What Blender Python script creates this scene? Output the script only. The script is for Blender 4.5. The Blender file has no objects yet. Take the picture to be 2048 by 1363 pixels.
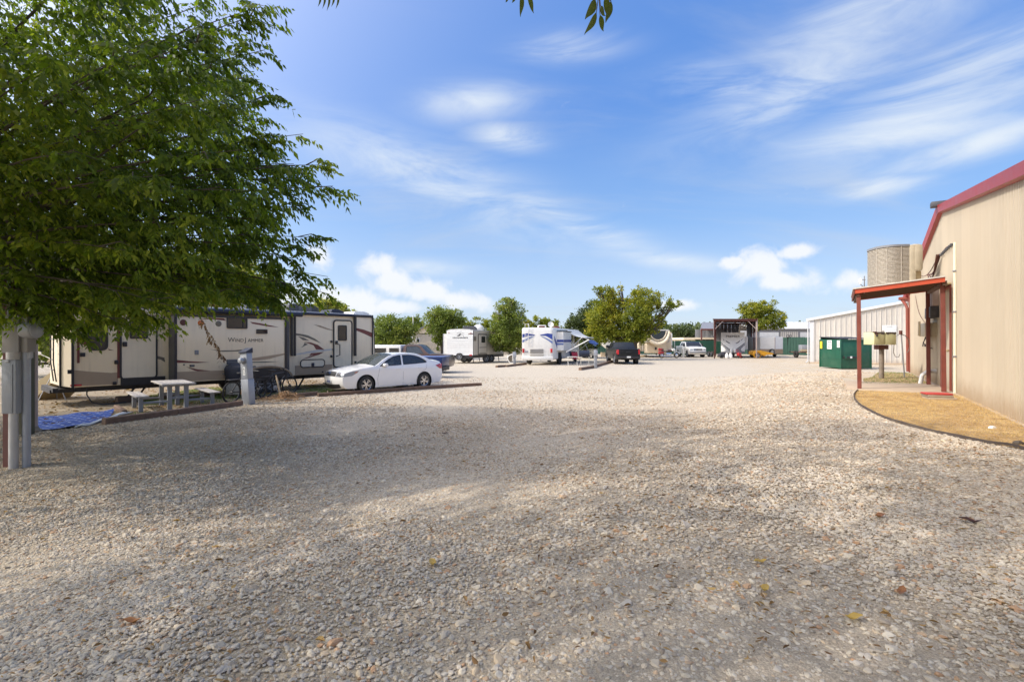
import bpy, bmesh, math, random
import numpy as np
from mathutils import Vector, Matrix, Euler
from mathutils.geometry import delaunay_2d_cdt
R = math.radians
PI = math.pi
H = 1.95            # camera height
rnd = random.Random(7)
rng = np.random.default_rng(7)
sc = bpy.context.scene
COL = sc.collection

# ---------------------------------------------------------------- camera
cam = bpy.data.objects.new('camera', bpy.data.cameras.new('camera'))
COL.objects.link(cam)
cam.location = (0, 0, H)
cam.rotation_euler = (R(90), 0, 0)
cam.data.sensor_width = 36
cam.data.lens = 36 * 1000 / 2048
cam.data.clip_start = 0.05
cam.data.clip_end = 3000
sc.camera = cam

# ---------------------------------------------------------------- light
SUN_EL = R(40)
LD = Vector((1.0, 0.27, 0)).normalized()      # horizontal direction the light travels
sun = bpy.data.objects.new('sun', bpy.data.lights.new('sun', 'SUN'))
COL.objects.link(sun)
sun.data.energy = 2.5
sun.data.angle = R(0.8)
sun.data.color = (1.0, 0.94, 0.86)
trav = Vector((LD.x * math.cos(SUN_EL), LD.y * math.cos(SUN_EL), -math.sin(SUN_EL)))
sun.rotation_euler = trav.to_track_quat('-Z', 'Y').to_euler()
sun.location = (-60, -16, 50)

sc.view_settings.view_transform = 'Standard'
sc.view_settings.look = 'None'
sc.view_settings.gamma = 1
sc.view_settings.use_curve_mapping = False
sc.view_settings.exposure = 0.48

class NT:
    """small helper round a node tree"""
    def __init__(s, t): s.t = t; s.n = t.nodes; s.l = t.links
    def new(s, ty, **kw):
        nd = s.n.new(ty)
        for k, v in kw.items(): setattr(nd, k, v)
        return nd
    def put(s, sock, v):
        if isinstance(v, bpy.types.NodeSocket): s.l.new(v, sock)
        else: sock.default_value = v
    def math(s, op, a, b=None, c=None, clamp=False):
        nd = s.new('ShaderNodeMath', operation=op); nd.use_clamp = clamp
        s.put(nd.inputs[0], a)
        if b is not None: s.put(nd.inputs[1], b)
        if c is not None: s.put(nd.inputs[2], c)
        return nd.outputs[0]
    def vmath(s, op, a, b=None):
        nd = s.new('ShaderNodeVectorMath', operation=op)
        s.put(nd.inputs[0], a)
        if b is not None: s.put(nd.inputs[1], b)
        return nd.outputs['Value'] if op in ('DOT_PRODUCT', 'LENGTH') else nd.outputs[0]
    def noise(s, vec, scale, detail=3, rough=.55, dist=0):
        nd = s.new('ShaderNodeTexNoise')
        if vec is not None: s.l.new(vec, nd.inputs['Vector'])
        nd.inputs['Scale'].default_value = scale; nd.inputs['Detail'].default_value = detail
        nd.inputs['Roughness'].default_value = rough; nd.inputs['Distortion'].default_value = dist
        return nd.outputs[0]
    def ramp(s, fac, stops):
        nd = s.new('ShaderNodeValToRGB'); s.put(nd.inputs[0], fac)
        e = nd.color_ramp.elements
        while len(e) < len(stops): e.new(.5)
        for i, (p, c) in enumerate(stops):
            e[i].position = p; e[i].color = (c[0], c[1], c[2], 1) if not isinstance(c, (int, float)) else (c, c, c, 1)
        return nd.outputs[0]
    def mix(s, fac, a, b, mode='MIX'):
        nd = s.new('ShaderNodeMix', data_type='RGBA', blend_type=mode)
        s.put(nd.inputs[0], fac)
        for i, v in ((6, a), (7, b)):
            if isinstance(v, (tuple, list)): v = (v[0], v[1], v[2], 1)
            s.put(nd.inputs[i], v)
        return nd.outputs[2]
    def sstep(s, v, a, b):
        nd = s.new('ShaderNodeMapRange', interpolation_type='SMOOTHSTEP')
        s.put(nd.inputs[0], v); nd.inputs[1].default_value = a; nd.inputs[2].default_value = b
        return nd.outputs[0]

world = bpy.data.worlds.new('World')
sc.world = world
world.use_nodes = True
w = NT(world.node_tree)
for nd in list(w.n): w.n.remove(nd)
out = w.new('ShaderNodeOutputWorld'); bg = w.new('ShaderNodeBackground')
w.l.new(bg.outputs[0], out.inputs[0])
sky = w.new('ShaderNodeTexSky', sky_type='NISHITA')
sky.sun_disc = False
sky.sun_elevation = SUN_EL
sky.sun_rotation = math.atan2(-LD.x, -LD.y) % (2 * PI)
sky.air_density = 1.0; sky.dust_density = 0.6; sky.ozone_density = 2.2; sky.altitude = 200
bg.inputs[1].default_value = 0.15
tc = w.new('ShaderNodeTexCoord')
D = tc.outputs['Generated']
sep = w.new('ShaderNodeSeparateXYZ'); w.l.new(D, sep.inputs[0])
zz = sep.outputs[2]
# thin high cloud: a flat layer far above, seen in every direction
den = w.math('ADD', w.math('MAXIMUM', zz, 0.0), 0.18)
comb = w.new('ShaderNodeCombineXYZ')
w.l.new(w.math('DIVIDE', sep.outputs[0], den), comb.inputs[0])
w.l.new(w.math('DIVIDE', sep.outputs[1], den), comb.inputs[1])
mp = w.new('ShaderNodeMapping'); w.l.new(comb.outputs[0], mp.inputs[0])
mp.inputs['Rotation'].default_value = (0, 0, R(24)); mp.inputs['Scale'].default_value = (0.45, 1.5, 1)
cir = w.noise(mp.outputs[0], 1.1, 7, .58, .9)
wisp = w.sstep(cir, .48, .84)
def dirpx(px, py): return Vector(((px - 1024) / 1000, 1, (681.5 - py) / 1000)).normalized()
fine = w.noise(D, 5.0, 8, .62, .6)
stretch = w.new('ShaderNodeMapping'); w.l.new(D, stretch.inputs[0])
stretch.inputs['Rotation'].default_value = (0, R(-14), 0); stretch.inputs['Scale'].default_value = (1.6, 1, 6.5)
streak = w.noise(stretch.outputs[0], 2.3, 7, .6, .8)
def blob(px, py, sx, sy, tilt=0):
    c = dirpx(px, py)
    r = c.cross(Vector((0, 0, 1))).normalized(); u = r.cross(c)
    ct, st = math.cos(R(tilt)), math.sin(R(tilt))
    r2 = r * ct + u * st; u2 = u * ct - r * st
    a = w.math('DIVIDE', w.vmath('DOT_PRODUCT', D, tuple(r2)), sx)
    b = w.math('DIVIDE', w.vmath('DOT_PRODUCT', D, tuple(u2)), sy)
    q = w.math('ADD', w.math('MULTIPLY', a, a), w.math('MULTIPLY', b, b))
    front = w.sstep(w.vmath('DOT_PRODUCT', D, tuple(c)), .1, .5)
    return w.math('MULTIPLY', w.math('EXPONENT', w.math('MULTIPLY', q, -1.0)), front)
def addall(l):
    t = l[0]
    for x in l[1:]: t = w.math('MAXIMUM', t, x)
    return t
cirrus = addall([blob(1470, 170, .10, .030, -12), blob(1640, 140, .17, .05, 18), blob(1880, 200, .17, .06, 14), blob(1790, 270, .16, .028, -4),
    blob(1960, 285, .12, .022, 8), blob(1145, 92, .075, .020, 0), blob(945, 205, .09, .03, 5), blob(1010, 272, .06, .022, -8),
    blob(1130, 440, .20, .028, -22), blob(900, 370, .25, .05, -18), blob(1330, 520, .12, .016, -10), blob(1760, 372, .06, .016, 0), blob(830, 535, .09, .014, 0),
    blob(1720, 60, .22, .06, 20)])
cir2 = w.math('MULTIPLY', cirrus, w.sstep(streak, .24, .68))
cum = addall([blob(752, 530, .040, .032, 20), blob(790, 565, .055, .030, -10), blob(850, 585, .075, .028, -12), blob(925, 603, .075, .022, -8),
    blob(805, 615, .07, .018, 0), blob(690, 600, .08, .03, -5), blob(640, 520, .03, .03, 0), blob(1525, 530, .055, .038, -20), blob(1590, 505, .045, .014, 5), blob(1470, 525, .03, .014, 0), blob(1570, 560, .06, .022, -8),
    blob(1710, 558, .03, .02, 0), blob(560, 590, .06, .035, 0), blob(1345, 610, .05, .014, 0)])
puffy = w.noise(D, 17.0, 7, .6, .35)
cum2 = w.sstep(w.math('ADD', w.math('MULTIPLY', cum, .95), w.math('MULTIPLY', w.math('SUBTRACT', puffy, .5), 1.6)), .27, .88)
# further cumulus round the rest of the horizon
band = w.math('MULTIPLY', w.sstep(zz, .0, .05), w.math('SUBTRACT', 1.0, w.sstep(zz, .09, .2)))
behind = w.math('SUBTRACT', 1.0, w.sstep(sep.outputs[1], .0, .4))
cumb = w.math('MULTIPLY', w.math('MULTIPLY', w.sstep(w.noise(D, 6, 6, .6), .56, .68), band), behind)
hs = w.new('ShaderNodeHueSaturation'); w.l.new(sky.outputs[0], hs.inputs['Color'])
hs.inputs['Saturation'].default_value = 1.05; hs.inputs['Value'].default_value = .9
grad = w.ramp(zz, [(0.0, (.62, .74, .90)), (.10, (.50, .66, .92)), (.22, (.27, .49, .90)), (.42, (.125, .32, .82)), (.62, (.10, .28, .78)), (1.0, (.12, .30, .78))])
gv = w.new('ShaderNodeVectorMath', operation='SCALE'); w.l.new(grad, gv.inputs[0]); gv.inputs['Scale'].default_value = 4.9
base0 = w.mix(.8, hs.outputs[0], gv.outputs[0])
# the sky brightens and whitens towards the sun, which stands outside the frame on the left; glow added to lift the shaded ground
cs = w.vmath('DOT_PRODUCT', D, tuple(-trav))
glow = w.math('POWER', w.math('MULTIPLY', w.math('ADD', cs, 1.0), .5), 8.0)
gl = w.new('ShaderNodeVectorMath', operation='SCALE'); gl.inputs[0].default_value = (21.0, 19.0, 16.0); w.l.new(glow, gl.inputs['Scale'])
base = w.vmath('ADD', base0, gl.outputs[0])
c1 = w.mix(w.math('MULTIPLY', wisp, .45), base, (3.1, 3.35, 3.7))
c2 = w.mix(w.math('MULTIPLY', cir2, .92), c1, (4.0, 4.35, 4.7))
c3 = w.mix(w.math('MULTIPLY', w.math('MAXIMUM', cum2, cumb), .85), c2, (4.75, 4.8, 4.9))
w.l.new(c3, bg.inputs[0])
# ---------------------------------------------------------------- terrain
RISE = 0.65; EY = H - RISE
W0 = Vector((1.024 * EY / .1665, EY / .1665, 0))       # a point of the metal building's long wall
WD = Vector((.656, 1, 0)); WN = Vector((-1, .656, 0)) / math.hypot(1, .656)
def sm(t): t = min(1, max(0, t)); return t * t * (3 - 2 * t)
def terrain(x, y):
    dx, dy = x - W0.x, y - W0.y
    s = dx * WN.x + dy * WN.y
    t = (dx * .656 + dy) / (1 + .656 ** 2)
    return RISE * sm(1 - (s - 2.6) / 6.0) * sm(1 - (t - 11.5) / 9.0)
def terrain_np(x, y):
    dx, dy = x - W0.x, y - W0.y
    s = dx * WN.x + dy * WN.y; t = (dx * .656 + dy) / (1 + .656 ** 2)
    f = lambda q: (lambda c: c * c * (3 - 2 * c))(np.clip(q, 0, 1))
    return RISE * f(1 - (s - 2.6) / 6.0) * f(1 - (t - 11.5) / 9.0)
def at(px, py, Y): return Vector(((px - 1024) / 1000 * Y, Y, H - (py - 681.5) / 1000 * Y))
def gnd(px, py):
    Y = H / (py - 681.5) * 1000
    for _ in range(40):
        z = terrain((px - 1024) / 1000 * Y, Y)
        Y = .5 * Y + .5 * (H - z) / (py - 681.5) * 1000
    return Vector(((px - 1024) / 1000 * Y, Y, z))
def wall(s, t, z): 
    p = W0 + WD * t + WN * s
    return Vector((p.x, p.y, z))

# ---------------------------------------------------------------- materials
MATS = {}
def mat(name, rgb, rough=.6, metal=0, var=.10, scale=4, bump=0, bscale=60, dirt=0, dirtc=(.25, .2, .14), streak=0, splash=0, coat=0, spec=.5, coord='Object'):
    if name in MATS: return MATS[name]
    m = bpy.data.materials.new(name); m.use_nodes = True
    t = NT(m.node_tree); b = t.n['Principled BSDF']
    tcd = t.new('ShaderNodeTexCoord'); v = tcd.outputs[coord]
    n1 = t.noise(v, scale, 5, .6)
    lo = tuple(c * (1 - var) for c in rgb); hi = tuple(min(1, c * (1 + var)) for c in rgb)
    col = t.ramp(n1, [(.3, lo), (.7, hi)])
    if dirt:
        n2 = t.noise(v, scale * .45, 6, .65, .4)
        col = t.mix(t.math('MULTIPLY', t.sstep(n2, .45, .75), dirt), col, dirtc)
    if streak:
        mp_ = t.new('ShaderNodeMapping'); t.l.new(v, mp_.inputs[0]); mp_.inputs['Scale'].default_value = (7, 7, .45)
        col = t.mix(t.math('MULTIPLY', t.sstep(t.noise(mp_.outputs[0], 1.2, 5, .65), .48, .8), streak), col, dirtc)
    if splash:
        sz = t.new('ShaderNodeSeparateXYZ'); t.l.new(v, sz.inputs[0])
        zn = t.math('ADD', sz.outputs[2], t.math('MULTIPLY', t.noise(v, 3.0, 5, .65), -.5))
        col = t.mix(t.math('MULTIPLY', t.sstep(zn, .25, -.25), splash), col, (.36, .25, .15))
    oi = t.new('ShaderNodeObjectInfo'); rv = t.math('MULTIPLY_ADD', oi.outputs['Random'], .10, .95)
    sc_ = t.new('ShaderNodeVectorMath', operation='SCALE'); t.l.new(col, sc_.inputs[0]); t.l.new(rv, sc_.inputs['Scale']); col = sc_.outputs[0]
    t.l.new(col, b.inputs['Base Color'])
    t.l.new(t.ramp(n1, [(.2, max(.03, rough * .85)), (.8, min(1, rough * 1.15))]), b.inputs['Roughness'])
    b.inputs['Metallic'].default_value = metal
    b.inputs['Coat Weight'].default_value = coat
    b.inputs['Specular IOR Level'].default_value = spec
    if bump:
        bp = t.new('ShaderNodeBump'); bp.inputs['Strength'].default_value = bump; bp.inputs['Distance'].default_value = .01
        t.l.new(t.noise(v, bscale, 4, .6), bp.inputs['Height']); t.l.new(bp.outputs[0], b.inputs['Normal'])
    MATS[name] = m
    return m
def glassmat(name, tint, clear=.5):
    m = bpy.data.materials.new(name); m.use_nodes = True
    t = NT(m.node_tree); b = t.n['Principled BSDF']; o = t.n['Material Output']
    b.inputs['Base Color'].default_value = (*[c * .25 for c in tint], 1); b.inputs['Roughness'].default_value = .04
    b.inputs['Specular IOR Level'].default_value = .55; b.inputs['Coat Weight'].default_value = .1
    tr = t.new('ShaderNodeBsdfTransparent'); tr.inputs[0].default_value = (*tint, 1)
    mx = t.new('ShaderNodeMixShader'); mx.inputs[0].default_value = clear
    t.l.new(b.outputs[0], mx.inputs[1]); t.l.new(tr.outputs[0], mx.inputs[2]); t.l.new(mx.outputs[0], o.inputs[0])
    MATS[name] = m
    return m
def leafmat(name, c0, c1, c2, trans=.35, rough=.5, patch=.55):
    m = bpy.data.materials.new(name); m.use_nodes = True
    t = NT(m.node_tree); b = t.n['Principled BSDF']; o = t.n['Material Output']
    geo = t.new('ShaderNodeNewGeometry'); tcd = t.new('ShaderNodeTexCoord')
    r = geo.outputs['Random Per Island']
    n = t.noise(tcd.outputs['Object'], patch, 3, .6)
    f = t.math('ADD', t.math('MULTIPLY', r, .55), t.math('MULTIPLY', t.sstep(n, .3, .7), .5))
    col = t.ramp(f, [(.1, c0), (.55, c1), (.97, c2)])
    t.l.new(col, b.inputs['Base Color']); b.inputs['Roughness'].default_value = rough
    b.inputs['Specular IOR Level'].default_value = .35
    tl = t.new('ShaderNodeBsdfTranslucent')
    t.l.new(t.mix(1.0, col, (1.5, 1.7, .55), 'MULTIPLY'), tl.inputs[0])
    mx = t.new('ShaderNodeMixShader'); mx.inputs[0].default_value = trans
    t.l.new(b.outputs[0], mx.inputs[1]); t.l.new(tl.outputs[0], mx.inputs[2]); t.l.new(mx.outputs[0], o.inputs[0])
    MATS[name] = m
    return m

M = {}
def dm(k, *a, **kw): M[k] = mat(k, *a, **kw)
dm('cream', (.80, .66, .465), .35, var=.03, scale=.8, dirt=.10, coat=.2, streak=.3, dirtc=(.42, .33, .23))
dm('cream_light', (.80, .68, .50), .4, var=.03, streak=.2, dirtc=(.42, .33, .23))
dm('taupe', (.37, .27, .18), .4, var=.05, dirt=.2)
dm('black_trim', (.022, .02, .022), .45, var=.2)
dm('dark_grey', (.06, .06, .065), .5, var=.15)
dm('mid_grey', (.22, .22, .23), .5)
dm('maroon', (.15, .035, .03), .4, var=.1)
dm('olive_grey', (.15, .13, .10), .45)
dm('silver', (.45, .46, .48), .35, metal=.3)
dm('navy', (.014, .019, .040), .55)
dm('white_gel', (.80, .78, .73), .35, var=.03, dirt=.14, coat=.2, streak=.3, dirtc=(.45, .40, .33))
dm('white_plain', (.75, .75, .73), .5, var=.04, dirt=.1)
dm('white_paint', (.84, .82, .79), .25, var=.015, coat=.6)
dm('tan_gel', (.46, .42, .36), .4, var=.05)
dm('blue_decal', (.03, .06, .28), .35)
dm('blue_light', (.14, .20, .42), .35)
dm('rubber', (.022, .021, .02), .8, var=.3, dirt=.5, dirtc=(.12, .10, .08))
dm('alloy', (.60, .60, .62), .25, metal=.8)
dm('chrome', (.7, .7, .72), .12, metal=1)
dm('red_light', (.45, .015, .02), .15, coat=.6)
dm('amber', (.65, .16, .03), .2, coat=.4)
dm('lens', (.30, .32, .35), .08, coat=1, spec=.8)
dm('steel', (.30, .30, .31), .45, metal=.6)
dm('galv', (.34, .355, .39), .5, metal=.35, dirt=.15)
dm('grey_paint', (.27, .28, .30), .5, var=.06, dirt=.3, bump=.15)
dm('grey_box', (.22, .21, .205), .55, var=.06, dirt=.35, bump=.2)
dm('pvc', (.46, .44, .42), .5, dirt=.35)
dm('pink_pipe', (.42, .33, .29), .6, dirt=.35, dirtc=(.2, .12, .09))
dm('olive_wood', (.10, .095, .06), .8, bump=.5, bscale=25)
dm('timber', (.17, .105, .07), .85, var=.3, scale=7, bump=.7, bscale=30)
dm('weathered', (.42, .38, .34), .8, var=.15, scale=9, bump=.4, bscale=40)
dm('fence_green', (.03, .12, .065), .45, var=.10, dirt=.15, dirtc=(.12, .2, .12))
dm('fence_shaded', (.016, .062, .042), .5, var=.15, dirt=.15, dirtc=(.08, .13, .09))  # the fence's green darkened, shade put into the colour
dm('bin_green', (.010, .078, .045), .4, var=.12, dirt=.2, dirtc=(.1, .16, .1), bump=.15, bscale=8)
dm('bin_dark', (.03, .03, .03), .6)
dm('tan_wall', (.56, .48, .365), .5, var=.03, scale=.7, dirt=.12, dirtc=(.42, .32, .2), streak=.22, splash=.7)
dm('tan_dark', (.42, .33, .19), .6, dirt=.4, dirtc=(.2, .12, .05))
dm('red_trim', (.36, .028, .026), .4, var=.08, dirt=.12)
dm('red_fascia', (.50, .075, .03), .45, var=.08, dirt=.2, dirtc=(.4, .1, .05))
dm('red_post', (.16, .035, .022), .55, var=.2, dirt=.3, dirtc=(.3, .12, .08))
dm('brown_red', (.12, .038, .028), .6, var=.15)
dm('under_wood', (.13, .075, .05), .8, bump=.4)
dm('white_sheet', (.58, .54, .48), .45, var=.03, dirt=.12, streak=.2, splash=.5)
dm('white_roof', (.64, .63, .61), .4, var=.04)
dm('concrete', (.44, .34, .24), .9, var=.12, bump=.5, bscale=30)
dm('concrete_dk', (.30, .24, .17), .9, var=.15, bump=.6, bscale=30)
dm('ac_beige', (.50, .43, .31), .5, dirt=.15)
dm('ac_slat', (.46, .41, .34), .5, var=.2, scale=20)
dm('yellow_box', (.62, .60, .34), .5, dirt=.1)
dm('peeled', (.12, .10, .09), .8)
dm('yellow', (.75, .36, .015), .35, var=.06, dirt=.1)
dm('blue_paint', (.012, .026, .105), .35, coat=.25)
dm('truck_black', (.009, .010, .012), .35, coat=.1, spec=.3)
dm('brown_paint', (.075, .035, .025), .35, coat=.3, dirt=.2)
dm('red_paint', (.35, .02, .02), .3, coat=.5)
dm('bark', (.10, .08, .062), .9, var=.3, scale=8, bump=1, bscale=22)
dm('bark_light', (.22, .18, .14), .9, var=.3, scale=8, bump=1, bscale=22)
dm('wood_fresh', (.50, .38, .24), .8, var=.2)
dm('straw', (.36, .22, .11), .85, var=.3, scale=20)
dm('fabric_blue', (.04, .09, .30), .8)
dm('fabric_dark', (.03, .028, .035), .8)
dm('cloth_white', (.62, .62, .60), .8)
dm('orange_deck', (.45, .05, .04), .6, dirt=.3)
dm('house_tan', (.42, .37, .30), .7)
dm('roof_grey', (.17, .18, .20), .7)
dm('text_dark', (.02, .02, .02), .6)
dm('text_brown', (.10, .08, .06), .5)
dm('sign_yellow', (.75, .50, .03), .5)
dm('edge_iron', (.08, .06, .05), .8, dirt=.4)
dm('red_brick', (.24, .06, .04), .8, dirt=.2)
glassmat('glass_dark', (.10, .11, .13), .03)
glassmat('glass_car', (.30, .38, .48), .42)
glassmat('glass_green', (.55, .62, .58), .55)
for k in ('glass_dark', 'glass_car', 'glass_green'): M[k] = MATS[k]

# ---------------------------------------------------------------- mesh builder
class MB:
    def compact(s):
        used = sorted({i for f in s.f for i in f}); mp = {a: k for k, a in enumerate(used)}
        s.v = [s.v[a] for a in used]; s.f = [tuple(mp[i] for i in f) for f in s.f]; return s
    def __init__(s): s.v = []; s.f = []; s.mi = []; s.cur = 0
    def add(s, vs, fs):
        o = len(s.v); s.v += [tuple(v) for v in vs]; s.f += [tuple(i + o for i in f) for f in fs]; s.mi += [s.cur] * len(fs); return s
    def box(s, x0, x1, y0, y1, z0, z1):
        return s.add([(x, y, z) for x in (x0, x1) for y in (y0, y1) for z in (z0, z1)],
                     [(0, 1, 3, 2), (4, 6, 7, 5), (0, 4, 5, 1), (2, 3, 7, 6), (0, 2, 6, 4), (1, 5, 7, 3)])
    def rbox(s, x0, x1, y0, y1, z0, z1, b=.02):
        """box with chamfered edges"""
        bm = bmesh.new(); bmesh.ops.create_cube(bm, size=1)
        for v in bm.verts:
            v.co = Vector(((x0 + x1) / 2 + v.co.x * (x1 - x0), (y0 + y1) / 2 + v.co.y * (y1 - y0), (z0 + z1) / 2 + v.co.z * (z1 - z0)))
        b = min(b, .45 * min(abs(x1 - x0), abs(y1 - y0), abs(z1 - z0)))
        bmesh.ops.bevel(bm, geom=bm.edges[:], offset=b, segments=2, affect='EDGES', profile=.5)
        bm.verts.index_update()
        s.add([v.co[:] for v in bm.verts], [[v.index for v in f.verts] for f in bm.faces]); bm.free(); return s
    def cyl(s, p0, p1, r0, r1=None, n=12, cap=True):
        p0 = Vector(p0); p1 = Vector(p1); r1 = r0 if r1 is None else r1
        d = (p1 - p0).normalized(); a = d.orthogonal().normalized(); b = d.cross(a)
        vs = []
        for p, r in ((p0, r0), (p1, r1)):
            for i in range(n): vs.append(p + (a * math.cos(2 * PI * i / n) + b * math.sin(2 * PI * i / n)) * r)
        fs = [(i, (i + 1) % n, n + (i + 1) % n, n + i) for i in range(n)]
        if cap: fs += [tuple(range(n - 1, -1, -1)), tuple(range(n, 2 * n))]
        return s.add(vs, fs)
    def tube(s, pts, r, n=8, cap=True, closed=False):
        pts = [Vector(p) for p in pts]; rs = r if isinstance(r, (list, tuple)) else [r] * len(pts)
        m = len(pts); vs = []; a = None
        for i, p in enumerate(pts):
            if closed: d = pts[(i + 1) % m] - pts[i - 1]
            else: d = pts[min(i + 1, m - 1)] - pts[max(i - 1, 0)]
            d.normalize()
            a = d.orthogonal() if a is None else a - d * a.dot(d)
            if a.length < 1e-5: a = d.orthogonal()
            a.normalize(); b = d.cross(a)
            for k in range(n): vs.append(p + (a * math.cos(2 * PI * k / n) + b * math.sin(2 * PI * k / n)) * rs[i])
        fs = []
        for i in range(m if closed else m - 1):
            j = (i + 1) % m
            for k in range(n): fs.append((i * n + k, i * n + (k + 1) % n, j * n + (k + 1) % n, j * n + k))
        if cap and not closed: fs += [tuple(range(n - 1, -1, -1)), tuple(range((m - 1) * n, m * n))]
        return s.add(vs, fs)
    def lathe(s, prof, c=(0, 0, 0), axis='z', n=24, cap=False):
        vs = []
        for (r, h) in prof:
            for i in range(n):
                a = 2 * PI * i / n; x, y = r * math.cos(a), r * math.sin(a)
                v = {'z': (x, y, h), 'y': (x, h, y), 'x': (h, x, y)}[axis]
                vs.append((c[0] + v[0], c[1] + v[1], c[2] + v[2]))
        fs = []
        for j in range(len(prof) - 1):
            for i in range(n): fs.append((j * n + i, j * n + (i + 1) % n, (j + 1) * n + (i + 1) % n, (j + 1) * n + i))
        if cap: fs += [tuple(range(n)), tuple(range((len(prof) - 1) * n, len(prof) * n))]
        return s.add(vs, fs)
    def prism(s, poly, y0, y1, axis='y'):
        """polygon in (x,z) pushed from y0 to y1 (axis y); axis x: polygon (y,z); axis z: polygon (x,y)"""
        f = {'y': lambda a, b, h: (a, h, b), 'x': lambda a, b, h: (h, a, b), 'z': lambda a, b, h: (a, b, h)}[axis]
        n = len(poly); vs = [f(a, b, y0) for a, b in poly] + [f(a, b, y1) for a, b in poly]
        return s.add(vs, [tuple(range(n)), tuple(range(2 * n - 1, n - 1, -1))] + [(i, n + i, n + (i + 1) % n, (i + 1) % n) for i in range(n)])
    def ball(s, c, rx, ry=None, rz=None, n=12, m=8):
        ry = rx if ry is None else ry; rz = rx if rz is None else rz
        vs = []
        for j in range(m + 1):
            t = PI * j / m
            for i in range(n):
                a = 2 * PI * i / n
                vs.append((c[0] + rx * math.sin(t) * math.cos(a), c[1] + ry * math.sin(t) * math.sin(a), c[2] + rz * math.cos(t)))
        return s.add(vs, [(j * n + i, j * n + (i + 1) % n, (j + 1) * n + (i + 1) % n, (j + 1) * n + i) for j in range(m) for i in range(n)])
    def quad(s, a, b, c, d): return s.add([a, b, c, d], [(0, 1, 2, 3)])
    def beam(s, p0, p1, wd, ht, up=(0, 0, 1)):
        p0 = Vector(p0); p1 = Vector(p1); d = (p1 - p0).normalized(); u = Vector(up)
        side = d.cross(u).normalized(); u = side.cross(d)
        vs = []
        for p in (p0, p1):
            for a, b in ((-1, -1), (1, -1), (1, 1), (-1, 1)): vs.append(p + side * a * wd / 2 + u * b * ht / 2)
        return s.add(vs, [(0, 1, 2, 3), (7, 6, 5, 4), (0, 4, 5, 1), (1, 5, 6, 2), (2, 6, 7, 3), (3, 7, 4, 0)])
    def xform(s, mtx):
        s.v = [tuple(mtx @ Vector(v)) for v in s.v]; return s
    def build_each(s, name, m, parent=None, **kw):
        """one object for every separate piece"""
        par = list(range(len(s.v)))
        def find(a):
            while par[a] != a: par[a] = par[par[a]]; a = par[a]
            return a
        for f in s.f:
            r0 = find(f[0])
            for i in f[1:]: par[find(i)] = r0
        groups = {}
        for f in s.f: groups.setdefault(find(f[0]), []).append(f)
        out = []
        for fs in groups.values():
            used = sorted({i for f in fs for i in f}); mp = {a: k for k, a in enumerate(used)}
            q = MB(); q.add([s.v[a] for a in used], [[mp[i] for i in f] for f in fs]); out.append(q.build(name, m, parent, **kw))
        return out[0]
    def build(s, name, m, parent=None, smooth=True, ang=.6, bev=0):
        me = bpy.data.meshes.new(name); me.from_pydata(s.v, [], s.f)
        ms = m if isinstance(m, (list, tuple)) else [m]
        for x in ms: me.materials.append(M[x] if isinstance(x, str) else x)
        if len(ms) > 1: me.polygons.foreach_set('material_index', s.mi)
        bm = bmesh.new(); bm.from_mesh(me); bmesh.ops.recalc_face_normals(bm, faces=bm.faces[:])
        bm.to_mesh(me); bm.free()
        if smooth:
            me.polygons.foreach_set('use_smooth', [True] * len(me.polygons)); me.set_sharp_from_angle(angle=ang)
        me.update()
        o = bpy.data.objects.new(name, me); COL.objects.link(o)
        if parent: o.parent = parent
        if bev:
            md = o.modifiers.new('bevel', 'BEVEL'); md.width = bev; md.segments = 2; md.limit_method = 'ANGLE'
        return o
def tag(o, label=None, cat=None, group=None, kind=None):
    if label: o['label'] = label
    if cat: o['category'] = cat
    if group: o['group'] = group
    if kind: o['kind'] = kind
    return o
def thing(name, label, cat, loc=(0, 0, 0), rz=0, group=None):
    o = bpy.data.objects.new(name, None); COL.objects.link(o)
    o.empty_display_size = .3
    o.location = loc; o.rotation_euler = (0, 0, rz)
    return tag(o, label, cat, group)
def part(name, m, parent, **kw):
    """context helper: part('seat', mat, root)(MB) """
    return lambda mb, **k: mb.build(name, m, parent, **{**kw, **k})
def dup(root, loc=None, rz=None, label=None, group=None):
    r = root.copy(); COL.objects.link(r)
    if loc is not None: r.location = loc
    if rz is not None: r.rotation_euler = (0, 0, rz)
    if label: r['label'] = label
    if group: r['group'] = group
    for ch in list(root.children):
        c = ch.copy(); COL.objects.link(c); c.parent = r
        for g in list(ch.children):
            d = g.copy(); COL.objects.link(d); d.parent = c
    return r
def rawmesh(name, V, F, m, parent=None, smooth=False):
    """numpy arrays -> mesh; F is (n,3) or (n,4)"""
    me = bpy.data.meshes.new(name)
    n, k = F.shape
    me.vertices.add(len(V)); me.vertices.foreach_set('co', V.astype(np.float32).ravel())
    me.loops.add(n * k); me.loops.foreach_set('vertex_index', F.astype(np.int32).ravel())
    me.polygons.add(n); me.polygons.foreach_set('loop_start', np.arange(0, n * k, k, dtype=np.int32))
    me.update(calc_edges=True)
    me.materials.append(M[m] if isinstance(m, str) else m)
    if smooth: me.polygons.foreach_set('use_smooth', [True] * n)
    o = bpy.data.objects.new(name, me); COL.objects.link(o)
    if parent: o.parent = parent
    return o
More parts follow.
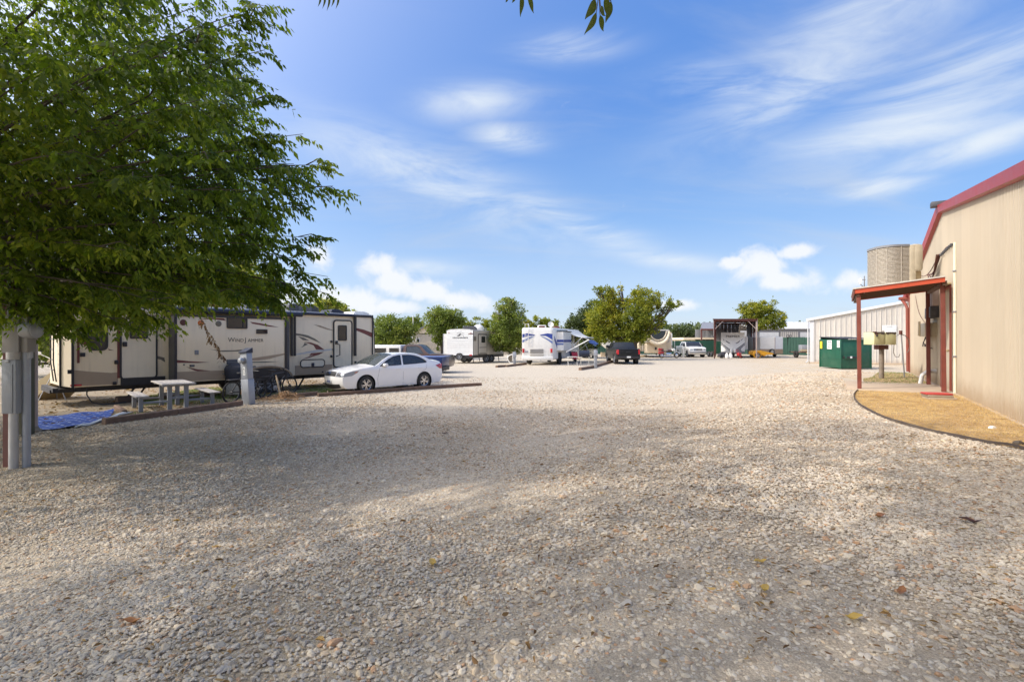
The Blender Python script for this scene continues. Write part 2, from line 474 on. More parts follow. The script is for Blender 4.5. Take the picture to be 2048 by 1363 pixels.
def text(body, size, m, parent, loc, rz=0, name='lettering', depth=.002, align='CENTER', rx=90, shear=0, stretch=1):
    cu = bpy.data.curves.new('t', 'FONT'); cu.body = body; cu.size = size; cu.extrude = depth
    cu.align_x = align; cu.align_y = 'CENTER'; cu.shear = shear; cu.resolution_u = 3
    ob = bpy.data.objects.new('t', cu); COL.objects.link(ob)
    bpy.context.view_layer.update()
    me = bpy.data.meshes.new_from_object(ob.evaluated_get(bpy.context.evaluated_depsgraph_get()))
    bpy.data.objects.remove(ob)
    me.name = name
    me.transform(Matrix.Translation(Vector(loc)) @ Euler((R(rx), 0, rz)).to_matrix().to_4x4() @ Matrix.Diagonal((stretch, 1, 1, 1)))
    me.materials.clear(); me.materials.append(M[m])
    o = bpy.data.objects.new(name, me); COL.objects.link(o); o.parent = parent
    return o
class Plane:
    """upright plane through p0 along d (both horizontal); turns a picture point into (u, z) on it"""
    def __init__(s, p0, d, off=0):
        s.d = Vector((d[0], d[1])).normalized(); s.n = Vector((-s.d.y, s.d.x))
        s.p = Vector((p0[0], p0[1])) - s.n * off
        s.off = off
    def uv(s, px, py):
        k = (px - 1024) / 1000      # X = k Y
        # p.x + d.x t = k (p.y + d.y t)
        t = (k * s.p.y - s.p.x) / (s.d.x - k * s.d.y)
        Y = s.p.y + s.d.y * t
        return t, H - (py - 681.5) / 1000 * Y
    def poly(s, pts): return [s.uv(*p) for p in pts]
    def u(s, px): return s.uv(px, 700)[0]
def rrect(x0, z0, x1, z1, r, n=4):
    pts = []
    for cx, cz, a0 in ((x1 - r, z1 - r, 0), (x0 + r, z1 - r, 90), (x0 + r, z0 + r, 180), (x1 - r, z0 + r, 270)):
        for i in range(n + 1):
            a = R(a0 + 90 * i / n); pts.append((cx + r * math.cos(a), cz + r * math.sin(a)))
    return pts
def ring(mb, poly, wd, y0, y1):
    """frame of width wd round a polygon (outline outside)"""
    c = (sum(p[0] for p in poly) / len(poly), sum(p[1] for p in poly) / len(poly))
    n = len(poly); outer = []
    for i in range(n):
        a = Vector(poly[i - 1]); b = Vector(poly[i]); cc = Vector(poly[(i + 1) % n])
        t = (cc - a).normalized(); nn = Vector((t.y, -t.x))
        if nn.dot(Vector((b.x - c[0], b.y - c[1]))) < 0: nn = -nn
        outer.append((b + nn * wd)[:])
    vs = [(p[0], y1, p[1]) for p in poly] + [(p[0], y0, p[1]) for p in poly] + [(p[0], y0, p[1]) for p in outer] + [(p[0], y1, p[1]) for p in outer]
    fs = []
    for i in range(n):
        j = (i + 1) % n
        fs += [(i, j, n + j, n + i), (n + i, n + j, 2 * n + j, 2 * n + i), (2 * n + i, 2 * n + j, 3 * n + j, 3 * n + i)]
    mb.add(vs, fs); return mb
def wheel(parent, c, r, wd, rim='alloy', spokes=10, name='wheel', side=-1, ty='rubber'):
    """wheel with its axle along y; side=-1: face towards -y"""
    mb = MB(); a = wd / 2
    mb.lathe([(r * .64, -a * .9), (r * .80, -a), (r * .95, -a * .92), (r, -a * .6), (r, a * .6), (r * .95, a * .92), (r * .8, a), (r * .64, a * .9)], c, 'y', 32)
    w = mb.build(name, ty, parent)
    q = MB()
    q.lathe([(r * .66, a * .8 * side), (r * .66, a * .95 * side), (r * .60, a * .90 * side), (r * .58, a * .3 * side), (r * .2, a * .15 * side), (.001, a * .15 * side)], c, 'y', 32)
    rm = q.build('rim', 'dark_grey', w)
    if spokes:
        q = MB()
        for i in range(spokes):
            an = 2 * PI * i / spokes + (.13 if i % 2 else -.13) * (spokes == 10)
            p0 = (c[0] + r * .08 * math.cos(an), c[1] + a * .72 * side, c[2] + r * .08 * math.sin(an))
            p1 = (c[0] + r * .61 * math.cos(an), c[1] + a * .82 * side, c[2] + r * .61 * math.sin(an))
            q.beam(p0, p1, r * .085, .03, up=(0, 1, 0))
        q.lathe([(r * .60, a * .90 * side), (r * .64, a * .98 * side), (r * .66, a * .80 * side)], c, 'y', 32)
        q.lathe([(r * .14, a * .6 * side), (r * .13, a * .86 * side), (.001, a * .90 * side)], c, 'y', 16)
        q.build('spokes', rim, w)
    return w
# ---------------------------------------------------------------- ground
def gravel_mat():
    m = bpy.data.materials.new('gravel_ground'); m.use_nodes = True
    t = NT(m.node_tree); b = t.n['Principled BSDF']
    geo = t.new('ShaderNodeNewGeometry'); P = geo.outputs['Position']
    def vor(scale, feat='F1'):
        nd = t.new('ShaderNodeTexVoronoi', feature=feat); t.l.new(P, nd.inputs['Vector']); nd.inputs['Scale'].default_value = scale
        return nd
    v1 = vor(44); v2 = vor(15)
    sx = t.new('ShaderNodeSeparateColor'); t.l.new(v1.outputs['Color'], sx.inputs[0])
    stone = t.ramp(sx.outputs[0], [(0, (.34, .28, .20)), (.3, (.50, .43, .33)), (.6, (.57, .50, .39)), (.85, (.64, .57, .46)), (1, (.38, .32, .25))])
    dust = t.mix(t.noise(P, 1.3, 6, .6), (.48, .41, .32), (.56, .485, .385))
    patch = t.noise(P, .45, 5, .6, .5)
    col = t.mix(t.math('MULTIPLY', t.sstep(patch, .42, .68), .65), stone, dust)
    ysep = t.new('ShaderNodeSeparateXYZ'); t.l.new(P, ysep.inputs[0])
    col = t.mix(t.math('MULTIPLY', t.sstep(ysep.outputs[1], 22.0, 9.0), .75), col, t.mix(t.noise(P, 3, 5, .6), (.34, .265, .18), (.56, .45, .32)))
    big = t.noise(P, .10, 4, .6)
    col = t.mix(t.math('MULTIPLY', t.sstep(big, .4, .7), .3), col, (.52, .43, .32))
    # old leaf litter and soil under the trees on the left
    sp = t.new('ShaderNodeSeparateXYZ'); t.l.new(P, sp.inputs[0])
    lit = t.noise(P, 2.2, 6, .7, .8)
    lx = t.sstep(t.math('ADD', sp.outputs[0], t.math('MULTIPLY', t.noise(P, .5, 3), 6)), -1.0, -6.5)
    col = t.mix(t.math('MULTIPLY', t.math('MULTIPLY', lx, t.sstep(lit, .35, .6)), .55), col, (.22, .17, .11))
    # orange sand by the buildings
    rs = t.sstep(t.math('ADD', t.math('SUBTRACT', sp.outputs[0], t.math('MULTIPLY', sp.outputs[1], .42)), t.math('MULTIPLY', t.noise(P, .4, 4), 4)), 2.6, 5.4)
    far = t.sstep(sp.outputs[1], 8.0, 11.0)
    col = t.mix(t.math('MULTIPLY', t.math('MULTIPLY', rs, far), t.math('MULTIPLY', t.sstep(t.noise(P, 1.1, 5, .6), .38, .62), .45)), col, (.52, .37, .20))
    col = t.mix(.6, col, t.ramp(t.noise(P, 130, 3, .7), [(.35, .45), (.65, 1.35)]), 'MULTIPLY')
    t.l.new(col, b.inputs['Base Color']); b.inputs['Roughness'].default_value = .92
    b.inputs['Specular IOR Level'].default_value = .25
    bp = t.new('ShaderNodeBump'); bp.inputs['Strength'].default_value = .55; bp.inputs['Distance'].default_value = .012
    gr = t.noise(P, 160, 4, .7)
    h = t.math('ADD', t.math('ADD', t.math('MULTIPLY', v1.outputs['Distance'], -1.0), t.math('MULTIPLY', gr, .5)), t.math('MULTIPLY', t.noise(P, 5, 4, .6), .8))
    t.l.new(h, bp.inputs['Height']); t.l.new(bp.outputs[0], b.inputs['Normal'])
    return m
M['gravel_ground'] = gravel_mat()
def ground_sheet():
    xs = np.concatenate([np.linspace(-900, -60, 12), np.linspace(-50, -12, 20), np.linspace(-11, 40, 103), np.linspace(50, 900, 14)])
    ys = np.concatenate([np.linspace(-300, -20, 8), np.linspace(-15, 0, 8), np.linspace(.5, 45, 90), np.linspace(50, 120, 15), np.linspace(160, 1600, 12)])
    X, Y = np.meshgrid(xs, ys); Z = terrain_np(X, Y)
    # gentle unevenness
    Z = Z + .012 * np.sin(X * 1.1 + .7 * np.sin(Y * .9)) * np.sin(Y * .8 + X * .3) * (np.abs(X) < 60) * (np.abs(Y) < 60) * 0.6
    V = np.stack([X.ravel(), Y.ravel(), Z.ravel() - .004], 1)
    n, k = X.shape
    I = np.arange(n * k).reshape(n, k)
    F = np.stack([I[:-1, :-1].ravel(), I[:-1, 1:].ravel(), I[1:, 1:].ravel(), I[1:, :-1].ravel()], 1)
    o = rawmesh('ground', V, F, 'gravel_ground', smooth=True); o['kind'] = 'structure'
ground_sheet()

def fbm(x, y, s=1.0, seed=0):
    r = np.random.default_rng(seed); o = 0; a = 1.0; tot = 0
    for oc in range(5):
        for k in range(3):
            th = r.uniform(0, PI); f = s * (2 ** oc) * r.uniform(.8, 1.25)
            o = o + a * np.sin(f * (x * math.cos(th) + y * math.sin(th)) + r.uniform(0, 6.28) + 1.3 * np.sin(f * .6 * (y * math.cos(th) - x * math.sin(th)) + r.uniform(0, 6)))
        tot += a * 1.2; a *= .6
    return o / tot
BED = [gnd(*p) for p in ((2600, 1060), (2300, 972), (2048, 900), (1985, 888), (1920, 876), (1858, 862), (1800, 847), (1755, 830), (1722, 812), (1709, 797), (1709, 788), (1716, 781))]
def in_poly(x, y, poly):
    ins = np.zeros(x.shape, bool); n = len(poly)
    for i in range(n):
        x0, y0 = poly[i][0], poly[i][1]; x1, y1 = poly[i - 1][0], poly[i - 1][1]
        c = ((y0 > y) != (y1 > y)) & (x < (x1 - x0) * (y - y0) / (y1 - y0 + 1e-12) + x0)
        ins ^= c
    return ins
bed_poly = [(p.x, p.y) for p in BED] + [wall(0, 4.2, 0)[:2], wall(-.3, -6, 0)[:2]]
slab_poly = [tuple(wall(s_, t_, 0)[:2]) for s_, t_ in ((2.25, 3.9), (2.25, 7.0), (2.4, 8.6), (1.4, 11.6), (-1, 11.6), (-1, 3.9))]
lawn_px = ((207, 846), (480, 808), (650, 789), (700, 770), (600, 755), (300, 752), (60, 760), (-100, 800), (50, 862))
lawn_poly = [gnd(*p)[:2] for p in lawn_px]

def stone_gravel():
    """loose stones as instances of six chipped rocks"""
    pts = []
    for (y0, y1, dens, s0) in ((.3, 4.2, 7600, .0068), (4.2, 8.0, 3700, .0074), (8.0, 13.0, 1150, .0098), (13.0, 20.0, 230, .0145), (20.0, 27.0, 80, .015)):
        xm = 1.12 * y1 + 4
        n = int(dens * (y1 - y0) * 2 * xm)
        x = rng.uniform(-xm, xm, n); y = rng.uniform(y0, y1, n)
        k = np.abs(x) < 1.10 * y + 3.6; x = x[k]; y = y[k]
        d = fbm(x, y, .9, 3); d2 = fbm(x, y, .35, 9)
        keep = rng.uniform(0, 1, len(x)) < np.clip(.95 + .8 * d + .45 * d2 - .42 * np.exp(-(((x - .4) / 3.2) ** 2 + ((y - 8.6) / 2.6) ** 2)) - .35 * np.exp(-(((x + 3.0) / .9) ** 2 + ((y - 3.9) / .35) ** 2)) - .35 * np.exp(-(((x + 1.6) / .6) ** 2 + ((y - 3.3) / .3) ** 2)), .30, 1)
        keep &= ~in_poly(x, y, bed_poly) & ~in_poly(x, y, lawn_poly) & ~in_poly(x, y, slab_poly)
        x = x[keep]; y = y[keep]
        s = s0 * np.exp(rng.normal(0, .42, len(x)))
        s = np.minimum(np.where(rng.uniform(0, 1, len(x)) < .002, s * 2.2, s), .034)
        pts.append(np.stack([x, y, terrain_np(x, y) + s * .12, s], 1))
    P = np.concatenate(pts)
    me = bpy.data.meshes.new('gravel'); n = len(P)
    me.vertices.add(n); me.vertices.foreach_set('co', P[:, :3].astype(np.float32).ravel())
    a = me.attributes.new('rot', 'FLOAT_VECTOR', 'POINT')
    rot = np.stack([rng.normal(0, .22, n), rng.normal(0, .22, n), rng.uniform(0, 6.28, n)], 1)
    a.data.foreach_set('vector', rot.astype(np.float32).ravel())
    a = me.attributes.new('scl', 'FLOAT_VECTOR', 'POINT')
    s = P[:, 3]; sc3 = np.stack([s * rng.uniform(.9, 1.45, n), s * rng.uniform(.75, 1.1, n), s * rng.uniform(.34, .60, n)], 1)
    a.data.foreach_set('vector', sc3.astype(np.float32).ravel())
    a = me.attributes.new('pick', 'INT', 'POINT'); a.data.foreach_set('value', rng.integers(0, 6, n).astype(np.int32))
    a = me.attributes.new('hue', 'FLOAT', 'POINT'); a.data.foreach_set('value', rng.uniform(0, 1, n).astype(np.float32))
    me.update()
    o = bpy.data.objects.new('gravel', me); COL.objects.link(o); o['kind'] = 'stuff'
    m = bpy.data.materials.new('stone'); m.use_nodes = True
    t = NT(m.node_tree); b = t.n['Principled BSDF']
    at_ = t.new('ShaderNodeAttribute', attribute_type='INSTANCER', attribute_name='hue')
    tcd = t.new('ShaderNodeTexCoord'); geo = t.new('ShaderNodeNewGeometry')
    c = t.ramp(at_.outputs['Fac'], [(0, (.22, .17, .12)), (.10, (.36, .29, .22)), (.28, (.50, .43, .34)), (.45, (.60, .51, .38)), (.58, (.46, .405, .35)), (.75, (.66, .58, .46)), (.90, (.58, .45, .30)), (.97, (.45, .25, .13))])
    c = t.mix(t.math('MULTIPLY', t.noise(tcd.outputs['Object'], 2.5, 4, .6), .35), c, (.55, .465, .35), 'MIX')
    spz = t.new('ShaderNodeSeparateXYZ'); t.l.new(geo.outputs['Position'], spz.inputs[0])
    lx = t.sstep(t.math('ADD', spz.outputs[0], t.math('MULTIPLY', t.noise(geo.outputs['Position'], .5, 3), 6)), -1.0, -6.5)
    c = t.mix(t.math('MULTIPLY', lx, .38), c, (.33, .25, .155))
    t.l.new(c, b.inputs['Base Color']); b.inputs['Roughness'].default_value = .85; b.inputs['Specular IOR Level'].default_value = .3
    ng = bpy.data.node_groups.new('scatter_stones', 'GeometryNodeTree')
    ng.interface.new_socket('Geometry', in_out='INPUT', socket_type='NodeSocketGeometry')
    ng.interface.new_socket('Geometry', in_out='OUTPUT', socket_type='NodeSocketGeometry')
    N = ng.nodes; L = ng.links
    gi = N.new('NodeGroupInput'); go = N.new('NodeGroupOutput')
    iop = N.new('GeometryNodeInstanceOnPoints'); L.new(gi.outputs[0], iop.inputs['Points'])
    g2i = N.new('GeometryNodeGeometryToInstance')
    for k in range(6):
        ico = N.new('GeometryNodeMeshIcoSphere'); ico.inputs['Radius'].default_value = 1; ico.inputs['Subdivisions'].default_value = 2
        sp = N.new('GeometryNodeSetPosition'); L.new(ico.outputs['Mesh'], sp.inputs['Geometry'])
        nz = N.new('ShaderNodeTexNoise'); nz.noise_dimensions = '4D'
        nz.inputs['W'].default_value = k * 7.3; nz.inputs['Scale'].default_value = .75; nz.inputs['Detail'].default_value = 2
        pos = N.new('GeometryNodeInputPosition'); L.new(pos.outputs[0], nz.inputs['Vector'])
        mr = N.new('ShaderNodeMath'); mr.operation = 'MULTIPLY_ADD'; L.new(nz.outputs[0], mr.inputs[0]); mr.inputs[1].default_value = 2.4; mr.inputs[2].default_value = -.25
        vm = N.new('ShaderNodeVectorMath'); vm.operation = 'SCALE'; L.new(pos.outputs[0], vm.inputs[0]); L.new(mr.outputs[0], vm.inputs['Scale'])
        L.new(vm.outputs[0], sp.inputs['Position'])
        sm_ = N.new('GeometryNodeSetMaterial'); sm_.inputs['Material'].default_value = m; L.new(sp.outputs[0], sm_.inputs['Geometry'])
        L.new(sm_.outputs[0], g2i.inputs[0])
    L.new(g2i.outputs[0], iop.inputs['Instance']); iop.inputs['Pick Instance'].default_value = True
    def na(name, ty):
        nd = N.new('GeometryNodeInputNamedAttribute'); nd.data_type = ty; nd.inputs[0].default_value = name; return nd.outputs[0]
    L.new(na('pick', 'INT'), iop.inputs['Instance Index'])
    L.new(na('rot', 'FLOAT_VECTOR'), iop.inputs['Rotation'])
    L.new(na('scl', 'FLOAT_VECTOR'), iop.inputs['Scale'])
    L.new(iop.outputs[0], go.inputs[0])
    md = o.modifiers.new('stones', 'NODES'); md.node_group = ng
    print('stones', n)
stone_gravel()

def patch_mesh(name, poly, m, zoff, step=.25):
    """sheet over a ground polygon, following the terrain"""
    xs = [p[0] for p in poly]; ys = [p[1] for p in poly]
    pts = []
    for i in range(len(poly)):
        a = Vector(poly[i][:2]); b = Vector(poly[(i + 1) % len(poly)][:2]); k = max(1, int((b - a).length / step))
        pts += [a.lerp(b, j / k) for j in range(k)]
    n = len(pts); inner = []
    gx = np.arange(min(xs), max(xs), step); gy = np.arange(min(ys), max(ys), step)
    X, Y = np.meshgrid(gx, gy); X = X.ravel(); Y = Y.ravel(); k = in_poly(X, Y, poly)
    inner = [Vector((x, y)) for x, y in zip(X[k], Y[k])]
    r = delaunay_2d_cdt(pts + inner, [(i, (i + 1) % n) for i in range(n)], [], 0, 1e-5)
    V, F = r[0], r[2]
    c = np.array([[sum(V[i][0] for i in f) / 3, sum(V[i][1] for i in f) / 3] for f in F])
    ok = in_poly(c[:, 0], c[:, 1], [p[:] for p in pts])
    mb = MB(); mb.add([(v[0], v[1], terrain(v[0], v[1]) + zoff) for v in V], [f for f, q in zip(F, ok) if q])
    return mb.build(name, m, smooth=True)
def blades(name, poly, n, hmin, hmax, wd, m, lie=.5, seed=1, dens=None):
    r = np.random.default_rng(seed)
    xs = [p[0] for p in poly]; ys = [p[1] for p in poly]
    x = r.uniform(min(xs), max(xs), n * 3); y = r.uniform(min(ys), max(ys), n * 3)
    k = in_poly(x, y, poly)
    if dens is not None: k &= r.uniform(0, 1, len(x)) < np.clip(.5 + fbm(x, y, dens, seed) * .9, .05, 1)
    x = x[k][:n]; y = y[k][:n]; n = len(x)
    z = terrain_np(x, y)
    a = r.uniform(0, 2 * PI, n); h = r.uniform(hmin, hmax, n); ln = h * r.uniform(0, 1, n) * lie * 2.2
    dx = np.cos(a) * ln; dy = np.sin(a) * ln; px = -np.sin(a + .3) * wd; py = np.cos(a + .3) * wd
    V = np.zeros((n, 3, 3))
    V[:, 0] = np.stack([x - px, y - py, z], 1); V[:, 1] = np.stack([x + px, y + py, z], 1); V[:, 2] = np.stack([x + dx, y + dy, z + h * (1 - .5 * lie) + .006], 1)
    F = np.arange(n * 3).reshape(n, 3)
    o = rawmesh(name, V.reshape(-1, 3), F, m); o['kind'] = 'stuff'
    return o
# bed of dead grass beside the metal building
dm('dead_ground', (.38, .26, .13), .95, var=.35, scale=6, bump=.8, bscale=30, dirt=.5, dirtc=(.25, .14, .06), coord='Object')
M['dead_blade'] = leafmat('dead_blade', (.41, .24, .09), (.59, .385, .155), (.75, .56, .27), .2, .8, 1.5)
M['grass_blade'] = leafmat('grass_blade', (.05, .10, .015), (.11, .19, .03), (.28, .30, .08), .3, .7, 1.5)
patch_mesh('grass_bed', bed_poly, 'dead_ground', .012)['kind'] = 'structure'
blades('dead_grass', bed_poly, 95000, .015, .055, .0045, 'dead_blade', lie=.95, seed=4)
# lawn strip and soil under the caravan
dm('soil', (.26, .20, .13), .95, var=.3, scale=2, bump=.8, bscale=25, dirt=.6, dirtc=(.10, .10, .045))
patch_mesh('lawn_ground', lawn_poly, 'soil', .002, .4)['kind'] = 'structure'
lawn2 = [gnd(*p)[:2] for p in ((250, 838), (480, 806), (640, 788), (690, 778), (700, 772), (560, 770), (420, 775), (300, 790))]
blades('lawn_grass', lawn2, 26000, .02, .07, .005, 'grass_blade', lie=.6, seed=5, dens=.8)
M['litter'] = leafmat('litter', (.12, .06, .025), (.28, .16, .06), (.52, .34, .13), .1, .8, 1.2)
def litter(name, poly, n, size, seed):
    r = np.random.default_rng(seed)
    xs = [p[0] for p in poly]; ys = [p[1] for p in poly]
    x = r.uniform(min(xs), max(xs), n * 3); y = r.uniform(min(ys), max(ys), n * 3)
    k = in_poly(x, y, poly) & (r.uniform(0, 1, len(x)) < np.clip(.35 + .9 * fbm(x, y, 1.6, seed), .03, 1)); x = x[k][:n]; y = y[k][:n]; n = len(x)
    z = terrain_np(x, y) + .012 + r.uniform(0, .012, n)
    a = r.uniform(0, 2 * PI, n); s = size * np.exp(r.normal(0, .35, n)); wq = s * r.uniform(.16, .36, n)
    c, sn = np.cos(a), np.sin(a); V = np.zeros((n, 6, 3))
    loc = [(-1, 0), (-.3, 1), (.4, .8), (1, 0), (.35, -.8), (-.35, -1)]
    curl = r.uniform(-.3, .6, n) * s; tw = r.normal(0, .35, n)
    for i, (u, v) in enumerate(loc):
        lx, ly = u * s, v * wq
        V[:, i] = np.stack([x + c * lx - sn * ly, y + sn * lx + c * ly, z + curl * u * u + ly * tw + .25 * s * abs(v)], 1)
    b = np.arange(n)[:, None] * 6
    F = np.concatenate([b + [0, 1, 2, 3], b + [0, 3, 4, 5]], 0)
    o = rawmesh(name, V.reshape(-1, 3), F, 'litter'); o['kind'] = 'stuff'; return o
litter('fallen_leaves', [(-3.5, 2), (4.6, 2), (6, 6.5), (3.5, 11), (-1, 15), (-13, 17), (-10, 8)], 20000, .0135, 11)
litter('leaf_litter', [gnd(*p)[:2] for p in ((60, 860), (460, 808), (640, 785), (640, 760), (300, 752), (60, 780))], 5000, .035, 12)

# a few leaves lying apart from the rest
M['leaf_yellow'] = leafmat('leaf_yellow', (.45, .27, .06), (.55, .36, .09), (.65, .48, .16), .2)
M['leaf_brown'] = leafmat('leaf_brown', (.20, .08, .03), (.30, .13, .05), (.38, .18, .08), .1)
M['leaf_dark'] = leafmat('leaf_dark', (.05, .025, .02), (.08, .035, .025), (.12, .05, .03), .1)
for px, py, s, m, lb in ((865, 1130, .055, 'leaf_yellow', 'curled yellow leaf on the gravel in the middle foreground'),
        (1530, 1183, .045, 'leaf_yellow', 'narrow golden leaf on shaded gravel right of centre foreground'),
        (1803, 1190, .05, 'leaf_brown', 'rust coloured leaf nearest the lower right corner of the gravel'),
        (1760, 1036, .06, 'leaf_brown', 'light brown leaf on gravel left of the dark crumpled one'),
        (1520, 1128, .04, 'leaf_yellow', 'small ochre leaf on a sunny fleck of gravel'),
        (1940, 1046, .065, 'leaf_dark', 'dark crumpled leaf on gravel below the dead grass bed'),
        (890, 868, .075, 'leaf_dark', 'black crumpled leaf alone on grey gravel in front of the sedan'),
        (262, 1248, .06, 'leaf_brown', 'long brown leaf on gravel in the lower left foreground'),
        (1708, 1242, .05, 'leaf_yellow', 'tan curled leaf on gravel towards the bottom right')):
    g = gnd(px, py); mb = MB(); a = rnd.uniform(0, 6); k = 7; vs = []
    for i in range(k):
        u = i / (k - 1) * 2 - 1; wq = s * .38 * (1 - u * u) ** .7 + .001
        z = .016 + .3 * s * u * u + .1 * s * math.sin(u * 5)
        for v in (-1, 0, 1): vs.append((u * s, v * wq, z + .55 * abs(v) * wq))
    mb.add(vs, [(i * 3 + j, i * 3 + j + 1, i * 3 + j + 4, i * 3 + j + 3) for i in range(k - 1) for j in range(2)])
    o = mb.build('fallen_leaf', m, smooth=True, ang=2); o.location = g; o.rotation_euler = (0, 0, a); tag(o, lb, 'leaf', 'single fallen leaves on the gravel')

# steel edging round the bed
mb = MB(); epts = [(p.x, p.y) for p in BED]
dense = []
for i in range(len(epts) - 1):
    p0 = Vector(epts[max(i - 1, 0)]); p1 = Vector(epts[i]); p2 = Vector(epts[i + 1]); p3 = Vector(epts[min(i + 2, len(epts) - 1)])
    for k in range(5):
        t = k / 5; dense.append(.5 * ((2 * p1) + (p2 - p0) * t + (2 * p0 - 5 * p1 + 4 * p2 - p3) * t * t + (3 * p1 - p0 - 3 * p2 + p3) * t ** 3))
dense.append(Vector(epts[-1]))
vs = []; n = len(dense)
for i, p in enumerate(dense):
    d = (dense[min(i + 1, n - 1)] - dense[max(i - 1, 0)]).normalized(); nn = Vector((-d.y, d.x)) * .007
    z = terrain(p.x, p.y); h = .045 + .005 * math.sin(i * .7)
    vs += [(p.x - nn.x, p.y - nn.y, z - .02), (p.x - nn.x, p.y - nn.y, z + h), (p.x + nn.x, p.y + nn.y, z + h), (p.x + nn.x, p.y + nn.y, z - .02)]
mb.add(vs, [(i * 4 + j, i * 4 + (j + 1) % 4, i * 4 + 4 + (j + 1) % 4, i * 4 + 4 + j) for i in range(n - 1) for j in range(4)])
tag(mb.build('lawn_edging', 'edge_iron'), 'thin dark metal edging curving round the dead grass bed', 'edging')

# landscape timbers
def timber(a, b, wd, ht, label, cat='timber', zz=0, name='landscape_timber'):
    a = gnd(*a); b = gnd(*b); L = (b - a).length; mb = MB(); k = max(2, int(L / .5)); vs = []
    for i in range(k + 1):
        p = a.lerp(b, i / k); d = (b - a).normalized(); nn = Vector((-d.y, d.x, 0)); jx = rnd.uniform(-.006, .006); jz = rnd.uniform(-.008, .008)
        c = .02
        for (s, h) in ((-1, 0), (-1, 1), (1, 1), (1, 0)):
            if h:
                vs.append(p + nn * (s * wd / 2 + jx) + Vector((0, 0, ht - c + jz + zz))); vs.append(p + nn * (s * (wd / 2 - c) + jx) + Vector((0, 0, ht + jz + zz)))
            else: vs.append(p + nn * (s * wd / 2 + jx) + Vector((0, 0, -.03 + zz)))
    # order: L0, Ltop, Ltop2, Rtop, Rtop2, R0 -> fix right side order
    vv = []
    for i in range(k + 1):
        q = vs[i * 6:i * 6 + 6]; vv += [q[0], q[1], q[2], q[4], q[3], q[5]]
    mb.add(vv, [(i * 6 + j, i * 6 + (j + 1) % 6, i * 6 + 6 + (j + 1) % 6, i * 6 + 6 + j) for i in range(k) for j in range(6)] + [(0, 1, 2, 3, 4, 5), tuple(k * 6 + j for j in (5, 4, 3, 2, 1, 0))])
    return tag(mb.build(name, 'timber', ang=.5), label, cat, 'landscape timbers edging the camping pitches')
timber((207, 848), (352, 829), .15, .15, 'brown landscape timber in front of the left picnic bench')
timber((353, 829), (482, 810), .15, .15, 'brown landscape timber in front of the right picnic bench')
timber((232, 817), (250, 828), .12, .12, 'short cross timber end behind the blue rug')
timber((566, 797), (634, 790), .14, .14, 'short timber between the dead stalks and the sedan bumper')
timber((636, 793), (800, 781.5), .14, .13, 'long low timber in front of the white sedan front wheel')
timber((801, 781), (962, 770.5), .14, .13, 'long low timber reaching past the white sedan rear wheel')
timber((993, 734.5), (1012, 733), .2, .15, 'short timber crossing at the foot of the conical tree')
timber((1012, 733.5), (1052, 728.5), .2, .15, 'timber running from conical tree to the blue striped motorhome')
timber((1160, 740), (1186, 735.5), .2, .18, 'near timber beside the motorhome awning pitch')
timber((1187, 735.3), (1224, 724), .2, .18, 'far timber leading towards the black pickup')
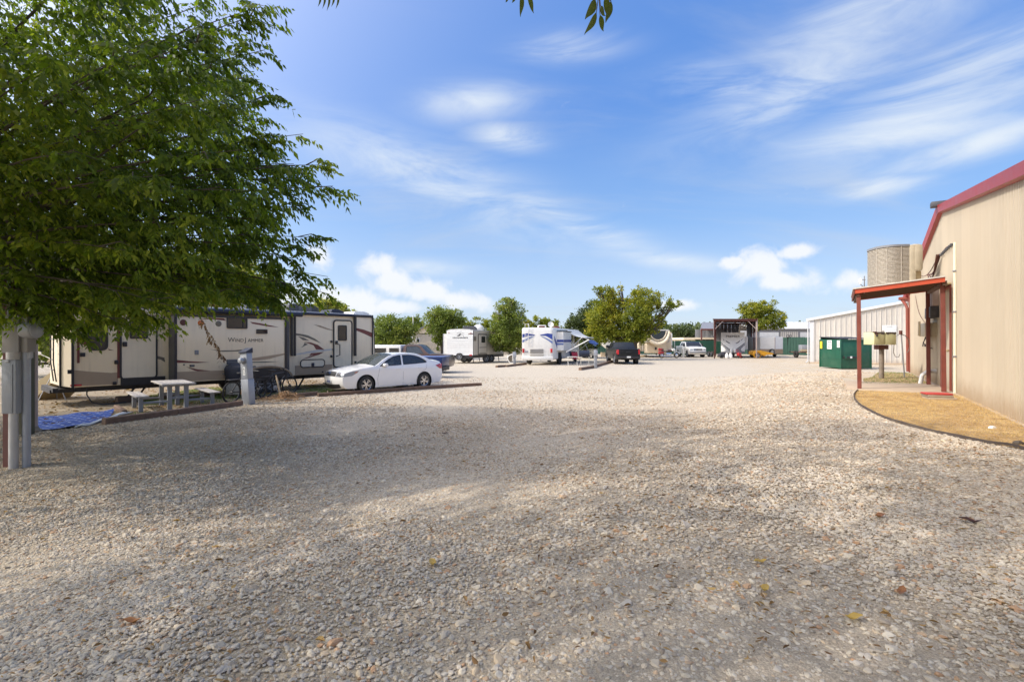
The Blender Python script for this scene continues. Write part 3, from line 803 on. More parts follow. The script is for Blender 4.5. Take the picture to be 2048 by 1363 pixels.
# ---------------------------------------------------------------- big cream caravan on the left
def main_caravan():
    p0 = at(145, 777, 14.66); d = Vector((.641, .768))
    PL = Plane(p0, d); rz = math.atan2(d.y, d.x)
    root = thing('travel_trailer', 'long cream travel trailer with maroon swooshes, large slide-out and black trim', 'travel trailer', (p0.x, p0.y, 0), rz)
    U = PL.u; L1 = U(745) ; top = 3.08; bot = .58; W = 2.4
    u0 = 0.0
    # body
    mb = MB(); mb.rbox(u0, L1, 0, W, bot, top, .03); mb.build('body', 'cream', root)
    # skirt band lower colour (proud), split round the entry doors
    mb = MB(); zb = .92
    mb.prism([(0.01, .62), (0.01, 1.10), (.35, 1.04), (.9, .97), (U(236), .98), (U(236), .62)], -.006, .0)
    mb.prism([(U(590), .60), (U(590), .97), (U(664), .97), (U(664), .60)], -.006, 0)
    mb.build_each('skirt_band', 'taupe', root)
    # front cap (angled) beyond L1
    mb = MB(); e = .42
    mb.add([(L1, .0, bot), (L1, .0, top), (L1 + e, .55, top - .22), (L1 + e + .12, .55, bot), (L1, W, bot), (L1, W, top), (L1 + e, W - .55, top - .22), (L1 + e + .12, W - .55, bot)],
           [(0, 3, 2, 1), (3, 7, 6, 2), (7, 4, 5, 6), (1, 2, 6, 5), (0, 4, 7, 3)])
    mb.build('front_cap', 'cream_light', root, smooth=False)
    mb = MB(); mb.beam((L1 - .01, -.015, bot), (L1 - .01, -.015, top), .04, .05, up=(0, 1, 0)); mb.beam((L1, -.01, top + .01), (L1 + e, .55, top - .21), .05, .05)
    mb.beam((L1 + e + .1, .54, bot), (L1 + e, .54, top - .22), .04, .05, up=(0, 1, 0)); mb.build_each('corner_trim', 'black_trim', root)
    # rear cap
    mb = MB()
    mb.add([(0, 0, bot), (0, 0, top), (-.22, .35, top - .1), (-.22, .35, bot + .05), (0, W, bot), (0, W, top), (-.22, W - .35, top - .1), (-.22, W - .35, bot + .05)],
           [(0, 1, 2, 3), (3, 2, 6, 7), (7, 6, 5, 4), (1, 5, 6, 2), (0, 3, 7, 4)])
    mb.build('rear_cap', 'cream_light', root, smooth=False)
    mb = MB(); mb.beam((0, -.02, bot), (0, -.02, top), .06, .05, up=(0, 1, 0)); mb.beam((-.22, .34, bot), (-.22, .34, top - .1), .05, .05, up=(0, 1, 0)); mb.build_each('rear_trim', 'black_trim', root)
    # roof edge trim, full length
    mb = MB(); mb.box(0, L1, -.03, .01, top - .09, top + .012); mb.build('roof_trim', 'black_trim', root)
    mb = MB(); mb.rbox(.05, L1 - .02, .02, W - .02, top + .004, top + .05, .02); mb.build('roof', 'white_roof', root)
    # slide-out
    off = .60; S = Plane(p0, d, off); s0, s1 = S.u(350), S.u(572); st, sb = 2.80, .60
    a0 = S.p; du = (Vector((p0.x, p0.y)) - a0).dot(PL.d) # zero, same origin
    sl = MB(); sl.rbox(s0, s1, -off, 0.0, sb, st, .02); slide = sl.build('slide_out', 'cream', root)
    mb = MB(); mb.box(s0 - .012, s0, -off + .02, -.01, sb, st); mb.build('slide_side_panel', 'dark_grey', slide)
    mb = MB(); mb.prism([(s0 + .03, .64), (s0 + .03, .95), (S.u(500), .93), (S.u(512), .97), (S.u(522), 1.02), (S.u(535), 1.02), (S.u(548), .95), (S.u(556), .84), (s1 - .03, .84), (s1 - .03, .64)], -off - .006, -off)
    mb.build('skirt_band', 'taupe', slide)
    # wheel arch lip
    mb = MB(); c0 = S.u(534); arc = [(c0 + 1.0 * math.cos(R(a)) * .95, -off - .02, .56 + .46 * math.sin(R(a))) for a in range(0, 181, 12)]
    mb.tube(arc, .035, 6); mb.build('wheel_arch', 'taupe', slide)
    mb = MB(); mb.prism([(c0 + .9 * math.cos(R(a)), .57 + .40 * math.sin(R(a))) for a in range(0, 181, 12)], -off - .012, -off - .004); mb.build('wheel_well', 'black_trim', slide)
    for x in (s0 + .01, s1 - .02):
        mb = MB(); mb.box(x - .03, x + .04, -off - .03, -off + .03, sb - .02, st + .02); mb.build('corner_trim', 'black_trim', slide)
    mb = MB(); mb.box(s1 + .03, s1 + .12, -off - .02, 0, sb, st); mb.build('corner_trim', 'dark_grey', slide)
    mb = MB(); mb.box(s0, s1, -off - .025, -off + .01, st - .05, st + .02); mb.build('top_trim', 'black_trim', slide)
    # awning roll above slide
    mb = MB(); mb.cyl((s0 - .25, -off + .02, 2.97), (U(590) + .0, -off + .05, 2.97), .085, n=14); mb.box(s0 - .2, U(590), -off + .02, .0, 2.95, 2.99)
    mb.build('awning', 'navy', root)
    mb = MB(); 
    for px in (581.5, 587.5): mb.beam((U(px), -.09, U and 1.36), (U(px), -.09, 3.0), .07, .06, up=(0, 1, 0))
    mb.build_each('awning_arm', 'black_trim', root)
    mb = MB(); mb.beam((U(708.5), -.07, 1.30), (U(708.5), -.07, 3.04), .10, .07, up=(0, 1, 0)); mb.build('awning_arm', 'black_trim', root)
    mb = MB(); mb.beam((s0 - .22, -off + .01, 2.9), (s0 - .22, -.02, 2.5), .04, .04); mb.build('awning_bracket', 'black_trim', root)
    mb = MB(); mb.cyl((U(590), -.10, 3.05), (U(708), -.10, 3.05), .055, n=12); mb.build('awning_roll', 'navy', root)
    # decals: swooshes
    def swoosh(name, P, pts, m, y, parent):
        q = MB(); q.prism(P.poly(pts), y - .004, y - .0005); q.build(name, m, parent, smooth=False)
    # (on the slide)
    for pts, m in ((((400, 638), (420, 635), (448, 636.5), (452, 641), (425, 638)), 'maroon'), (((500, 643), (520, 646), (558, 654), (540, 653), (505, 647)), 'maroon'),
                   (((417, 697.5), (440, 700.5), (470, 700), (500, 697), (478, 702), (445, 703)), 'olive_grey'), (((497, 717), (530, 712), (570, 706), (569, 709), (540, 717), (515, 720.5), (497, 720)), 'taupe'),
                   (((372, 733), (395, 738), (430, 742), (446, 744.5), (446, 748), (415, 746), (390, 741)), 'maroon'), (((500, 723), (530, 722.5), (560, 722.5), (530, 724.8), (500, 725)), 'olive_grey'),
                   (((352, 719), (380, 722), (420, 724), (395, 725.5), (352, 725)), 'maroon')):
        swoosh('decal', S, pts, m, -off, slide)
    for pts, m in ((((590, 666), (600, 667), (615, 670), (630, 677), (642, 686), (632, 682), (615, 675), (600, 671), (590, 670)), 'olive_grey'),
                   (((596, 672), (608, 675), (619, 681), (606, 680)), 'olive_grey'), (((609, 685), (616, 688), (602, 695), (607, 690)), 'olive_grey'),
                   (((607, 683), (622, 684.5), (635, 689), (649, 699), (632, 698.5), (627, 690)), 'maroon'),
                   (((590, 708), (612, 703), (640, 698.5), (664, 697.3), (664, 699.5), (640, 703), (615, 706.5), (590, 710)), 'silver'), (((664, 697.3), (690, 697.8), (706, 699), (690, 700), (664, 699.5)), 'olive_grey'),
                   (((622, 706), (648, 703.5), (638, 709), (617, 715), (603, 718.5), (628, 708.5), (618, 711)), 'maroon'),
                   (((627, 648.5), (640, 650.5), (655, 656), (672, 661.5), (655, 659), (640, 654)), 'taupe'),
                   (((692, 652.5), (705, 655), (690, 655)), 'maroon'),
                   (((711, 655), (728, 659), (744, 665), (744, 674.5), (728, 667), (711, 660)), 'maroon'),
                   (((248, 704), (275, 709), (312, 710.5), (329, 715), (329, 720), (300, 715), (270, 710)), 'olive_grey'),
                   (((330, 719), (330, 724), (322, 719)), 'olive_grey'),
                   (((160, 672), (175, 677), (175, 692), (160, 687)), 'maroon'), (((216, 697), (228, 700.5), (218, 700)), 'maroon')):
        swoosh('decal', PL, pts, m, 0, root)
    # lettering on the slide
    c = S.uv(494, 679.5)
    text('W', .22, 'text_brown', slide, (c[0] - .52, -off - .004, c[1])); text('IND', .165, 'text_brown', slide, (c[0] - .255, -off - .004, c[1] - .02))
    text('J', .22, 'text_brown', slide, (c[0] - .05, -off - .004, c[1])); text('AMMER', .165, 'text_brown', slide, (c[0] + .30, -off - .004, c[1] - .02))
    # windows
    def window(P, x0, z0, x1, z1, y, parent, r=.06, fm='black_trim', gm='glass_dark', name='window'):
        a = P.uv(x0, z1); b = P.uv(x1, z0)
        lo = (min(a[0], b[0]), min(a[1], b[1])); hi = (max(a[0], b[0]), max(a[1], b[1]))
        q = MB(); rr = rrect(lo[0], lo[1], hi[0], hi[1], r); ring(q, rr, -.035, y - .03, y); f = q.build(name, fm, parent)
        q = MB(); q.prism(rr, y - .012, y - .006); q.build('pane', gm, f); return f
    wd = window(PL, 174, 633, 216, 701, 0, root, .14)
    q = MB()      # curtain folds and pale valance seen behind the glass
    a = PL.uv(195, 672); pts = []
    q.prism([(a[0] - .42, a[1] - .02), (a[0] + .30, a[1] + .02), (a[0] + .40, a[1] + .22), (a[0] - .1, a[1] + .15), (a[0] - .42, a[1] + .3)], -.0055, -.001); q.build('curtain', 'cream_light', wd)
    # second entry door at the rear part
    def door(x0, z0, x1, z1, wx0, wz0, wx1, wz1, hx, lab=None):
        a = PL.uv(x0, z1); b = PL.uv(x1, z0)
        a = (a[0], max(a[1], .75))
        q = MB(); rr = rrect(a[0], a[1], b[0], b[1], .10); q.prism(rr, -.028, 0); dd = q.build('door', 'cream_light', root, bev=.004)
        if lab: dd['label'] = lab
        q = MB(); ring(q, rr, .05, -.04, -.005); q.build('door_frame', 'black_trim', dd)
        window(PL, wx0, wz0, wx1, wz1, -.028, dd, .05)
        h = PL.uv(*hx); q = MB(); q.rbox(h[0] - .06, h[0] + .06, -.07, -.028, h[1] - .09, h[1] + .06, .02); q.build('handle', 'black_trim', dd)
        return dd, a, b
    door(243, 616, 311, 757, 258.5, 635, 295, 677, (249, 687))
    dd, a, b = door(668, 642.5, 702, 733, 675, 650.5, 692.5, 681, (672, 684))
    g = PL.uv(671.5, 700); q = MB(); q.tube([(g[0] - .02, -.03, g[1] + .28), (g[0] + .12, -.12, g[1] + .24), (g[0] + .12, -.12, g[1] - .2), (g[0], -.03, g[1] - .26)], .02, 6); q.build('grab_rail', 'black_trim', dd)
    q = MB()
    for zz in (683, 712): h = PL.uv(662.5, zz); q.rbox(h[0] - .05, h[0] + .04, -.05, 0, h[1] - .05, h[1] + .05, .02)
    for zz in (678, 724): h = PL.uv(233, zz); q.rbox(h[0] - .06, h[0] + .04, -.07, 0, h[1] - .06, h[1] + .06, .02)
    q.build_each('door_catch', 'black_trim', root)
    window(S, 484.5, 636, 494.5, 657, -off, slide, .04); window(S, 453, 634, 494, 656.5, -off - .001, slide, .06)
    window(S, 512.5, 658.5, 534.5, 667, -off, slide, .02)
    # dark wall strips
    q = MB(); q.box(U(236) - .02, U(241), -.02, 0, .8, top - .1); q.box(U(154), U(159), -.02, 0, 1.30, 2.3); q.build_each('wall_strip', 'maroon', root)
    q = MB(); q.box(U(241), U(330), -.03, .0, .56, .80); q.build('step_well', 'black_trim', root)
    # round lights and vents on slide
    for px, py, m in ((366.5, 644.5, 'brown_red'), (402, 645.5, 'amber'), (437, 647, 'olive_grey')):
        c = S.uv(px, py); q = MB(); q.lathe([(.001, -off - .03), (.07, -off - .025), (.10, -off - .0005)], (c[0], 0, c[1]), 'y', 16); q.build('marker_light', m, slide)
    for px, py, r_ in ((444, 716, .05), (508.5, 736.5, .10), (368, 729, .03)):
        c = S.uv(px, py); q = MB(); q.lathe([(.001, -off - .02), (r_ * .7, -off - .02), (r_, -off - .0005)], (c[0], 0, c[1]), 'y', 16); q.build('vent_cap', 'olive_grey', slide)
    for x0, y0, x1, y1, m in ((389, 700, 397, 709, 'mid_grey'), (379, 728.5, 389, 733.5, 'black_trim'), (453, 718, 478, 728.5, 'dark_grey')):
        a = S.uv(x0, y1); b = S.uv(x1, y0); q = MB(); q.rbox(a[0], b[0], -off - .02, -off, a[1], b[1], .01)
        f = q.build('hatch', m, slide); q = MB()
        k = max(2, int((b[1] - a[1]) / .05))
        for i in range(k): zc = a[1] + (i + .5) * (b[1] - a[1]) / k; q.box(a[0] + .02, b[0] - .02, -off - .028, -off - .02, zc - .008, zc + .008)
        q.build_each('louvre', 'mid_grey', f)
    # luggage door
    a = PL.uv(601.5, 733.5); b = PL.uv(648, 719); q = MB(); rr = rrect(a[0], a[1], b[0], b[1], .10); q.prism(rr, -.02, 0); f = q.build('luggage_door', 'cream_light', root)
    q = MB(); ring(q, rr, .035, -.03, -.002); q.build('frame', 'black_trim', f); c = PL.uv(625, 729); q = MB(); q.rbox(c[0] - .06, c[0] + .06, -.05, -.02, c[1] - .06, c[1] + .08, .02); q.build('lock', 'navy', f)
    for px, py, s in ((165, 709, .06), (229, 766, .05), (710.5, 724, .05), (645, 743, .03), (140, 743, .06)):
        c = PL.uv(px, py); q = MB(); q.rbox(c[0] - s, c[0] + s, -.035, 0, c[1] - s, c[1] + s, .01); q.build('outlet', 'black_trim', root)
    c = PL.uv(152, 770); q = MB(); q.rbox(c[0] - .13, c[0] + .13, -.02, 0, c[1] - .03, c[1] + .03, .01); q.build('side_marker', 'red_light', root)
    # roof gear
    for px, w_, h_, m, nm in ((607, 1.35, .34, 'dark_grey', 'air_conditioner'), (512, .9, .28, 'navy', 'roof_vent'), (676, .65, .20, 'navy', 'roof_vent'), (725, .85, .16, 'white_gel', 'skylight')):
        u = PL.u(px) + .3; q = MB()
        q.prism([(u - w_ / 2, top + .05), (u - w_ / 2 + .03, top + .05 + h_ * .85), (u - w_ / 2 + .15, top + .05 + h_), (u + w_ / 2 - .3, top + .05 + h_), (u + w_ / 2 - .05, top + .05 + h_ * .6), (u + w_ / 2, top + .05)], .5, 1.4)
        f = q.build(nm, m, root, ang=.4, bev=.02)
        if nm == 'air_conditioner':
            q = MB()
            for i in range(7): q.box(u - .25, u + .3, .485, .50, top + .10 + i * .033, top + .115 + i * .033)
            q.build('grille', 'mid_grey', f)
    # chassis, tow frame, jacks, wheels
    q = MB(); q.box(.1, L1, .3, .42, bot - .16, bot); q.box(.1, L1, W - .42, W - .3, bot - .16, bot)
    q.box(-.45, .3, .35, 1.9, bot - .16, bot - .06)
    for u in (1.6, 4.6, 7.6, 9.6): q.box(u, u + .08, .3, W - .3, bot - .12, bot - .04)
    q.build('chassis', 'black_trim', root)
    q = MB(); q.box(-.42, -.30, .1, 2.1, .46, .58); q.build('rear_bumper', 'black_trim', root)
    for u, yy in ((1.35, .3), (1.75, .7), (U(604), .25), (U(604), 2.0), (9.2, .4), (9.2, 2.0)):
        q = MB(); q.beam((u + .25, yy, .52), (u - .05, yy, .04), .05, .05); q.box(u - .15, u + .06, yy - .08, yy + .08, .0, .04); q.build('stabiliser_jack', 'black_trim', root)
    q = MB(); q.beam((L1, .4, .5), (L1 + 1.3, W / 2, .5), .06, .12); q.beam((L1, W - .4, .5), (L1 + 1.3, W / 2, .5), .06, .12); q.build('tow_frame', 'black_trim', root)
    for px in (519, 549):
        u = S.u(px)
        for yy, sd in ((-off * .55, -1), (W - .2, 1)): wheel(root, (u, yy, .37), .37, .22, 'galv', 8, side=sd)
    for u, yy in ((1.3, .2), (2.5, .4), (3.7, .3)):      # bits hanging below: sewer hose, blocks
        q = MB(); q.rbox(u - .2, u + .2, yy, yy + .3, .0, .2, .02); q.build('levelling_block', 'under_wood', root)
    q = MB(); q.tube([(.35, .1, .56), (.32, -.02, .35), (.42, -.1, .12), (.7, -.12, .03), (1.3, .1, .03)], .018, 6); q.build('cable', 'black_trim', root)
    # ladder at rear corner
    q = MB(); q.tube([(-.30, .4, .75), (-.36, .42, 1.3), (-.36, .42, 2.9)], .018, 6); q.tube([(-.30, .85, .75), (-.36, .87, 1.3), (-.36, .87, 2.9)], .018, 6)
    for i in range(6): q.cyl((-.36, .42, 1.1 + i * .3), (-.36, .87, 1.1 + i * .3), .014, n=6)
    q.build('ladder', 'black_trim', root)
    return root
main_caravan()

# ---------------------------------------------------------------- cars built from a side profile
def car(root, L, W, outline, arches, wins, sill, belt, tumble, body, r_wheel, glass='glass_car', bulge=.10, zmid=.55, plan=(.10, 6), rim='alloy', spokes=10,
        tags=None, crown=.02, cladding=None, step=.14, wheel_w=.21, shoulder=.02, inset=.0):
    """outline: (x, z) list from front-bottom over the top to rear-bottom; tags: per segment 'b' body, 'g' glass, 'k' dark"""
    hw = W / 2
    def wf(x, z):
        q = abs(2 * x / L - 1)
        y = hw * (1 - plan[0] * q ** plan[1])
        if z > belt: y -= (z - belt) * tumble + shoulder
        elif z > belt - .08: y -= shoulder * (z - belt + .08) / .08
        if z < zmid: y -= .22 * (zmid - z) ** 2
        return y
    def arch(c, r):
        return [(c + r * math.cos(a), max(sill, r_wheel + r * math.sin(a))) for a in [PI - PI * i / 14 for i in range(15)]]
    # closed outline: bottom edge goes rear -> front with arches
    bottom = []
    for c in sorted(arches, reverse=True):
        ar = r_wheel * 1.16
        a = [(c + ar * math.cos(t), r_wheel + ar * math.sin(t)) for t in [-.35 + (PI + .7) * i / 18 for i in range(19)]]
        bottom += [(x, z) for x, z in a if z > sill] if True else []
        bottom = bottom
    segs = []
    for c in sorted(arches, reverse=True):
        ar = r_wheel * 1.16; pts = [(c + ar * math.cos(t), r_wheel + ar * math.sin(t)) for t in [-.5 + (PI + 1.0) * i / 22 for i in range(23)]]
        pts = [p for p in pts if p[1] > sill + .005]
        segs.append([(pts[0][0], sill)] + pts + [(pts[-1][0], sill)])
    low = [p for s_ in segs for p in s_]
    poly = list(outline) + low
    def densify(pl, st, closed=True):
        o = []; n = len(pl)
        for i in range(n if closed else n - 1):
            a = Vector(pl[i]); b = Vector(pl[(i + 1) % n]); k = max(1, int((b - a).length / st))
            o += [tuple(a.lerp(b, j / k)) for j in range(k)]
        if not closed: o.append(tuple(pl[-1]))
        return o
    P = densify(poly, step)
    def tri(pl, holes, gst):
        vs = [Vector(p) for p in pl]; ed = [(i, (i + 1) % len(pl)) for i in range(len(pl))]
        for h in holes:
            o = len(vs); vs += [Vector(p) for p in h]; ed += [(o + i, o + (i + 1) % len(h)) for i in range(len(h))]
        xs = [p[0] for p in pl]; zs = [p[1] for p in pl]
        X, Y = np.meshgrid(np.arange(min(xs) + gst / 2, max(xs), gst), np.arange(min(zs) + gst / 2, max(zs), gst * .7)); X = X.ravel(); Y = Y.ravel()
        k = in_poly(X, Y, pl)
        for h in holes: k &= ~in_poly(X, Y, h)
        vs += [Vector((a, b)) for a, b in zip(X[k], Y[k])]
        r = delaunay_2d_cdt(vs, ed, [], 0, 1e-5)
        V, F = r[0], r[2]
        c = np.array([[sum(V[i][0] for i in f) / 3, sum(V[i][1] for i in f) / 3] for f in F])
        ok = in_poly(c[:, 0], c[:, 1], pl)
        for h in holes: ok &= ~in_poly(c[:, 0], c[:, 1], h)
        return V, [f for f, q in zip(F, ok) if q]
    wd = [densify(h, step) for h in wins]
    V, F = tri(P, wd, step)
    mb = MB()
    for s in (-1, 1): mb.add([(v[0], s * wf(v[0], v[1]), v[1]) for v in V], F)
    # top / front / rear skin
    O = []; T = []
    tags = tags or 'b' * (len(outline) - 1)
    for i in range(len(outline) - 1):
        a = Vector(outline[i]); b = Vector(outline[i + 1]); k = max(1, int((b - a).length / step))
        for j in range(k): O.append(a.lerp(b, j / k)); T.append(tags[i])
    O.append(Vector(outline[-1])); nv = 13
    vv = [math.sin(PI / 2 * (2 * i / (nv - 1) - 1)) for i in range(nv)]
    nrm = []
    for i in range(len(O)):
        d = O[min(i + 1, len(O) - 1)] - O[max(i - 1, 0)]; d.normalize(); nrm.append(Vector((-d.y, d.x)))
    def skin(i, v, off=0):
        i0 = min(int(i), len(O) - 2); f = i - i0
        p = O[i0].lerp(O[i0 + 1], f); n_ = nrm[i0].lerp(nrm[i0 + 1], f)
        y = v * (wf(p.x, p.y))
        amt = (bulge * abs(n_.x) + crown * abs(n_.y)) * (1 - v * v)
        q = p + n_ * (amt + off)
        return (q.x, y, q.y)
    grid = [skin(i, v) for i in range(len(O)) for v in vv]
    fb = []; fg = []; fk = []
    for i in range(len(O) - 1):
        for j in range(nv - 1):
            f = (i * nv + j, i * nv + j + 1, (i + 1) * nv + j + 1, (i + 1) * nv + j)
            if T[i] == 'g' and 0 < j < nv - 2: fg.append(f)
            elif T[i] == 'k': fk.append(f)
            else: fb.append(f)
    mb.add(grid, fb); mb.compact(); b = mb.build('body', body, root, ang=.75)
    if fg:
        # split windscreen and rear glass
        cut = {}
        mid = L / 2
        for f in fg:
            x = grid[f[0]][0]; cut.setdefault(x < mid, []).append(f)
        for k, nm in ((True, 'windscreen'), (False, 'rear_window')):
            if k in cut: q = MB(); q.add(grid, cut[k]); q.compact(); q.build(nm, 'glass_green' if (k and glass == 'glass_car') else glass, root)
    if fk: q = MB(); q.add(grid, fk); q.compact(); q.build('load_bed', 'dark_grey', root)
    for h in wd:
        Vw, Fw = tri(h, [], step)
        for s in (-1, 1):
            q = MB(); q.add([(v[0], s * (wf(v[0], v[1]) - .012), v[1]) for v in Vw], Fw); wn = q.build('side_window', glass, root)
            q = MB(); q.tube([(x, s * (wf(x, z) + .001), z) for x, z in h], .010, 5, closed=True); q.build('window_trim', 'black_trim', wn)
    # underbody and wheels
    q = MB(); x0 = min(p[0] for p in outline) + .25; x1 = max(p[0] for p in outline) - .25
    q.box(x0, x1, -hw + .26, hw - .26, sill - .01, belt - .22); q.build('underbody', 'black_trim', root)
    for c in arches:
        for s in (-1, 1): wheel(root, (c, s * (hw - wheel_w / 2 - .015), r_wheel), r_wheel, wheel_w, rim, spokes, side=s)
        q = MB()
        for s in (-1, 1):
            q.lathe([(r_wheel * 1.17, s * (hw - .02)), (r_wheel * 1.17, s * (hw - .3))], (c, 0, r_wheel), 'y', 24)
        q.build_each('wheel_well', 'black_trim', root)
    def patch(name, m, i0, i1, v0, v1, off, parent=None, n=6):
        q = MB(); g = []
        for a in range(n + 1):
            for bb in range(n + 1): g.append(skin(i0 + (i1 - i0) * a / n, v0 + (v1 - v0) * bb / n, off))
        fs = [(a * (n + 1) + c, a * (n + 1) + c + 1, (a + 1) * (n + 1) + c + 1, (a + 1) * (n + 1) + c) for a in range(n) for c in range(n)]
        q.add(g, fs); return q.build(name, m, parent or root)
    def side(name, m, pts, s, off=.008, parent=None, th=.012):
        pl = densify(pts, .08); Vs, Fs = tri(pl, [], .1); q = MB()
        q.add([(v[0], s * (wf(v[0], v[1]) + off), v[1]) for v in Vs], Fs); n = len(pl)
        return q.build(name, m, parent or root)
    def idx(x=None, z=None, front=True):
        """position along the outline for a height (front face) """
        rng_ = range(len(O) - 1) if front else range(len(O) - 2, -1, -1)
        for i in rng_:
            a, b_ = O[i], O[i + 1]
            if z is not None and (a.y - z) * (b_.y - z) <= 0 and a.y != b_.y: return i + (z - a.y) / (b_.y - a.y)
            if x is not None and (a.x - x) * (b_.x - x) <= 0 and a.x != b_.x: return i + (x - a.x) / (b_.x - a.x)
    return dict(patch=patch, side=side, idx=idx, skin=skin, wf=wf, O=O)

def sedan():
    c = at(733, 786, H / (786 - 681.5) * 1000); a = Vector((.685, .729))
    # front wheel (near side) centre is at local (0.90, -0.8)
    rz = math.atan2(a.y, a.x); L, W = 4.62, 1.78
    ax = Vector((math.cos(rz), math.sin(rz), 0)); ay = Vector((-math.sin(rz), math.cos(rz), 0))
    o = Vector((c.x, c.y, 0)) - ax * .90 + ay * .87
    root = thing('parked_car', 'white four-door sedan with ten-spoke wheels parked beside the long cream trailer', 'car', (o.x, o.y, 0), rz)
    out = [(.20, .20), (.10, .26), (.05, .36), (.03, .48), (.035, .62), (.06, .72), (.12, .785), (.35, .85), (.7, .915), (1.05, .96), (1.28, .99), (1.48, 1.10), (1.72, 1.24), (1.96, 1.355), (2.16, 1.415), (2.5, 1.455), (2.85, 1.46), (3.15, 1.44), (3.42, 1.395), (3.66, 1.30), (3.88, 1.20), (4.06, 1.115), (4.25, 1.10), (4.50, 1.075), (4.56, 1.01), (4.60, .80), (4.63, .62), (4.62, .45), (4.56, .30), (4.45, .22)]
    tg = 'bbbbbbbbbb' + 'gggg' + 'bbbb' + 'ggg' + 'bbbbbbbb'; tg = tg[:len(out) - 1].ljust(len(out) - 1, 'b')
    w1 = [(1.48, .985), (1.70, 1.12), (1.92, 1.24), (2.15, 1.335), (2.42, 1.38), (2.50, 1.382), (2.46, 1.01), (2.0, .995)]
    w2 = [(2.56, 1.015), (2.59, 1.385), (2.88, 1.388), (3.16, 1.36), (3.40, 1.29), (3.62, 1.18), (3.74, 1.09), (3.66, 1.06), (3.1, 1.035)]
    C = car(root, L, W, out, (.90, 3.55), [w1, w2], .20, .955, .40, 'white_paint', .325, tags=tg, plan=(.22, 5), bulge=.16, step=.085, shoulder=.03)
    pt, sd, ix = C['patch'], C['side'], C['idx']
    g = pt('grille', 'black_trim', ix(z=.63), ix(z=.745), -.52, .52, .004)
    for k in range(4): pt('grille_bar', 'dark_grey', ix(z=.65 + .022 * k), ix(z=.657 + .022 * k), -.5, .5, .012, g, 3)
    q = MB(); s = C['skin'](ix(z=.69), 0, .02); ring(q, [(math.cos(t) * .058, math.sin(t) * .058) for t in [i * PI / 8 for i in range(16)]], .008, -.006, .006)
    for a_, b_ in (((-.035, .045), (-.012, -.005)), ((-.012, -.005), (0, .018)), ((0, .018), (.012, -.005)), ((.012, -.005), (.035, .045)), ((-.05, .02), (-.022, -.05)), ((-.022, -.05), (0, -.01)), ((0, -.01), (.022, -.05)), ((.022, -.05), (.05, .02))):
        q.beam((a_[0], 0, a_[1]), (b_[0], 0, b_[1]), .008, .01, up=(0, 1, 0))
    q.xform(Matrix.Translation(s) @ Euler((0, 0, R(-90))).to_matrix().to_4x4()); q.build('badge', 'chrome', root)
    for s in (-1, 1):
        h = pt('headlight', 'lens', ix(z=.625), ix(z=.775), s * .55, s * .995, .006)
        sd('headlight_side', 'lens', [(.06, .64), (.12, .765), (.40, .84), (.60, .85), (.56, .79), (.34, .67)], s, .006, h)
        pt('lamp', 'dark_grey', ix(z=.65), ix(z=.74), s * .62, s * .86, .009, h, 4); sd('turn_lamp', 'amber', [(.42, .79), (.56, .83), (.50, .77)], s, .009, h)
        tl = sd('tail_light', 'red_light', [(4.18, .93), (4.50, 1.00), (4.60, .90), (4.60, .78), (4.40, .80)], s, .006)
        pt('tail_light_rear', 'red_light', ix(z=.98, front=False), ix(z=.79, front=False), s * .62, s * .995, .006, tl)
        for x in (2.28, 3.34):
            q = MB(); y = C['wf'](x, .86) + .012; q.rbox(x - .10, x + .10, s * y - .015, s * y + .018, .845, .875, .008); q.build('door_handle', 'white_paint', root)
        q = MB(); q.rbox(1.60, 1.76, s * .93 - .10, s * .93 + .10, .97, 1.09, .045); m = q.build('mirror', 'white_paint', root); q = MB(); q.beam((1.72, s * .80, .97), (1.68, s * .9, .99), .06, .04); q.build('mirror_arm', 'black_trim', m)
        for pts in ([(1.40, .26), (1.36, .5), (1.42, .75), (1.46, .94)], [(2.515, .25), (2.52, .97)], [(3.14, .25), (3.16, .45), (3.35, .68), (3.64, .80), (3.70, .98)]):
            q = MB(); q.tube([(x, s * (C['wf'](x, z) + .0005), z) for x, z in [tuple(Vector(pts[i]).lerp(Vector(pts[i + 1]), t)) for i in range(len(pts) - 1) for t in (0, .34, .67)] + [pts[-1]]], .0035, 4); q.build('door_gap', 'dark_grey', root)
    pt('air_intake', 'black_trim', ix(z=.27), ix(z=.39), -.80, .80, .006)
    pt('bumper_lip', 'dark_grey', ix(z=.205), ix(z=.235), -.9, .9, .02)
    s = C['skin'](ix(z=.47), 0, .015); q = MB(); q.rbox(s[0] - .008, s[0] + .004, -.16, .16, .40, .53, .006); np_ = q.build('number_plate', 'white_plain', root)
    q = MB(); 
    for i, yy in enumerate((-.10, -.05, .0, .06, .11)): q.box(s[0] - .011, s[0] - .008, yy - .015, yy + .015, .43, .50)
    q.build('plate_characters', 'blue_decal', np_)
    # seats and wheel inside
    for x, y in ((1.95, -.38), (1.95, .38)):
        q = MB(); q.rbox(x - .1, x + .4, y - .24, y + .24, .35, .62, .06); q.rbox(x + .3, x + .46, y - .23, y + .23, .55, 1.12, .07); q.rbox(x + .36, x + .44, y - .12, y + .12, 1.14, 1.28, .04); q.build('seat', 'mid_grey', root)
    q = MB(); q.rbox(2.9, 3.4, -.65, .65, .35, .62, .06); q.rbox(3.3, 3.45, -.63, .63, .55, 1.08, .07); q.build('rear_seat', 'mid_grey', root)
    q = MB(); q.rbox(1.30, 1.62, -.72, .72, .70, .95, .06); q.build('dashboard', 'dark_grey', root)
    q = MB(); q.tube([(1.68 + .06 * math.sin(t), -.38 + .18 * math.cos(t), .93 + .17 * math.sin(t)) for t in [i * PI / 8 for i in range(16)]], .015, 6, closed=True); q.build('steering_wheel', 'black_trim', root)
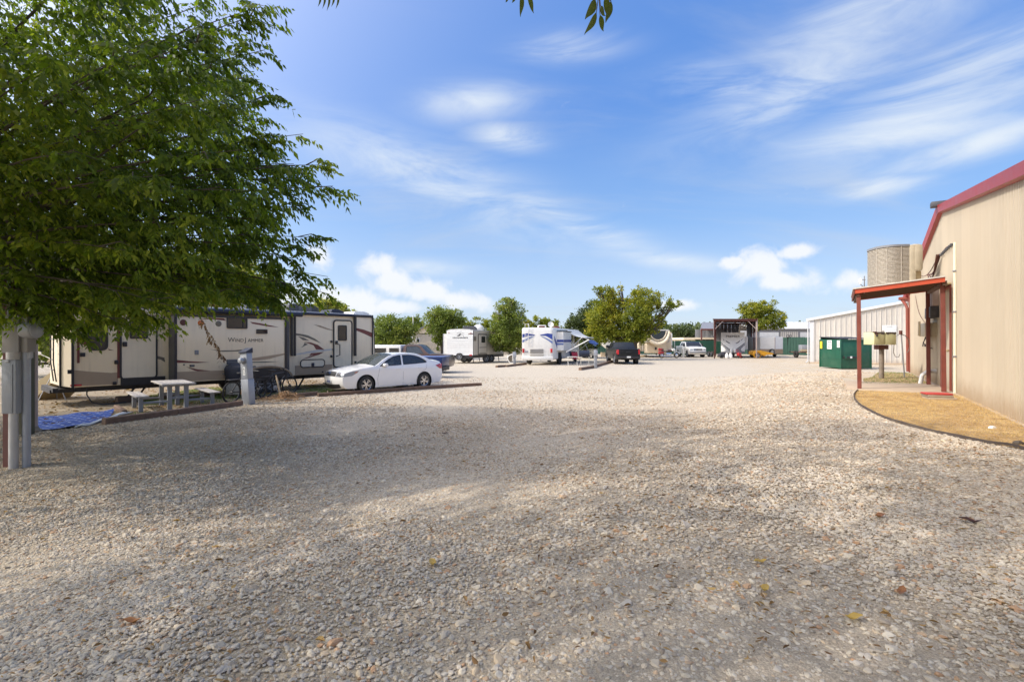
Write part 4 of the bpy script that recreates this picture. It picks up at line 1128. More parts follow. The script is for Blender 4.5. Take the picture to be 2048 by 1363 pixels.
    # windscreen wiper lines
    q = MB(); q.tube([C['skin'](ix(x=1.40), -.1, .01), C['skin'](ix(x=1.42), .7, .01)], .01, 4); q.build('wiper', 'black_trim', root)
sedan()

PICK = dict(
    out=[(.25, .38), (.08, .42), (.02, .55), (.03, .75), (.05, 1.0), (.12, 1.12), (.6, 1.20), (1.35, 1.27), (1.6, 1.45), (1.95, 1.74), (2.2, 1.83), (3.4, 1.84), (3.75, 1.80), (3.9, 1.55), (3.98, 1.33), (4.0, 1.30), (5.7, 1.30), (5.74, 1.27), (5.76, .9), (5.76, .62), (5.74, .48), (5.60, .42)],
    tags='bbbbbbb' + 'ggg' + 'bb' + 'gg' + 'b' + 'k' + 'bbbbb',
    wins=[[(1.72, 1.31), (2.05, 1.66), (2.3, 1.74), (2.78, 1.75), (2.76, 1.32)], [(2.88, 1.32), (2.9, 1.75), (3.5, 1.73), (3.66, 1.34)]])
def pickup(loc, rz, paint, label, name='parked_pickup_truck', lights=True, dirty=False, plate=True, scale=1, badge=None):
    root = thing(name, label, 'pickup truck', loc, rz)
    C = car(root, 5.76, 2.0, PICK['out'], (.98, 4.62), PICK['wins'], .42, 1.28, .28, paint, .40, tags=PICK['tags'], glass='glass_dark', plan=(.05, 8), bulge=.06, step=.16, rim='galv', spokes=6, wheel_w=.27)
    pt, sd, ix = C['patch'], C['side'], C['idx']
    g = pt('grille', 'dark_grey', ix(z=.78), ix(z=1.04), -.55, .55, .006)
    for k in range(3): pt('grille_bar', 'chrome', ix(z=.82 + .08 * k), ix(z=.845 + .08 * k), -.53, .53, .02, g, 3)
    q = MB(); q.rbox(-.12, .10, -.98, .98, .50, .72, .05); q.build('front_bumper', 'steel' if paint == 'white_paint' else paint, root)
    q = MB(); q.rbox(5.72, 5.90, -.96, .96, .50, .68, .04); q.build('rear_bumper', 'black_trim', root)
    for s in (-1, 1):
        pt('headlight', 'lens', ix(z=.80), ix(z=1.02), s * .62, s * .97, .008)
        t = sd('tail_light', 'red_light', [(5.60, .86), (5.60, 1.22), (5.74, 1.22), (5.75, .86)], s, .012)
        pt('tail_light_rear', 'red_light', ix(z=1.22, front=False), ix(z=.84, front=False), s * .84, s * .995, .012, t)
        q = MB(); q.rbox(1.80, 1.95, s * 1.10 - .13, s * 1.10 + .13, 1.30, 1.58, .05); q.beam((1.9, s * .9, 1.34), (1.9, s * 1.05, 1.40), .05, .05); q.build('mirror', 'black_trim', root)
        q = MB(); q.tube([(2.83, s * (C['wf'](2.83, z) + .001), z) for z in (.5, .9, 1.25)], .006, 4); q.tube([(3.80, s * (C['wf'](3.8, z) + .001), z) for z in (.5, .9, 1.28)], .008, 4); q.build('door_gap', 'black_trim', root)
    s = C['skin'](ix(z=.98, front=False), 0, .01); q = MB(); q.rbox(s[0] - .01, s[0] + .03, -.22, .22, 1.00, 1.06, .01); q.build('tailgate_handle', 'black_trim', root)
    q = MB(); q.box(5.90, 5.915, -.16, .16, .56, .68); q.build('number_plate', 'white_plain', root)
    return root, C
# ---------------------------------------------------------------- things in front of the caravan
def left_things():
    # electric service boxes on pipes, far left
    Y = 7.6; g = at(21, 938, Y); s = Y / 1000
    X = lambda px: (px - 1024) * s - g.x
    Z = lambda py: H - (py - 681.5) * s
    root = thing('electric_service', 'grey electric meter cabinet and breaker box on round pipes at the left edge', 'electric box', (g.x, g.y, 0))
    q = MB(); q.rbox(X(5), X(36), .02, .20, Z(704), Z(631), .012); c = q.build('meter_cabinet', 'grey_box', root)
    q = MB(); q.rbox(X(3.5), X(37), .0, .02, Z(705.5), Z(629.5), .006); q.build('cover', 'grey_box', c)
    q = MB(); q.rbox(X(36), X(49.5), .04, .19, Z(704), Z(634), .01); q.build('side_cabinet', 'grey_box', root)
    q = MB(); q.lathe([(.085, 0), (.115, .0), (.12, .14), (.115, .20), (.06, .235), (.001, .24)], (X(42), .05, Z(660)), 'x', 24); m = q.build('meter', 'galv', root)
    q = MB(); q.lathe([(.117, .15), (.125, .16), (.125, .18), (.117, .19)], (X(42), .05, Z(660)), 'x', 24); q.build('meter_ring', 'grey_paint', m)
    q = MB(); q.rbox(X(4), X(32.5), -.01, .12, Z(827), Z(719), .01); b = q.build('breaker_box', 'grey_paint', root)
    q = MB(); q.rbox(X(5.5), X(27), -.02, -.01, Z(825), Z(728), .004); q.build('door', 'grey_paint', b); q = MB(); q.rbox(X(12), X(21), -.028, -.02, Z(724), Z(720), .003); q.build('latch', 'steel', b)
    q = MB(); q.cyl((X(20.5), .05, .0), (X(20.5), .05, Z(826)), .058, n=20); q.cyl((X(20.5), .05, Z(704)), (X(20.5), .05, Z(719)), .085, n=20); q.build_each('conduit', 'pvc', root)
    q = MB(); q.cyl((X(35), .14, .0), (X(35), .14, Z(704)), .052, n=20); q.build_each('conduit', 'galv', root)
    q = MB(); q.cyl((X(42), .13, Z(718)), (X(42), .13, Z(703)), .03, n=10); q.cyl((X(45.5), .13, Z(716)), (X(45.5), .13, Z(703)), .028, n=10); q.build_each('fitting', 'steel', root)
    q = MB(); q.box(X(-8), X(3), .10, .24, 0, Z(560)); q.build('backing_board', 'brown_red', root)
    q = MB(); q.cyl((X(6), .09, Z(631)), (X(6), .09, Z(560)), .022, n=8); q.build('service_pipe', 'galv', root)
    g = gnd(52, 868); s = g.y / 1000
    q = MB(); q.rbox(-.105, .105, -.09, .09, -.02, 2.7, .01); o = q.build('wooden_post', 'olive_wood'); o.location = g; tag(o, 'dark olive squared wooden post standing behind the electric boxes', 'post')
    g = gnd(67, 863); root = thing('standpipe', 'pinkish round standpipe with flared foot beside the olive post', 'pipe', g)
    q = MB(); q.cyl((0, 0, 0), (0, 0, 2.75), .072, n=20); q.build('pipe', 'pink_pipe', root); q = MB(); q.lathe([(.15, 0), (.14, .04), (.09, .08), (.075, .12)], n=20); q.build('foot', 'concrete_dk', root)

    # blue rug
    poly = [gnd(*p) for p in ((40, 838), (75, 836), (150, 829), (229, 821), (222, 832), (205, 843), (150, 855), (75, 863), (30, 866))]
    m = bpy.data.materials.new('rug'); m.use_nodes = True; t = NT(m.node_tree); b = t.n['Principled BSDF']
    tcd = t.new('ShaderNodeTexCoord'); mp = t.new('ShaderNodeMapping'); t.l.new(tcd.outputs['Object'], mp.inputs[0]); mp.inputs['Rotation'].default_value = (0, 0, .5); mp.inputs['Scale'].default_value = (5.0, 5.0, 1)
    fr = t.vmath('FRACTION', mp.outputs[0]); ds = t.vmath('SUBTRACT', fr, (.5, .5, 0))
    sp = t.new('ShaderNodeSeparateXYZ'); t.l.new(ds, sp.inputs[0])
    ax_ = t.math('ABSOLUTE', sp.outputs[0]); ay_ = t.math('ABSOLUTE', sp.outputs[1])
    star = t.math('ADD', t.math('POWER', ax_, .6), t.math('POWER', ay_, .6))
    msk = t.sstep(star, .52, .46)
    t.l.new(t.mix(msk, t.mix(t.noise(tcd.outputs['Object'], 3, 4), (.012, .05, .26), (.025, .09, .36)), (.36, .42, .56)), b.inputs['Base Color']); b.inputs['Roughness'].default_value = .8
    M['rug'] = m
    o = patch_mesh('outdoor_rug', [p[:2] for p in poly], 'rug', .02, .12)
    for v in o.data.vertices: v.co.z += .022 * (math.sin(v.co.x * 5) * math.sin(v.co.y * 4.1) + .5 * math.sin(v.co.x * 11 + v.co.y * 3))  + .012
    tag(o, 'blue outdoor rug with white stars lying crumpled behind the standpipe', 'rug')
    q = MB(); a = gnd(150, 856); b_ = gnd(215, 838); c = gnd(255, 826)
    for k in range(3):
        pts = [a.lerp(b_, i / 5) + Vector((.03 * k, .05 * k, .03 + .02 * math.sin(i * 2 + k))) for i in range(6)] + [b_.lerp(c, (i + 1) / 4) + Vector((.02 * k, .06 * k, .04 + .02 * math.sin(i + k))) for i in range(4)]
        q.tube(pts, .018, 6)
    tag(q.build('bundled_cords', 'cloth_white'), 'loose whitish roll of cloth strips along the right edge of the blue rug', 'cloth')

    # picnic table
    ne = Vector((-9.56 * 1.147, 14.3 * 1.147)) if False else None
    gl = gnd(356, 818); a = Vector((-.69, .72)).normalized(); rz = math.atan2(a.y, a.x)
    cen = Vector((gl.x, gl.y)) + a * .62 + Vector((a.y, -a.x)) * .0
    root = thing('picnic_table', 'weathered grey picnic table with plank top and two side benches', 'picnic table', (cen.x, cen.y, 0), rz)
    tw = .40
    for i in range(5):
        y = -tw + i * .165 + .01; q = MB(); q.rbox(-.92, .92, y, y + .155, .715, .755, .008); q.build('plank', 'weathered', root)
    for s in (-1, 1):
        yb = s * .86
        for i in range(2):
            y = yb - .15 + i * .155; q = MB(); q.rbox(-.92, .92, y, y + .147, .42, .455, .008); q.build('bench_plank', 'weathered', root)
        for x in (-.62, .62):
            q = MB(); q.rbox(x - .05, x + .05, yb - .05, yb + .05, 0, .42, .01); q.build('bench_leg', 'grey_paint', root)
            q = MB(); q.rbox(x - .05, x + .05, s * .20 - .055, s * .20 + .055, 0, .715, .01); q.build('leg', 'grey_paint', root)
            q = MB(); q.rbox(x - .03, x + .03, min(s * .2, yb), max(s * .2, yb), .22, .28, .008); q.build('bench_arm', 'grey_paint' , root)
    for x in (-.62, .62):
        q = MB(); q.rbox(x - .035, x + .035, -.2, .2, .30, .38, .008); q.build('cross_rail', 'grey_paint', root)
        q = MB(); q.rbox(x - .04, x + .04, -.38, .38, .66, .714, .008); q.build('top_bearer', 'grey_paint', root)

    # power pedestal A 1
    g = gnd(497, 808); s = g.y / 1000; rzp = R(-24)
    root = thing('power_pedestal', 'leaning grey metal power pedestal marked A 1 with a round glass meter', 'power pedestal', g, rzp); root.rotation_euler = (R(1), R(-3.2), rzp)
    W_ = .30
    q = MB(); q.rbox(-W_ / 2 - .01, W_ / 2 + .01, -.10, .12, 0, .78, .008); q.build('lower_cover', 'galv', root)
    q = MB(); q.rbox(-W_ / 2, W_ / 2 - .01, -.09, .11, .785, 1.58, .008); q.build('housing', 'galv', root)
    q = MB(); q.prism([(-.12, 1.58), (-.12, 1.62), (.13, 1.74), (.13, 1.58)], -W_ / 2 - .015, W_ / 2 + .005, axis='x'); q.build('sloping_cap', 'navy', root)
    q = MB(); q.lathe([(.11, .0), (.11, -.04), (.095, -.06)], (0, -.09, 1.36), 'y', 20); m_ = q.build('meter_socket', 'steel', root)
    q = MB(); q.lathe([(.088, -.04), (.088, -.12), (.07, -.15), (.001, -.155)], (0, -.09, 1.36), 'y', 20); q.build('glass_meter', 'lens', m_)
    for z, ch in ((1.09, 'A'), (.96, '1')):
        q = MB(); q.box(-.045, .05, -.094, -.0905, z - .06, z + .06); f = q.build('number_tile', 'white_plain', root); text(ch, .10, 'text_dark', f, (0, -.096, z))
    q = MB(); q.rbox(-.19, -.165, -.05, .08, .02, .95, .006); q.build('side_board', 'weathered', root)

    # bicycles behind it
    def bicycle(g, rz, label, col, lean=0):
        root = thing('bicycle', label, 'bicycle', g, rz, 'bicycles behind the power pedestal'); root.rotation_euler = (R(lean), 0, rz)
        for x in (0, 1.08):
            q = MB(); q.tube([(x + .33 * math.cos(t), 0, .345 + .33 * math.sin(t)) for t in [i * PI / 16 for i in range(32)]], .024, 6, closed=True); wv = q.build('wheel', 'rubber', root)
            q = MB(); q.tube([(x + .30 * math.cos(t), 0, .345 + .30 * math.sin(t)) for t in [i * PI / 16 for i in range(32)]], .010, 5, closed=True)
            for k in range(14): q.cyl((x, 0, .345), (x + .30 * math.cos(k * PI / 7), 0, .345 + .30 * math.sin(k * PI / 7)), .003, n=4)
            q.cyl((x, -.05, .345), (x, .05, .345), .03, n=10); q.build('rim', 'dark_grey', wv)
        q = MB(); F = [((0, .345), (.42, .32)), ((0, .345), (.34, .80)), ((.42, .32), (.32, .88)), ((.42, .32), (.88, .72)), ((.33, .80), (.86, .84))]
        for a_, b_ in F: q.cyl((a_[0], 0, a_[1]), (b_[0], 0, b_[1]), .018, n=7)
        q.build('frame', col, root)
        q = MB(); q.cyl((1.08, 0, .345), (.86, 0, .86), .016, n=7); q.cyl((.86, 0, .86), (.83, 0, .96), .018, n=7); q.tube([(.74, -.30, 1.0), (.84, -.22, .98), (.84, .22, .98), (.74, .30, 1.0)], .013, 6); q.build('handlebar', 'black_trim', root)
        q = MB(); q.rbox(.20, .46, -.07, .07, .90, .96, .03); q.build('saddle', 'black_trim', root)
        q = MB(); q.lathe([(.09, -.02), (.09, .02)], (.42, .0, .32), 'y', 18, cap=True); q.beam((.42, -.05, .32), (.5, -.05, .17), .02, .03); q.beam((.42, .05, .32), (.34, .05, .47), .02, .03); q.build('crank', 'yellow' if 'yellow' in label else 'steel', root)
        q = MB(); q.cyl((.34, 0, .55), (.34, 0, .50), .05, n=10); q.rbox(-.15, .25, -.08, .08, .72, .75, .01); q.build('carrier', 'black_trim', root)
        return root
    g1 = gnd(462, 806); bicycle(g1, R(72), 'black bicycle with yellow crank, nearest the right picnic bench', 'black_trim', 4)
    g2 = gnd(520, 797); bicycle(g2 + Vector((.1, .15, 0)), R(68), 'dark bicycle partly behind the power pedestal on its right', 'dark_grey', -3)

    # covered grill on a stand
    g = gnd(452, 800); root = thing('covered_grill', 'gas grill under a dark navy cover, standing behind the bicycles', 'grill', (g.x - .1, g.y + .8, 0), R(-20))
    q = MB(); n_ = 16
    for (z, k) in (): pass
    q.lathe([(.30, .62), (.34, .80), (.36, .98), (.30, 1.10), (.16, 1.16), (.001, 1.17)], n=18); q.v = [(x * 1.3 + .015 * math.sin(z * 40 + x * 9), y * .75, z) for x, y, z in q.v]; q.build('cover', 'navy', root, ang=1.2)
    q = MB(); q.rbox(-.75, -.38, -.2, .2, .80, .84, .01); q.build('side_shelf', 'mid_grey', root)
    for x in (-.32, .32):
        for y in (-.15, .15): q = MB(); q.cyl((x, y, 0), (x, y, .7), .018, n=8); q.build('leg', 'black_trim', root)
    q = MB(); q.rbox(-.30, .30, -.16, .16, .12, .5, .02); q.build('cabinet', 'grey_paint', root)
    # heap of dry stalks
    g = gnd(556, 800); q = MB(); r = random.Random(3)
    for i in range(230):
        a = r.uniform(0, 2 * PI); rr = abs(r.gauss(0, .38)); x = g.x + rr * math.cos(a) * 1.5 + .25; y = g.y + rr * math.sin(a) * .8; h = max(.02, .30 * math.exp(-(rr / .4) ** 2) * r.uniform(.3, 1.15))
        th = r.uniform(0, 2 * PI); ln = r.uniform(.12, .38); c, s_ = math.cos(th), math.sin(th); bend = r.uniform(-.1, .15)
        pts = [(x + c * ln * (u - .5), y + s_ * ln * (u - .5), h * (1 - .6 * abs(u - .5)) + bend * u * (1 - u) + .01) for u in (0, .33, .66, 1)]
        q.tube(pts, r.uniform(.004, .011), 4)
    tag(q.build('dry_stalks', 'straw'), 'heap of dead brown stalks and roots right of the power pedestal', 'brush pile')
    def stake(p0, p1, Yc, lab, r_):
        a = gnd(*p0); b = at(p1[0], p1[1], a.y + .1); q = MB(); q.beam(a - Vector((0, 0, .03)), a.lerp(b, .88), r_ * 2, r_ * 2); q.beam(a.lerp(b, .88), b, r_ * 1.6, r_ * 1.2); tag(q.build('wooden_stake', 'wood_fresh'), lab, 'stake')
    stake((563, 797), (552, 750), 0, 'tall pale wooden stake leaning over the dead stalks', .022)
    stake((657, 792), (655, 781), 0, 'tiny pale stake sticking up in front of the sedan bumper', .012)

    # satellite dish on tripod and tilted board
    g = gnd(104, 800); Yd = g.y; root = thing('satellite_dish', 'white oval satellite dish on a tripod left of the long caravan', 'satellite dish', g, 0)
    cz = H - (714 - 681.5) * Yd / 1000
    q = MB(); nrm = Vector((-.55, -.35, .55)).normalized(); prof = [(.001, -.05), (.10, -.045), (.18, -.02), (.235, .02), (.24, .025)]
    q.lathe(prof, n=24); rot = nrm.to_track_quat('Z', 'Y').to_matrix().to_4x4(); q.v = [(x, y * 1.0, z) for x, y, z in q.v]; q.xform(Matrix.Translation((.06, 0, cz)) @ rot); q.build('reflector', 'white_gel', root)
    q = MB(); q.cyl((.06, 0, cz - .1), (-.38, -.05, cz + .12), .014, n=6); q.rbox(-.46, -.34, -.09, .0, cz + .08, cz + .18, .02); q.build('feed_arm', 'white_gel', root)
    q = MB()
    for a in (0, 2.1, 4.2): q.cyl((.06, 0, .95), (.06 + .4 * math.cos(a), .4 * math.sin(a), 0), .014, n=6)
    q.cyl((.06, 0, .8), (.06, 0, cz), .02, n=8); q.build('tripod', 'steel', root)
    Yb = 16.4; pts = [at(x, y, Yb) for x, y in ((60, 772), (111, 738), (120, 741), (115, 754), (60, 806))]
    q = MB(); vs = [tuple(p) for p in pts] + [tuple(p + Vector((.25, 1.1, .0))) for p in pts]; n_ = 5
    q.add(vs, [tuple(range(n_)), tuple(range(2 * n_ - 1, n_ - 1, -1))] + [(i, n_ + i, n_ + (i + 1) % n_, (i + 1) % n_) for i in range(n_)])
    tag(q.build('tilted_ramp', 'tan_dark', smooth=False), 'grey tilted ramp-like panel under the satellite dish', 'ramp')
left_things()

# ---------------------------------------------------------------- vehicles in the middle distance
def vehicles():
    # black pickup, seen from behind
    Y = H / (727.5 - 681.5) * 1000; X = (1252 - 1024) / 1000 * Y
    # local x runs front -> rear, rear faces the camera
    L = 5.76; rz = R(-90 - 1.5); ax = Vector((math.cos(rz), math.sin(rz), 0))
    o = Vector((X, Y - .9, 0)) - ax * (L - .0)
    r_, C = pickup(o, rz, 'truck_black', 'black crew cab pickup seen from behind in the open lot')
    # white pickup, front to the camera
    Y = H / (714.5 - 681.5) * 1000; X = (1396 - 1024) / 1000 * Y; rz = R(90 - 2); pickup(Vector((X, Y, 0)), rz, 'white_paint', 'white pickup parked nose out before the green fence')
    # brown pickup with white camper shell
    Y = 31; X = (905 - 1024) / 1000 * Y; r_ = thing('parked_pickup_truck', 'old brown pickup with a white camper shell behind the white sedan', 'pickup truck', (X, Y, 0), R(180 - 4))
    out = [(.25, .38), (.08, .42), (.02, .55), (.03, .9), (.10, 1.06), (.6, 1.12), (1.25, 1.16), (1.5, 1.36), (1.8, 1.66), (2.0, 1.72), (2.7, 1.72), (2.82, 1.66), (2.90, 1.2), (2.95, 1.16), (5.0, 1.16), (5.05, 1.1), (5.06, .9), (5.06, .6), (5.0, .45), (4.9, .40)]
    C = car(r_, 5.06, 1.95, out, (.9, 3.95), [[(1.58, 1.18), (1.88, 1.56), (2.05, 1.63), (2.66, 1.63), (2.68, 1.19)]], .40, 1.14, .28, 'brown_paint', .37, tags='bbbbbb' + 'ggg' + 'bbbb' + 'k' + 'bbbbb', plan=(.05, 8), bulge=.06, step=.16, rim='galv', spokes=6, wheel_w=.22, glass='glass_car')
    q = MB(); q.rbox(2.98, 5.1, -.95, .95, 1.16, 1.70, .05); s = q.build('camper_shell', 'white_gel', r_)
    for x0, x1 in ((3.1, 3.7), (3.9, 4.7)):
        q = MB(); q.box(x0, x1, .952, .965, 1.22, 1.52); q.build('shell_window', 'glass_dark', s); q = MB(); q.box(x0, x1, -.965, -.952, 1.22, 1.52); q.build('shell_window', 'glass_dark', s)
    # blue truck bed trailer
    Y = 26.0; g = at(884, 741, Y); root = thing('truck_bed_trailer', 'dark blue truck bed showing behind the boot of the white sedan', 'trailer', (g.x, Y, 0), R(168))
    q = MB(); q.rbox(0, 2.3, -1.2, .0, .62, 1.12, .07); q.build('bed_side', 'blue_paint', root)
    q = MB(); q.rbox(-.02, 2.31, -1.21, .01, 1.11, 1.14, .02); q.build('bed_rail', 'blue_light', root)
    q = MB(); q.rbox(-.04, .35, -1.1, .02, .40, .62, .03); q.build('bumper', 'black_trim', root)
    q = MB(); q.rbox(.02, .3, .005, .025, .66, .78, .01); q.build('tail_light', 'red_light', root)
    wheel(root, (1.3, -.16, .35), .35, .2, 'galv', 6, side=1); wheel(root, (1.3, -1.05, .35), .35, .2, 'galv', 6, side=-1)

    # small travel trailer with rear spare wheel
    Y = H / (727 - 681.5) * 1000 + .6; d = R(66)
    X0 = (893.5 - 1024) / 1000 * Y; root = thing('travel_trailer', 'white ribbed travel trailer with mountain logo and rear spare wheel', 'travel trailer', (X0, Y, 0), 0)
    # local: rear face along x at y=0, body goes +y sheared by heading
    hx, hy = math.cos(d), math.sin(d); W_ = 2.32; b0 = .72; t0 = 2.86; Lb = 5.6
    rd = R(-6); root.rotation_euler = (0, 0, rd + 0)
    # body axes: rear face across x, length along (sin20, cos20)
    lx, ly = .36, .93
    def bx(q, x0, x1, l0, l1, z0, z1):
        vs = [(x + lx * l, ly * l, z) for x in (x0, x1) for l in (l0, l1) for z in (z0, z1)]
        q.add(vs, [(0, 1, 3, 2), (4, 6, 7, 5), (0, 4, 5, 1), (2, 3, 7, 6), (0, 2, 6, 4), (1, 5, 7, 3)]); return q
    q = MB(); bx(q, 0, W_, 0, Lb, b0, t0); q.build('body', 'tan_gel', root, bev=.03)
    nb = 12
    for i in range(nb):      # horizontal siding boards on the rear
        z0 = b0 + (t0 - b0) * i / nb; z1 = b0 + (t0 - b0) * (i + 1) / nb
        q = MB(); q.add([(0, -.035, z0), (W_, -.035, z0), (W_, -.012, z1 - .01), (0, -.012, z1 - .01), (0, 0, z0), (W_, 0, z0), (W_, 0, z1 - .01), (0, 0, z1 - .01)], [(0, 1, 2, 3), (0, 4, 5, 1), (3, 2, 6, 7), (0, 3, 7, 4), (1, 5, 6, 2)]); q.build('siding_board', 'white_plain', root)
    q = MB(); q.prism([(0, t0), (.3, t0 + .09), (1.1, t0 + .13), (2.0, t0 + .1), (W_, t0)], -.03, .02); q.build('rear_arch', 'white_plain', root)
    q = MB(); bx(q, .05, W_ - .05, .1, Lb - .1, t0, t0 + .05); q.build('roof', 'white_roof', root)
    q = MB(); q.box(0, W_, -.05, .0, b0 - .28, b0); bx(q, W_ - .02, W_ + .01, 0, Lb, b0 - .25, b0); q.build('skirt', 'black_trim', root)
    for x in (.2, W_ - .2):
        q = MB(); q.rbox(x - .12, x + .12, -.07, -.03, b0 - .05, b0 + .06, .01); q.build('tail_light', 'red_light', root)
        q = MB(); q.rbox(x - .05, x + .05, -.055, -.02, t0 - .22, t0 - .17, .01); q.build('marker_light', 'red_light', root)
    wheel(root, (1.15, -.16, .60), .32, .2, 'galv', 6, name='spare_wheel')
    # mountain mark and name
    q = MB(); q.prism([(.98, 2.38), (1.18, 2.56), (1.24, 2.50), (1.12, 2.40)], -.045, -.036); q.beam((.9, -.04, 2.36), (1.2, -.04, 2.60), .01, .03, up=(0, 1, 0)); q.beam((1.2, -.04, 2.60), (1.52, -.04, 2.36), .01, .03, up=(0, 1, 0))
    for a in range(-70, 71, 20): q.beam((1.18 + .28 * math.sin(R(a)), -.04, 2.52 + .20 * math.cos(R(a))), (1.18 + .28 * math.sin(R(a + 9)), -.04, 2.52 + .20 * math.cos(R(a + 9))), .01, .04, up=(0, 1, 0))
    q.build('mountain_emblem', 'text_dark', root)
    q = MB()
    for i in range(11): q.prism([(.52 + i * .125, 2.20), (.52 + i * .125 + .03, 2.28), (.52 + i * .125 + .075, 2.28), (.52 + i * .125 + .09, 2.20)], -.048, -.038)
    q.build('lettering', 'text_dark', root)
    q = MB(); q.box(W_ - .42, W_, -.04, -.035, 2.52, 2.58); q.build('stripe', 'brown_red', root)
    q = MB(); bx(q, -.50, .0, .25, 3.2, b0 + .0, t0 - .30); sl = q.build('slide_out', 'white_plain', root, bev=.02)
    q = MB(); q.box(-.50 + .08, -.46 + .08, .2, .26, b0, t0 - .28); q.build('corner_trim', 'black_trim', sl)
    # side: dark panels, door with window
    def sx(q, l0, l1, z0, z1, o_=.02): bx(q, W_, W_ + o_, l0, l1, z0, z1); return q
    q = MB(); sx(q, 0, .04, b0, t0, .03); q.build('corner_trim', 'black_trim', root)
    q = MB(); sx(q, .04, .5, 1.95, 2.35, .012); sx(q, 1.2, 1.3, 1.95, 2.3, .012); q.build('stripe', 'olive_grey', root)
    q = MB(); sx(q, .80, 2.4, b0 + .02, 2.58, .015); fr = q.build('door_frame', 'black_trim', root)
    q = MB(); sx(q, .90, 2.3, b0 + .08, 2.50, .03); dr = q.build('door', 'tan_gel', root)
    q = MB(); sx(q, 1.35, 2.0, 1.8, 2.35, .04); q.build('window', 'glass_dark', dr); q = MB(); sx(q, 1.0, 2.2, 1.35, 1.40, .04); sx(q, 1.0, 2.2, .86, .90, .04); q.build('panel_line', 'black_trim', dr)
    q = MB(); q.prism([(.6, t0 + .05), (.62, t0 + .36), (.8, t0 + .42), (1.6, t0 + .42), (1.75, t0 + .3), (1.8, t0 + .05)], 1.2, 2.0); q.xform(Matrix.Translation((.55, 0, 0))); q.build('air_conditioner', 'dark_grey', root, bev=.03)
    q = MB(); q.ball((2.3, 2.8, t0 + .2), .55, .5, .4); q.build('roof_dome', 'white_gel', root)
    for l in (2.5, 3.3):
        for x, s in ((.15, -1), (W_ - .1, 1)):
            mbx = (x + lx * l, ly * l, .36); wh = wheel(root, mbx, .36, .22, 'galv', 6, side=-1)
            wh.rotation_euler = (0, 0, 0)
    q = MB(); bx(q, .3, .4, 0, Lb + 1, .5, .6); bx(q, W_ - .4, W_ - .3, 0, Lb, .5, .6); q.build('chassis', 'black_trim', root)
    q = MB()
    for l in (.3, 4.9):
        for x in (.25, W_ - .2): q.beam((x + lx * l, ly * l, .6), (x + lx * l + .1, ly * l, 0), .06, .06)
    q.build('stabiliser_jack', 'black_trim', root)

    # white and blue motorhome
    Y = H / (730 - 681.5) * 1000; X0 = (1043 - 1024) / 1000 * Y; root = thing('motorhome', 'white motorhome with blue swooshes on its rear, slide-out and open awning', 'motorhome', (X0, Y, 0), R(0))
    W_ = 2.56; lx, ly = .36, .93; t0 = 3.02; b0 = .42; Lb = 9.2
    def loft(q, secs):
        """secs: (l, x0, x1, z0, z1, r)"""
        rings = []
        for l, x0, x1, z0, z1, r in secs: rings.append([(x + lx * l, ly * l, z) for x, z in rrect(x0, z0, x1, z1, r, 3)])
        n = len(rings[0]); vs = [p for r in rings for p in r]
        fs = [(i * n + j, i * n + (j + 1) % n, (i + 1) * n + (j + 1) % n, (i + 1) * n + j) for i in range(len(rings) - 1) for j in range(n)] + [tuple(range(n - 1, -1, -1)), tuple(range((len(rings) - 1) * n, len(rings) * n))]
        q.add(vs, fs); return q
    q = MB(); loft(q, [(-.04, .16, W_ - .16, b0 + .1, t0 - .18, .2), (0, .05, W_ - .05, b0 + .02, t0 - .06, .2), (.12, 0, W_, b0, t0, .16), (Lb - .4, 0, W_, b0, t0, .16), (Lb, .1, W_ - .1, b0 + .1, t0 - .2, .2)]); q.build('body', 'white_gel', root, ang=.9)
    # rear blue swooshes: follow an arch
    q = MB(); yq = -.052
    def sw(pts, m):
        q = MB(); q.prism(pts, yq - .004, yq); q.build('blue_swoosh', m, root, smooth=False)
    sw([(.07, 2.50), (.45, 2.56), (1.05, 2.46), (1.1, 2.42), (.6, 2.38), (.07, 2.22)], 'blue_decal'); sw([(W_ - .07, 2.50), (W_ - .45, 2.56), (W_ - 1.05, 2.46), (W_ - 1.1, 2.42), (W_ - .6, 2.36), (W_ - .07, 2.05)], 'blue_decal')
    sw([(.07, 2.02), (.6, 2.24), (1.05, 2.38), (1.0, 2.32), (.6, 2.12), (.07, 1.82)], 'blue_light'); sw([(W_ - .07, 1.92), (W_ - .6, 2.20), (W_ - 1.05, 2.38), (W_ - 1.0, 2.32), (W_ - .6, 2.10), (W_ - .07, 1.72)], 'blue_light')
    q = MB(); q.rbox(.68, 1.76, -.075, -.03, .94, 1.32, .02); gr = q.build('engine_grille', 'tan_gel', root)
    for i in range(6): q = MB(); q.box(.70, 1.74, -.09, -.07, .98 + i * .055, 1.0 + i * .055); q.build('grille_slat', 'mid_grey', gr)
    q = MB(); q.rbox(.66, 1.78, -.085, -.05, .80, .86, .01); q.rbox(.68, 1.76, -.075, -.05, .72, .76, .01); q.build('trim_bar', 'tan_gel', root)
    for x in (.13, W_ - .17): q = MB(); q.rbox(x - .07, x + .10, -.09, -.03, 1.0, 1.34, .02); q.build('tail_light', 'red_light', root)
    q = MB(); q.rbox(.28, .52, -.07, -.045, 1.02, 1.16, .01); q.build('number_plate', 'lens', root)
    q = MB(); q.rbox(.02, W_ - .02, -.12, .02, .40, .72, .08); q.build('rear_bumper', 'white_gel', root)
    # ladder marks / ladder on left
    q = MB()
    for x in (.28, .56): q.cyl((x, -.12, 1.7), (x, -.12, 3.35), .018, n=6)
    for i in range(6): q.cyl((.28, -.12, 1.8 + i * .3), (.56, -.12, 1.8 + i * .3), .014, n=6)
    q.build('ladder', 'white_gel', root)
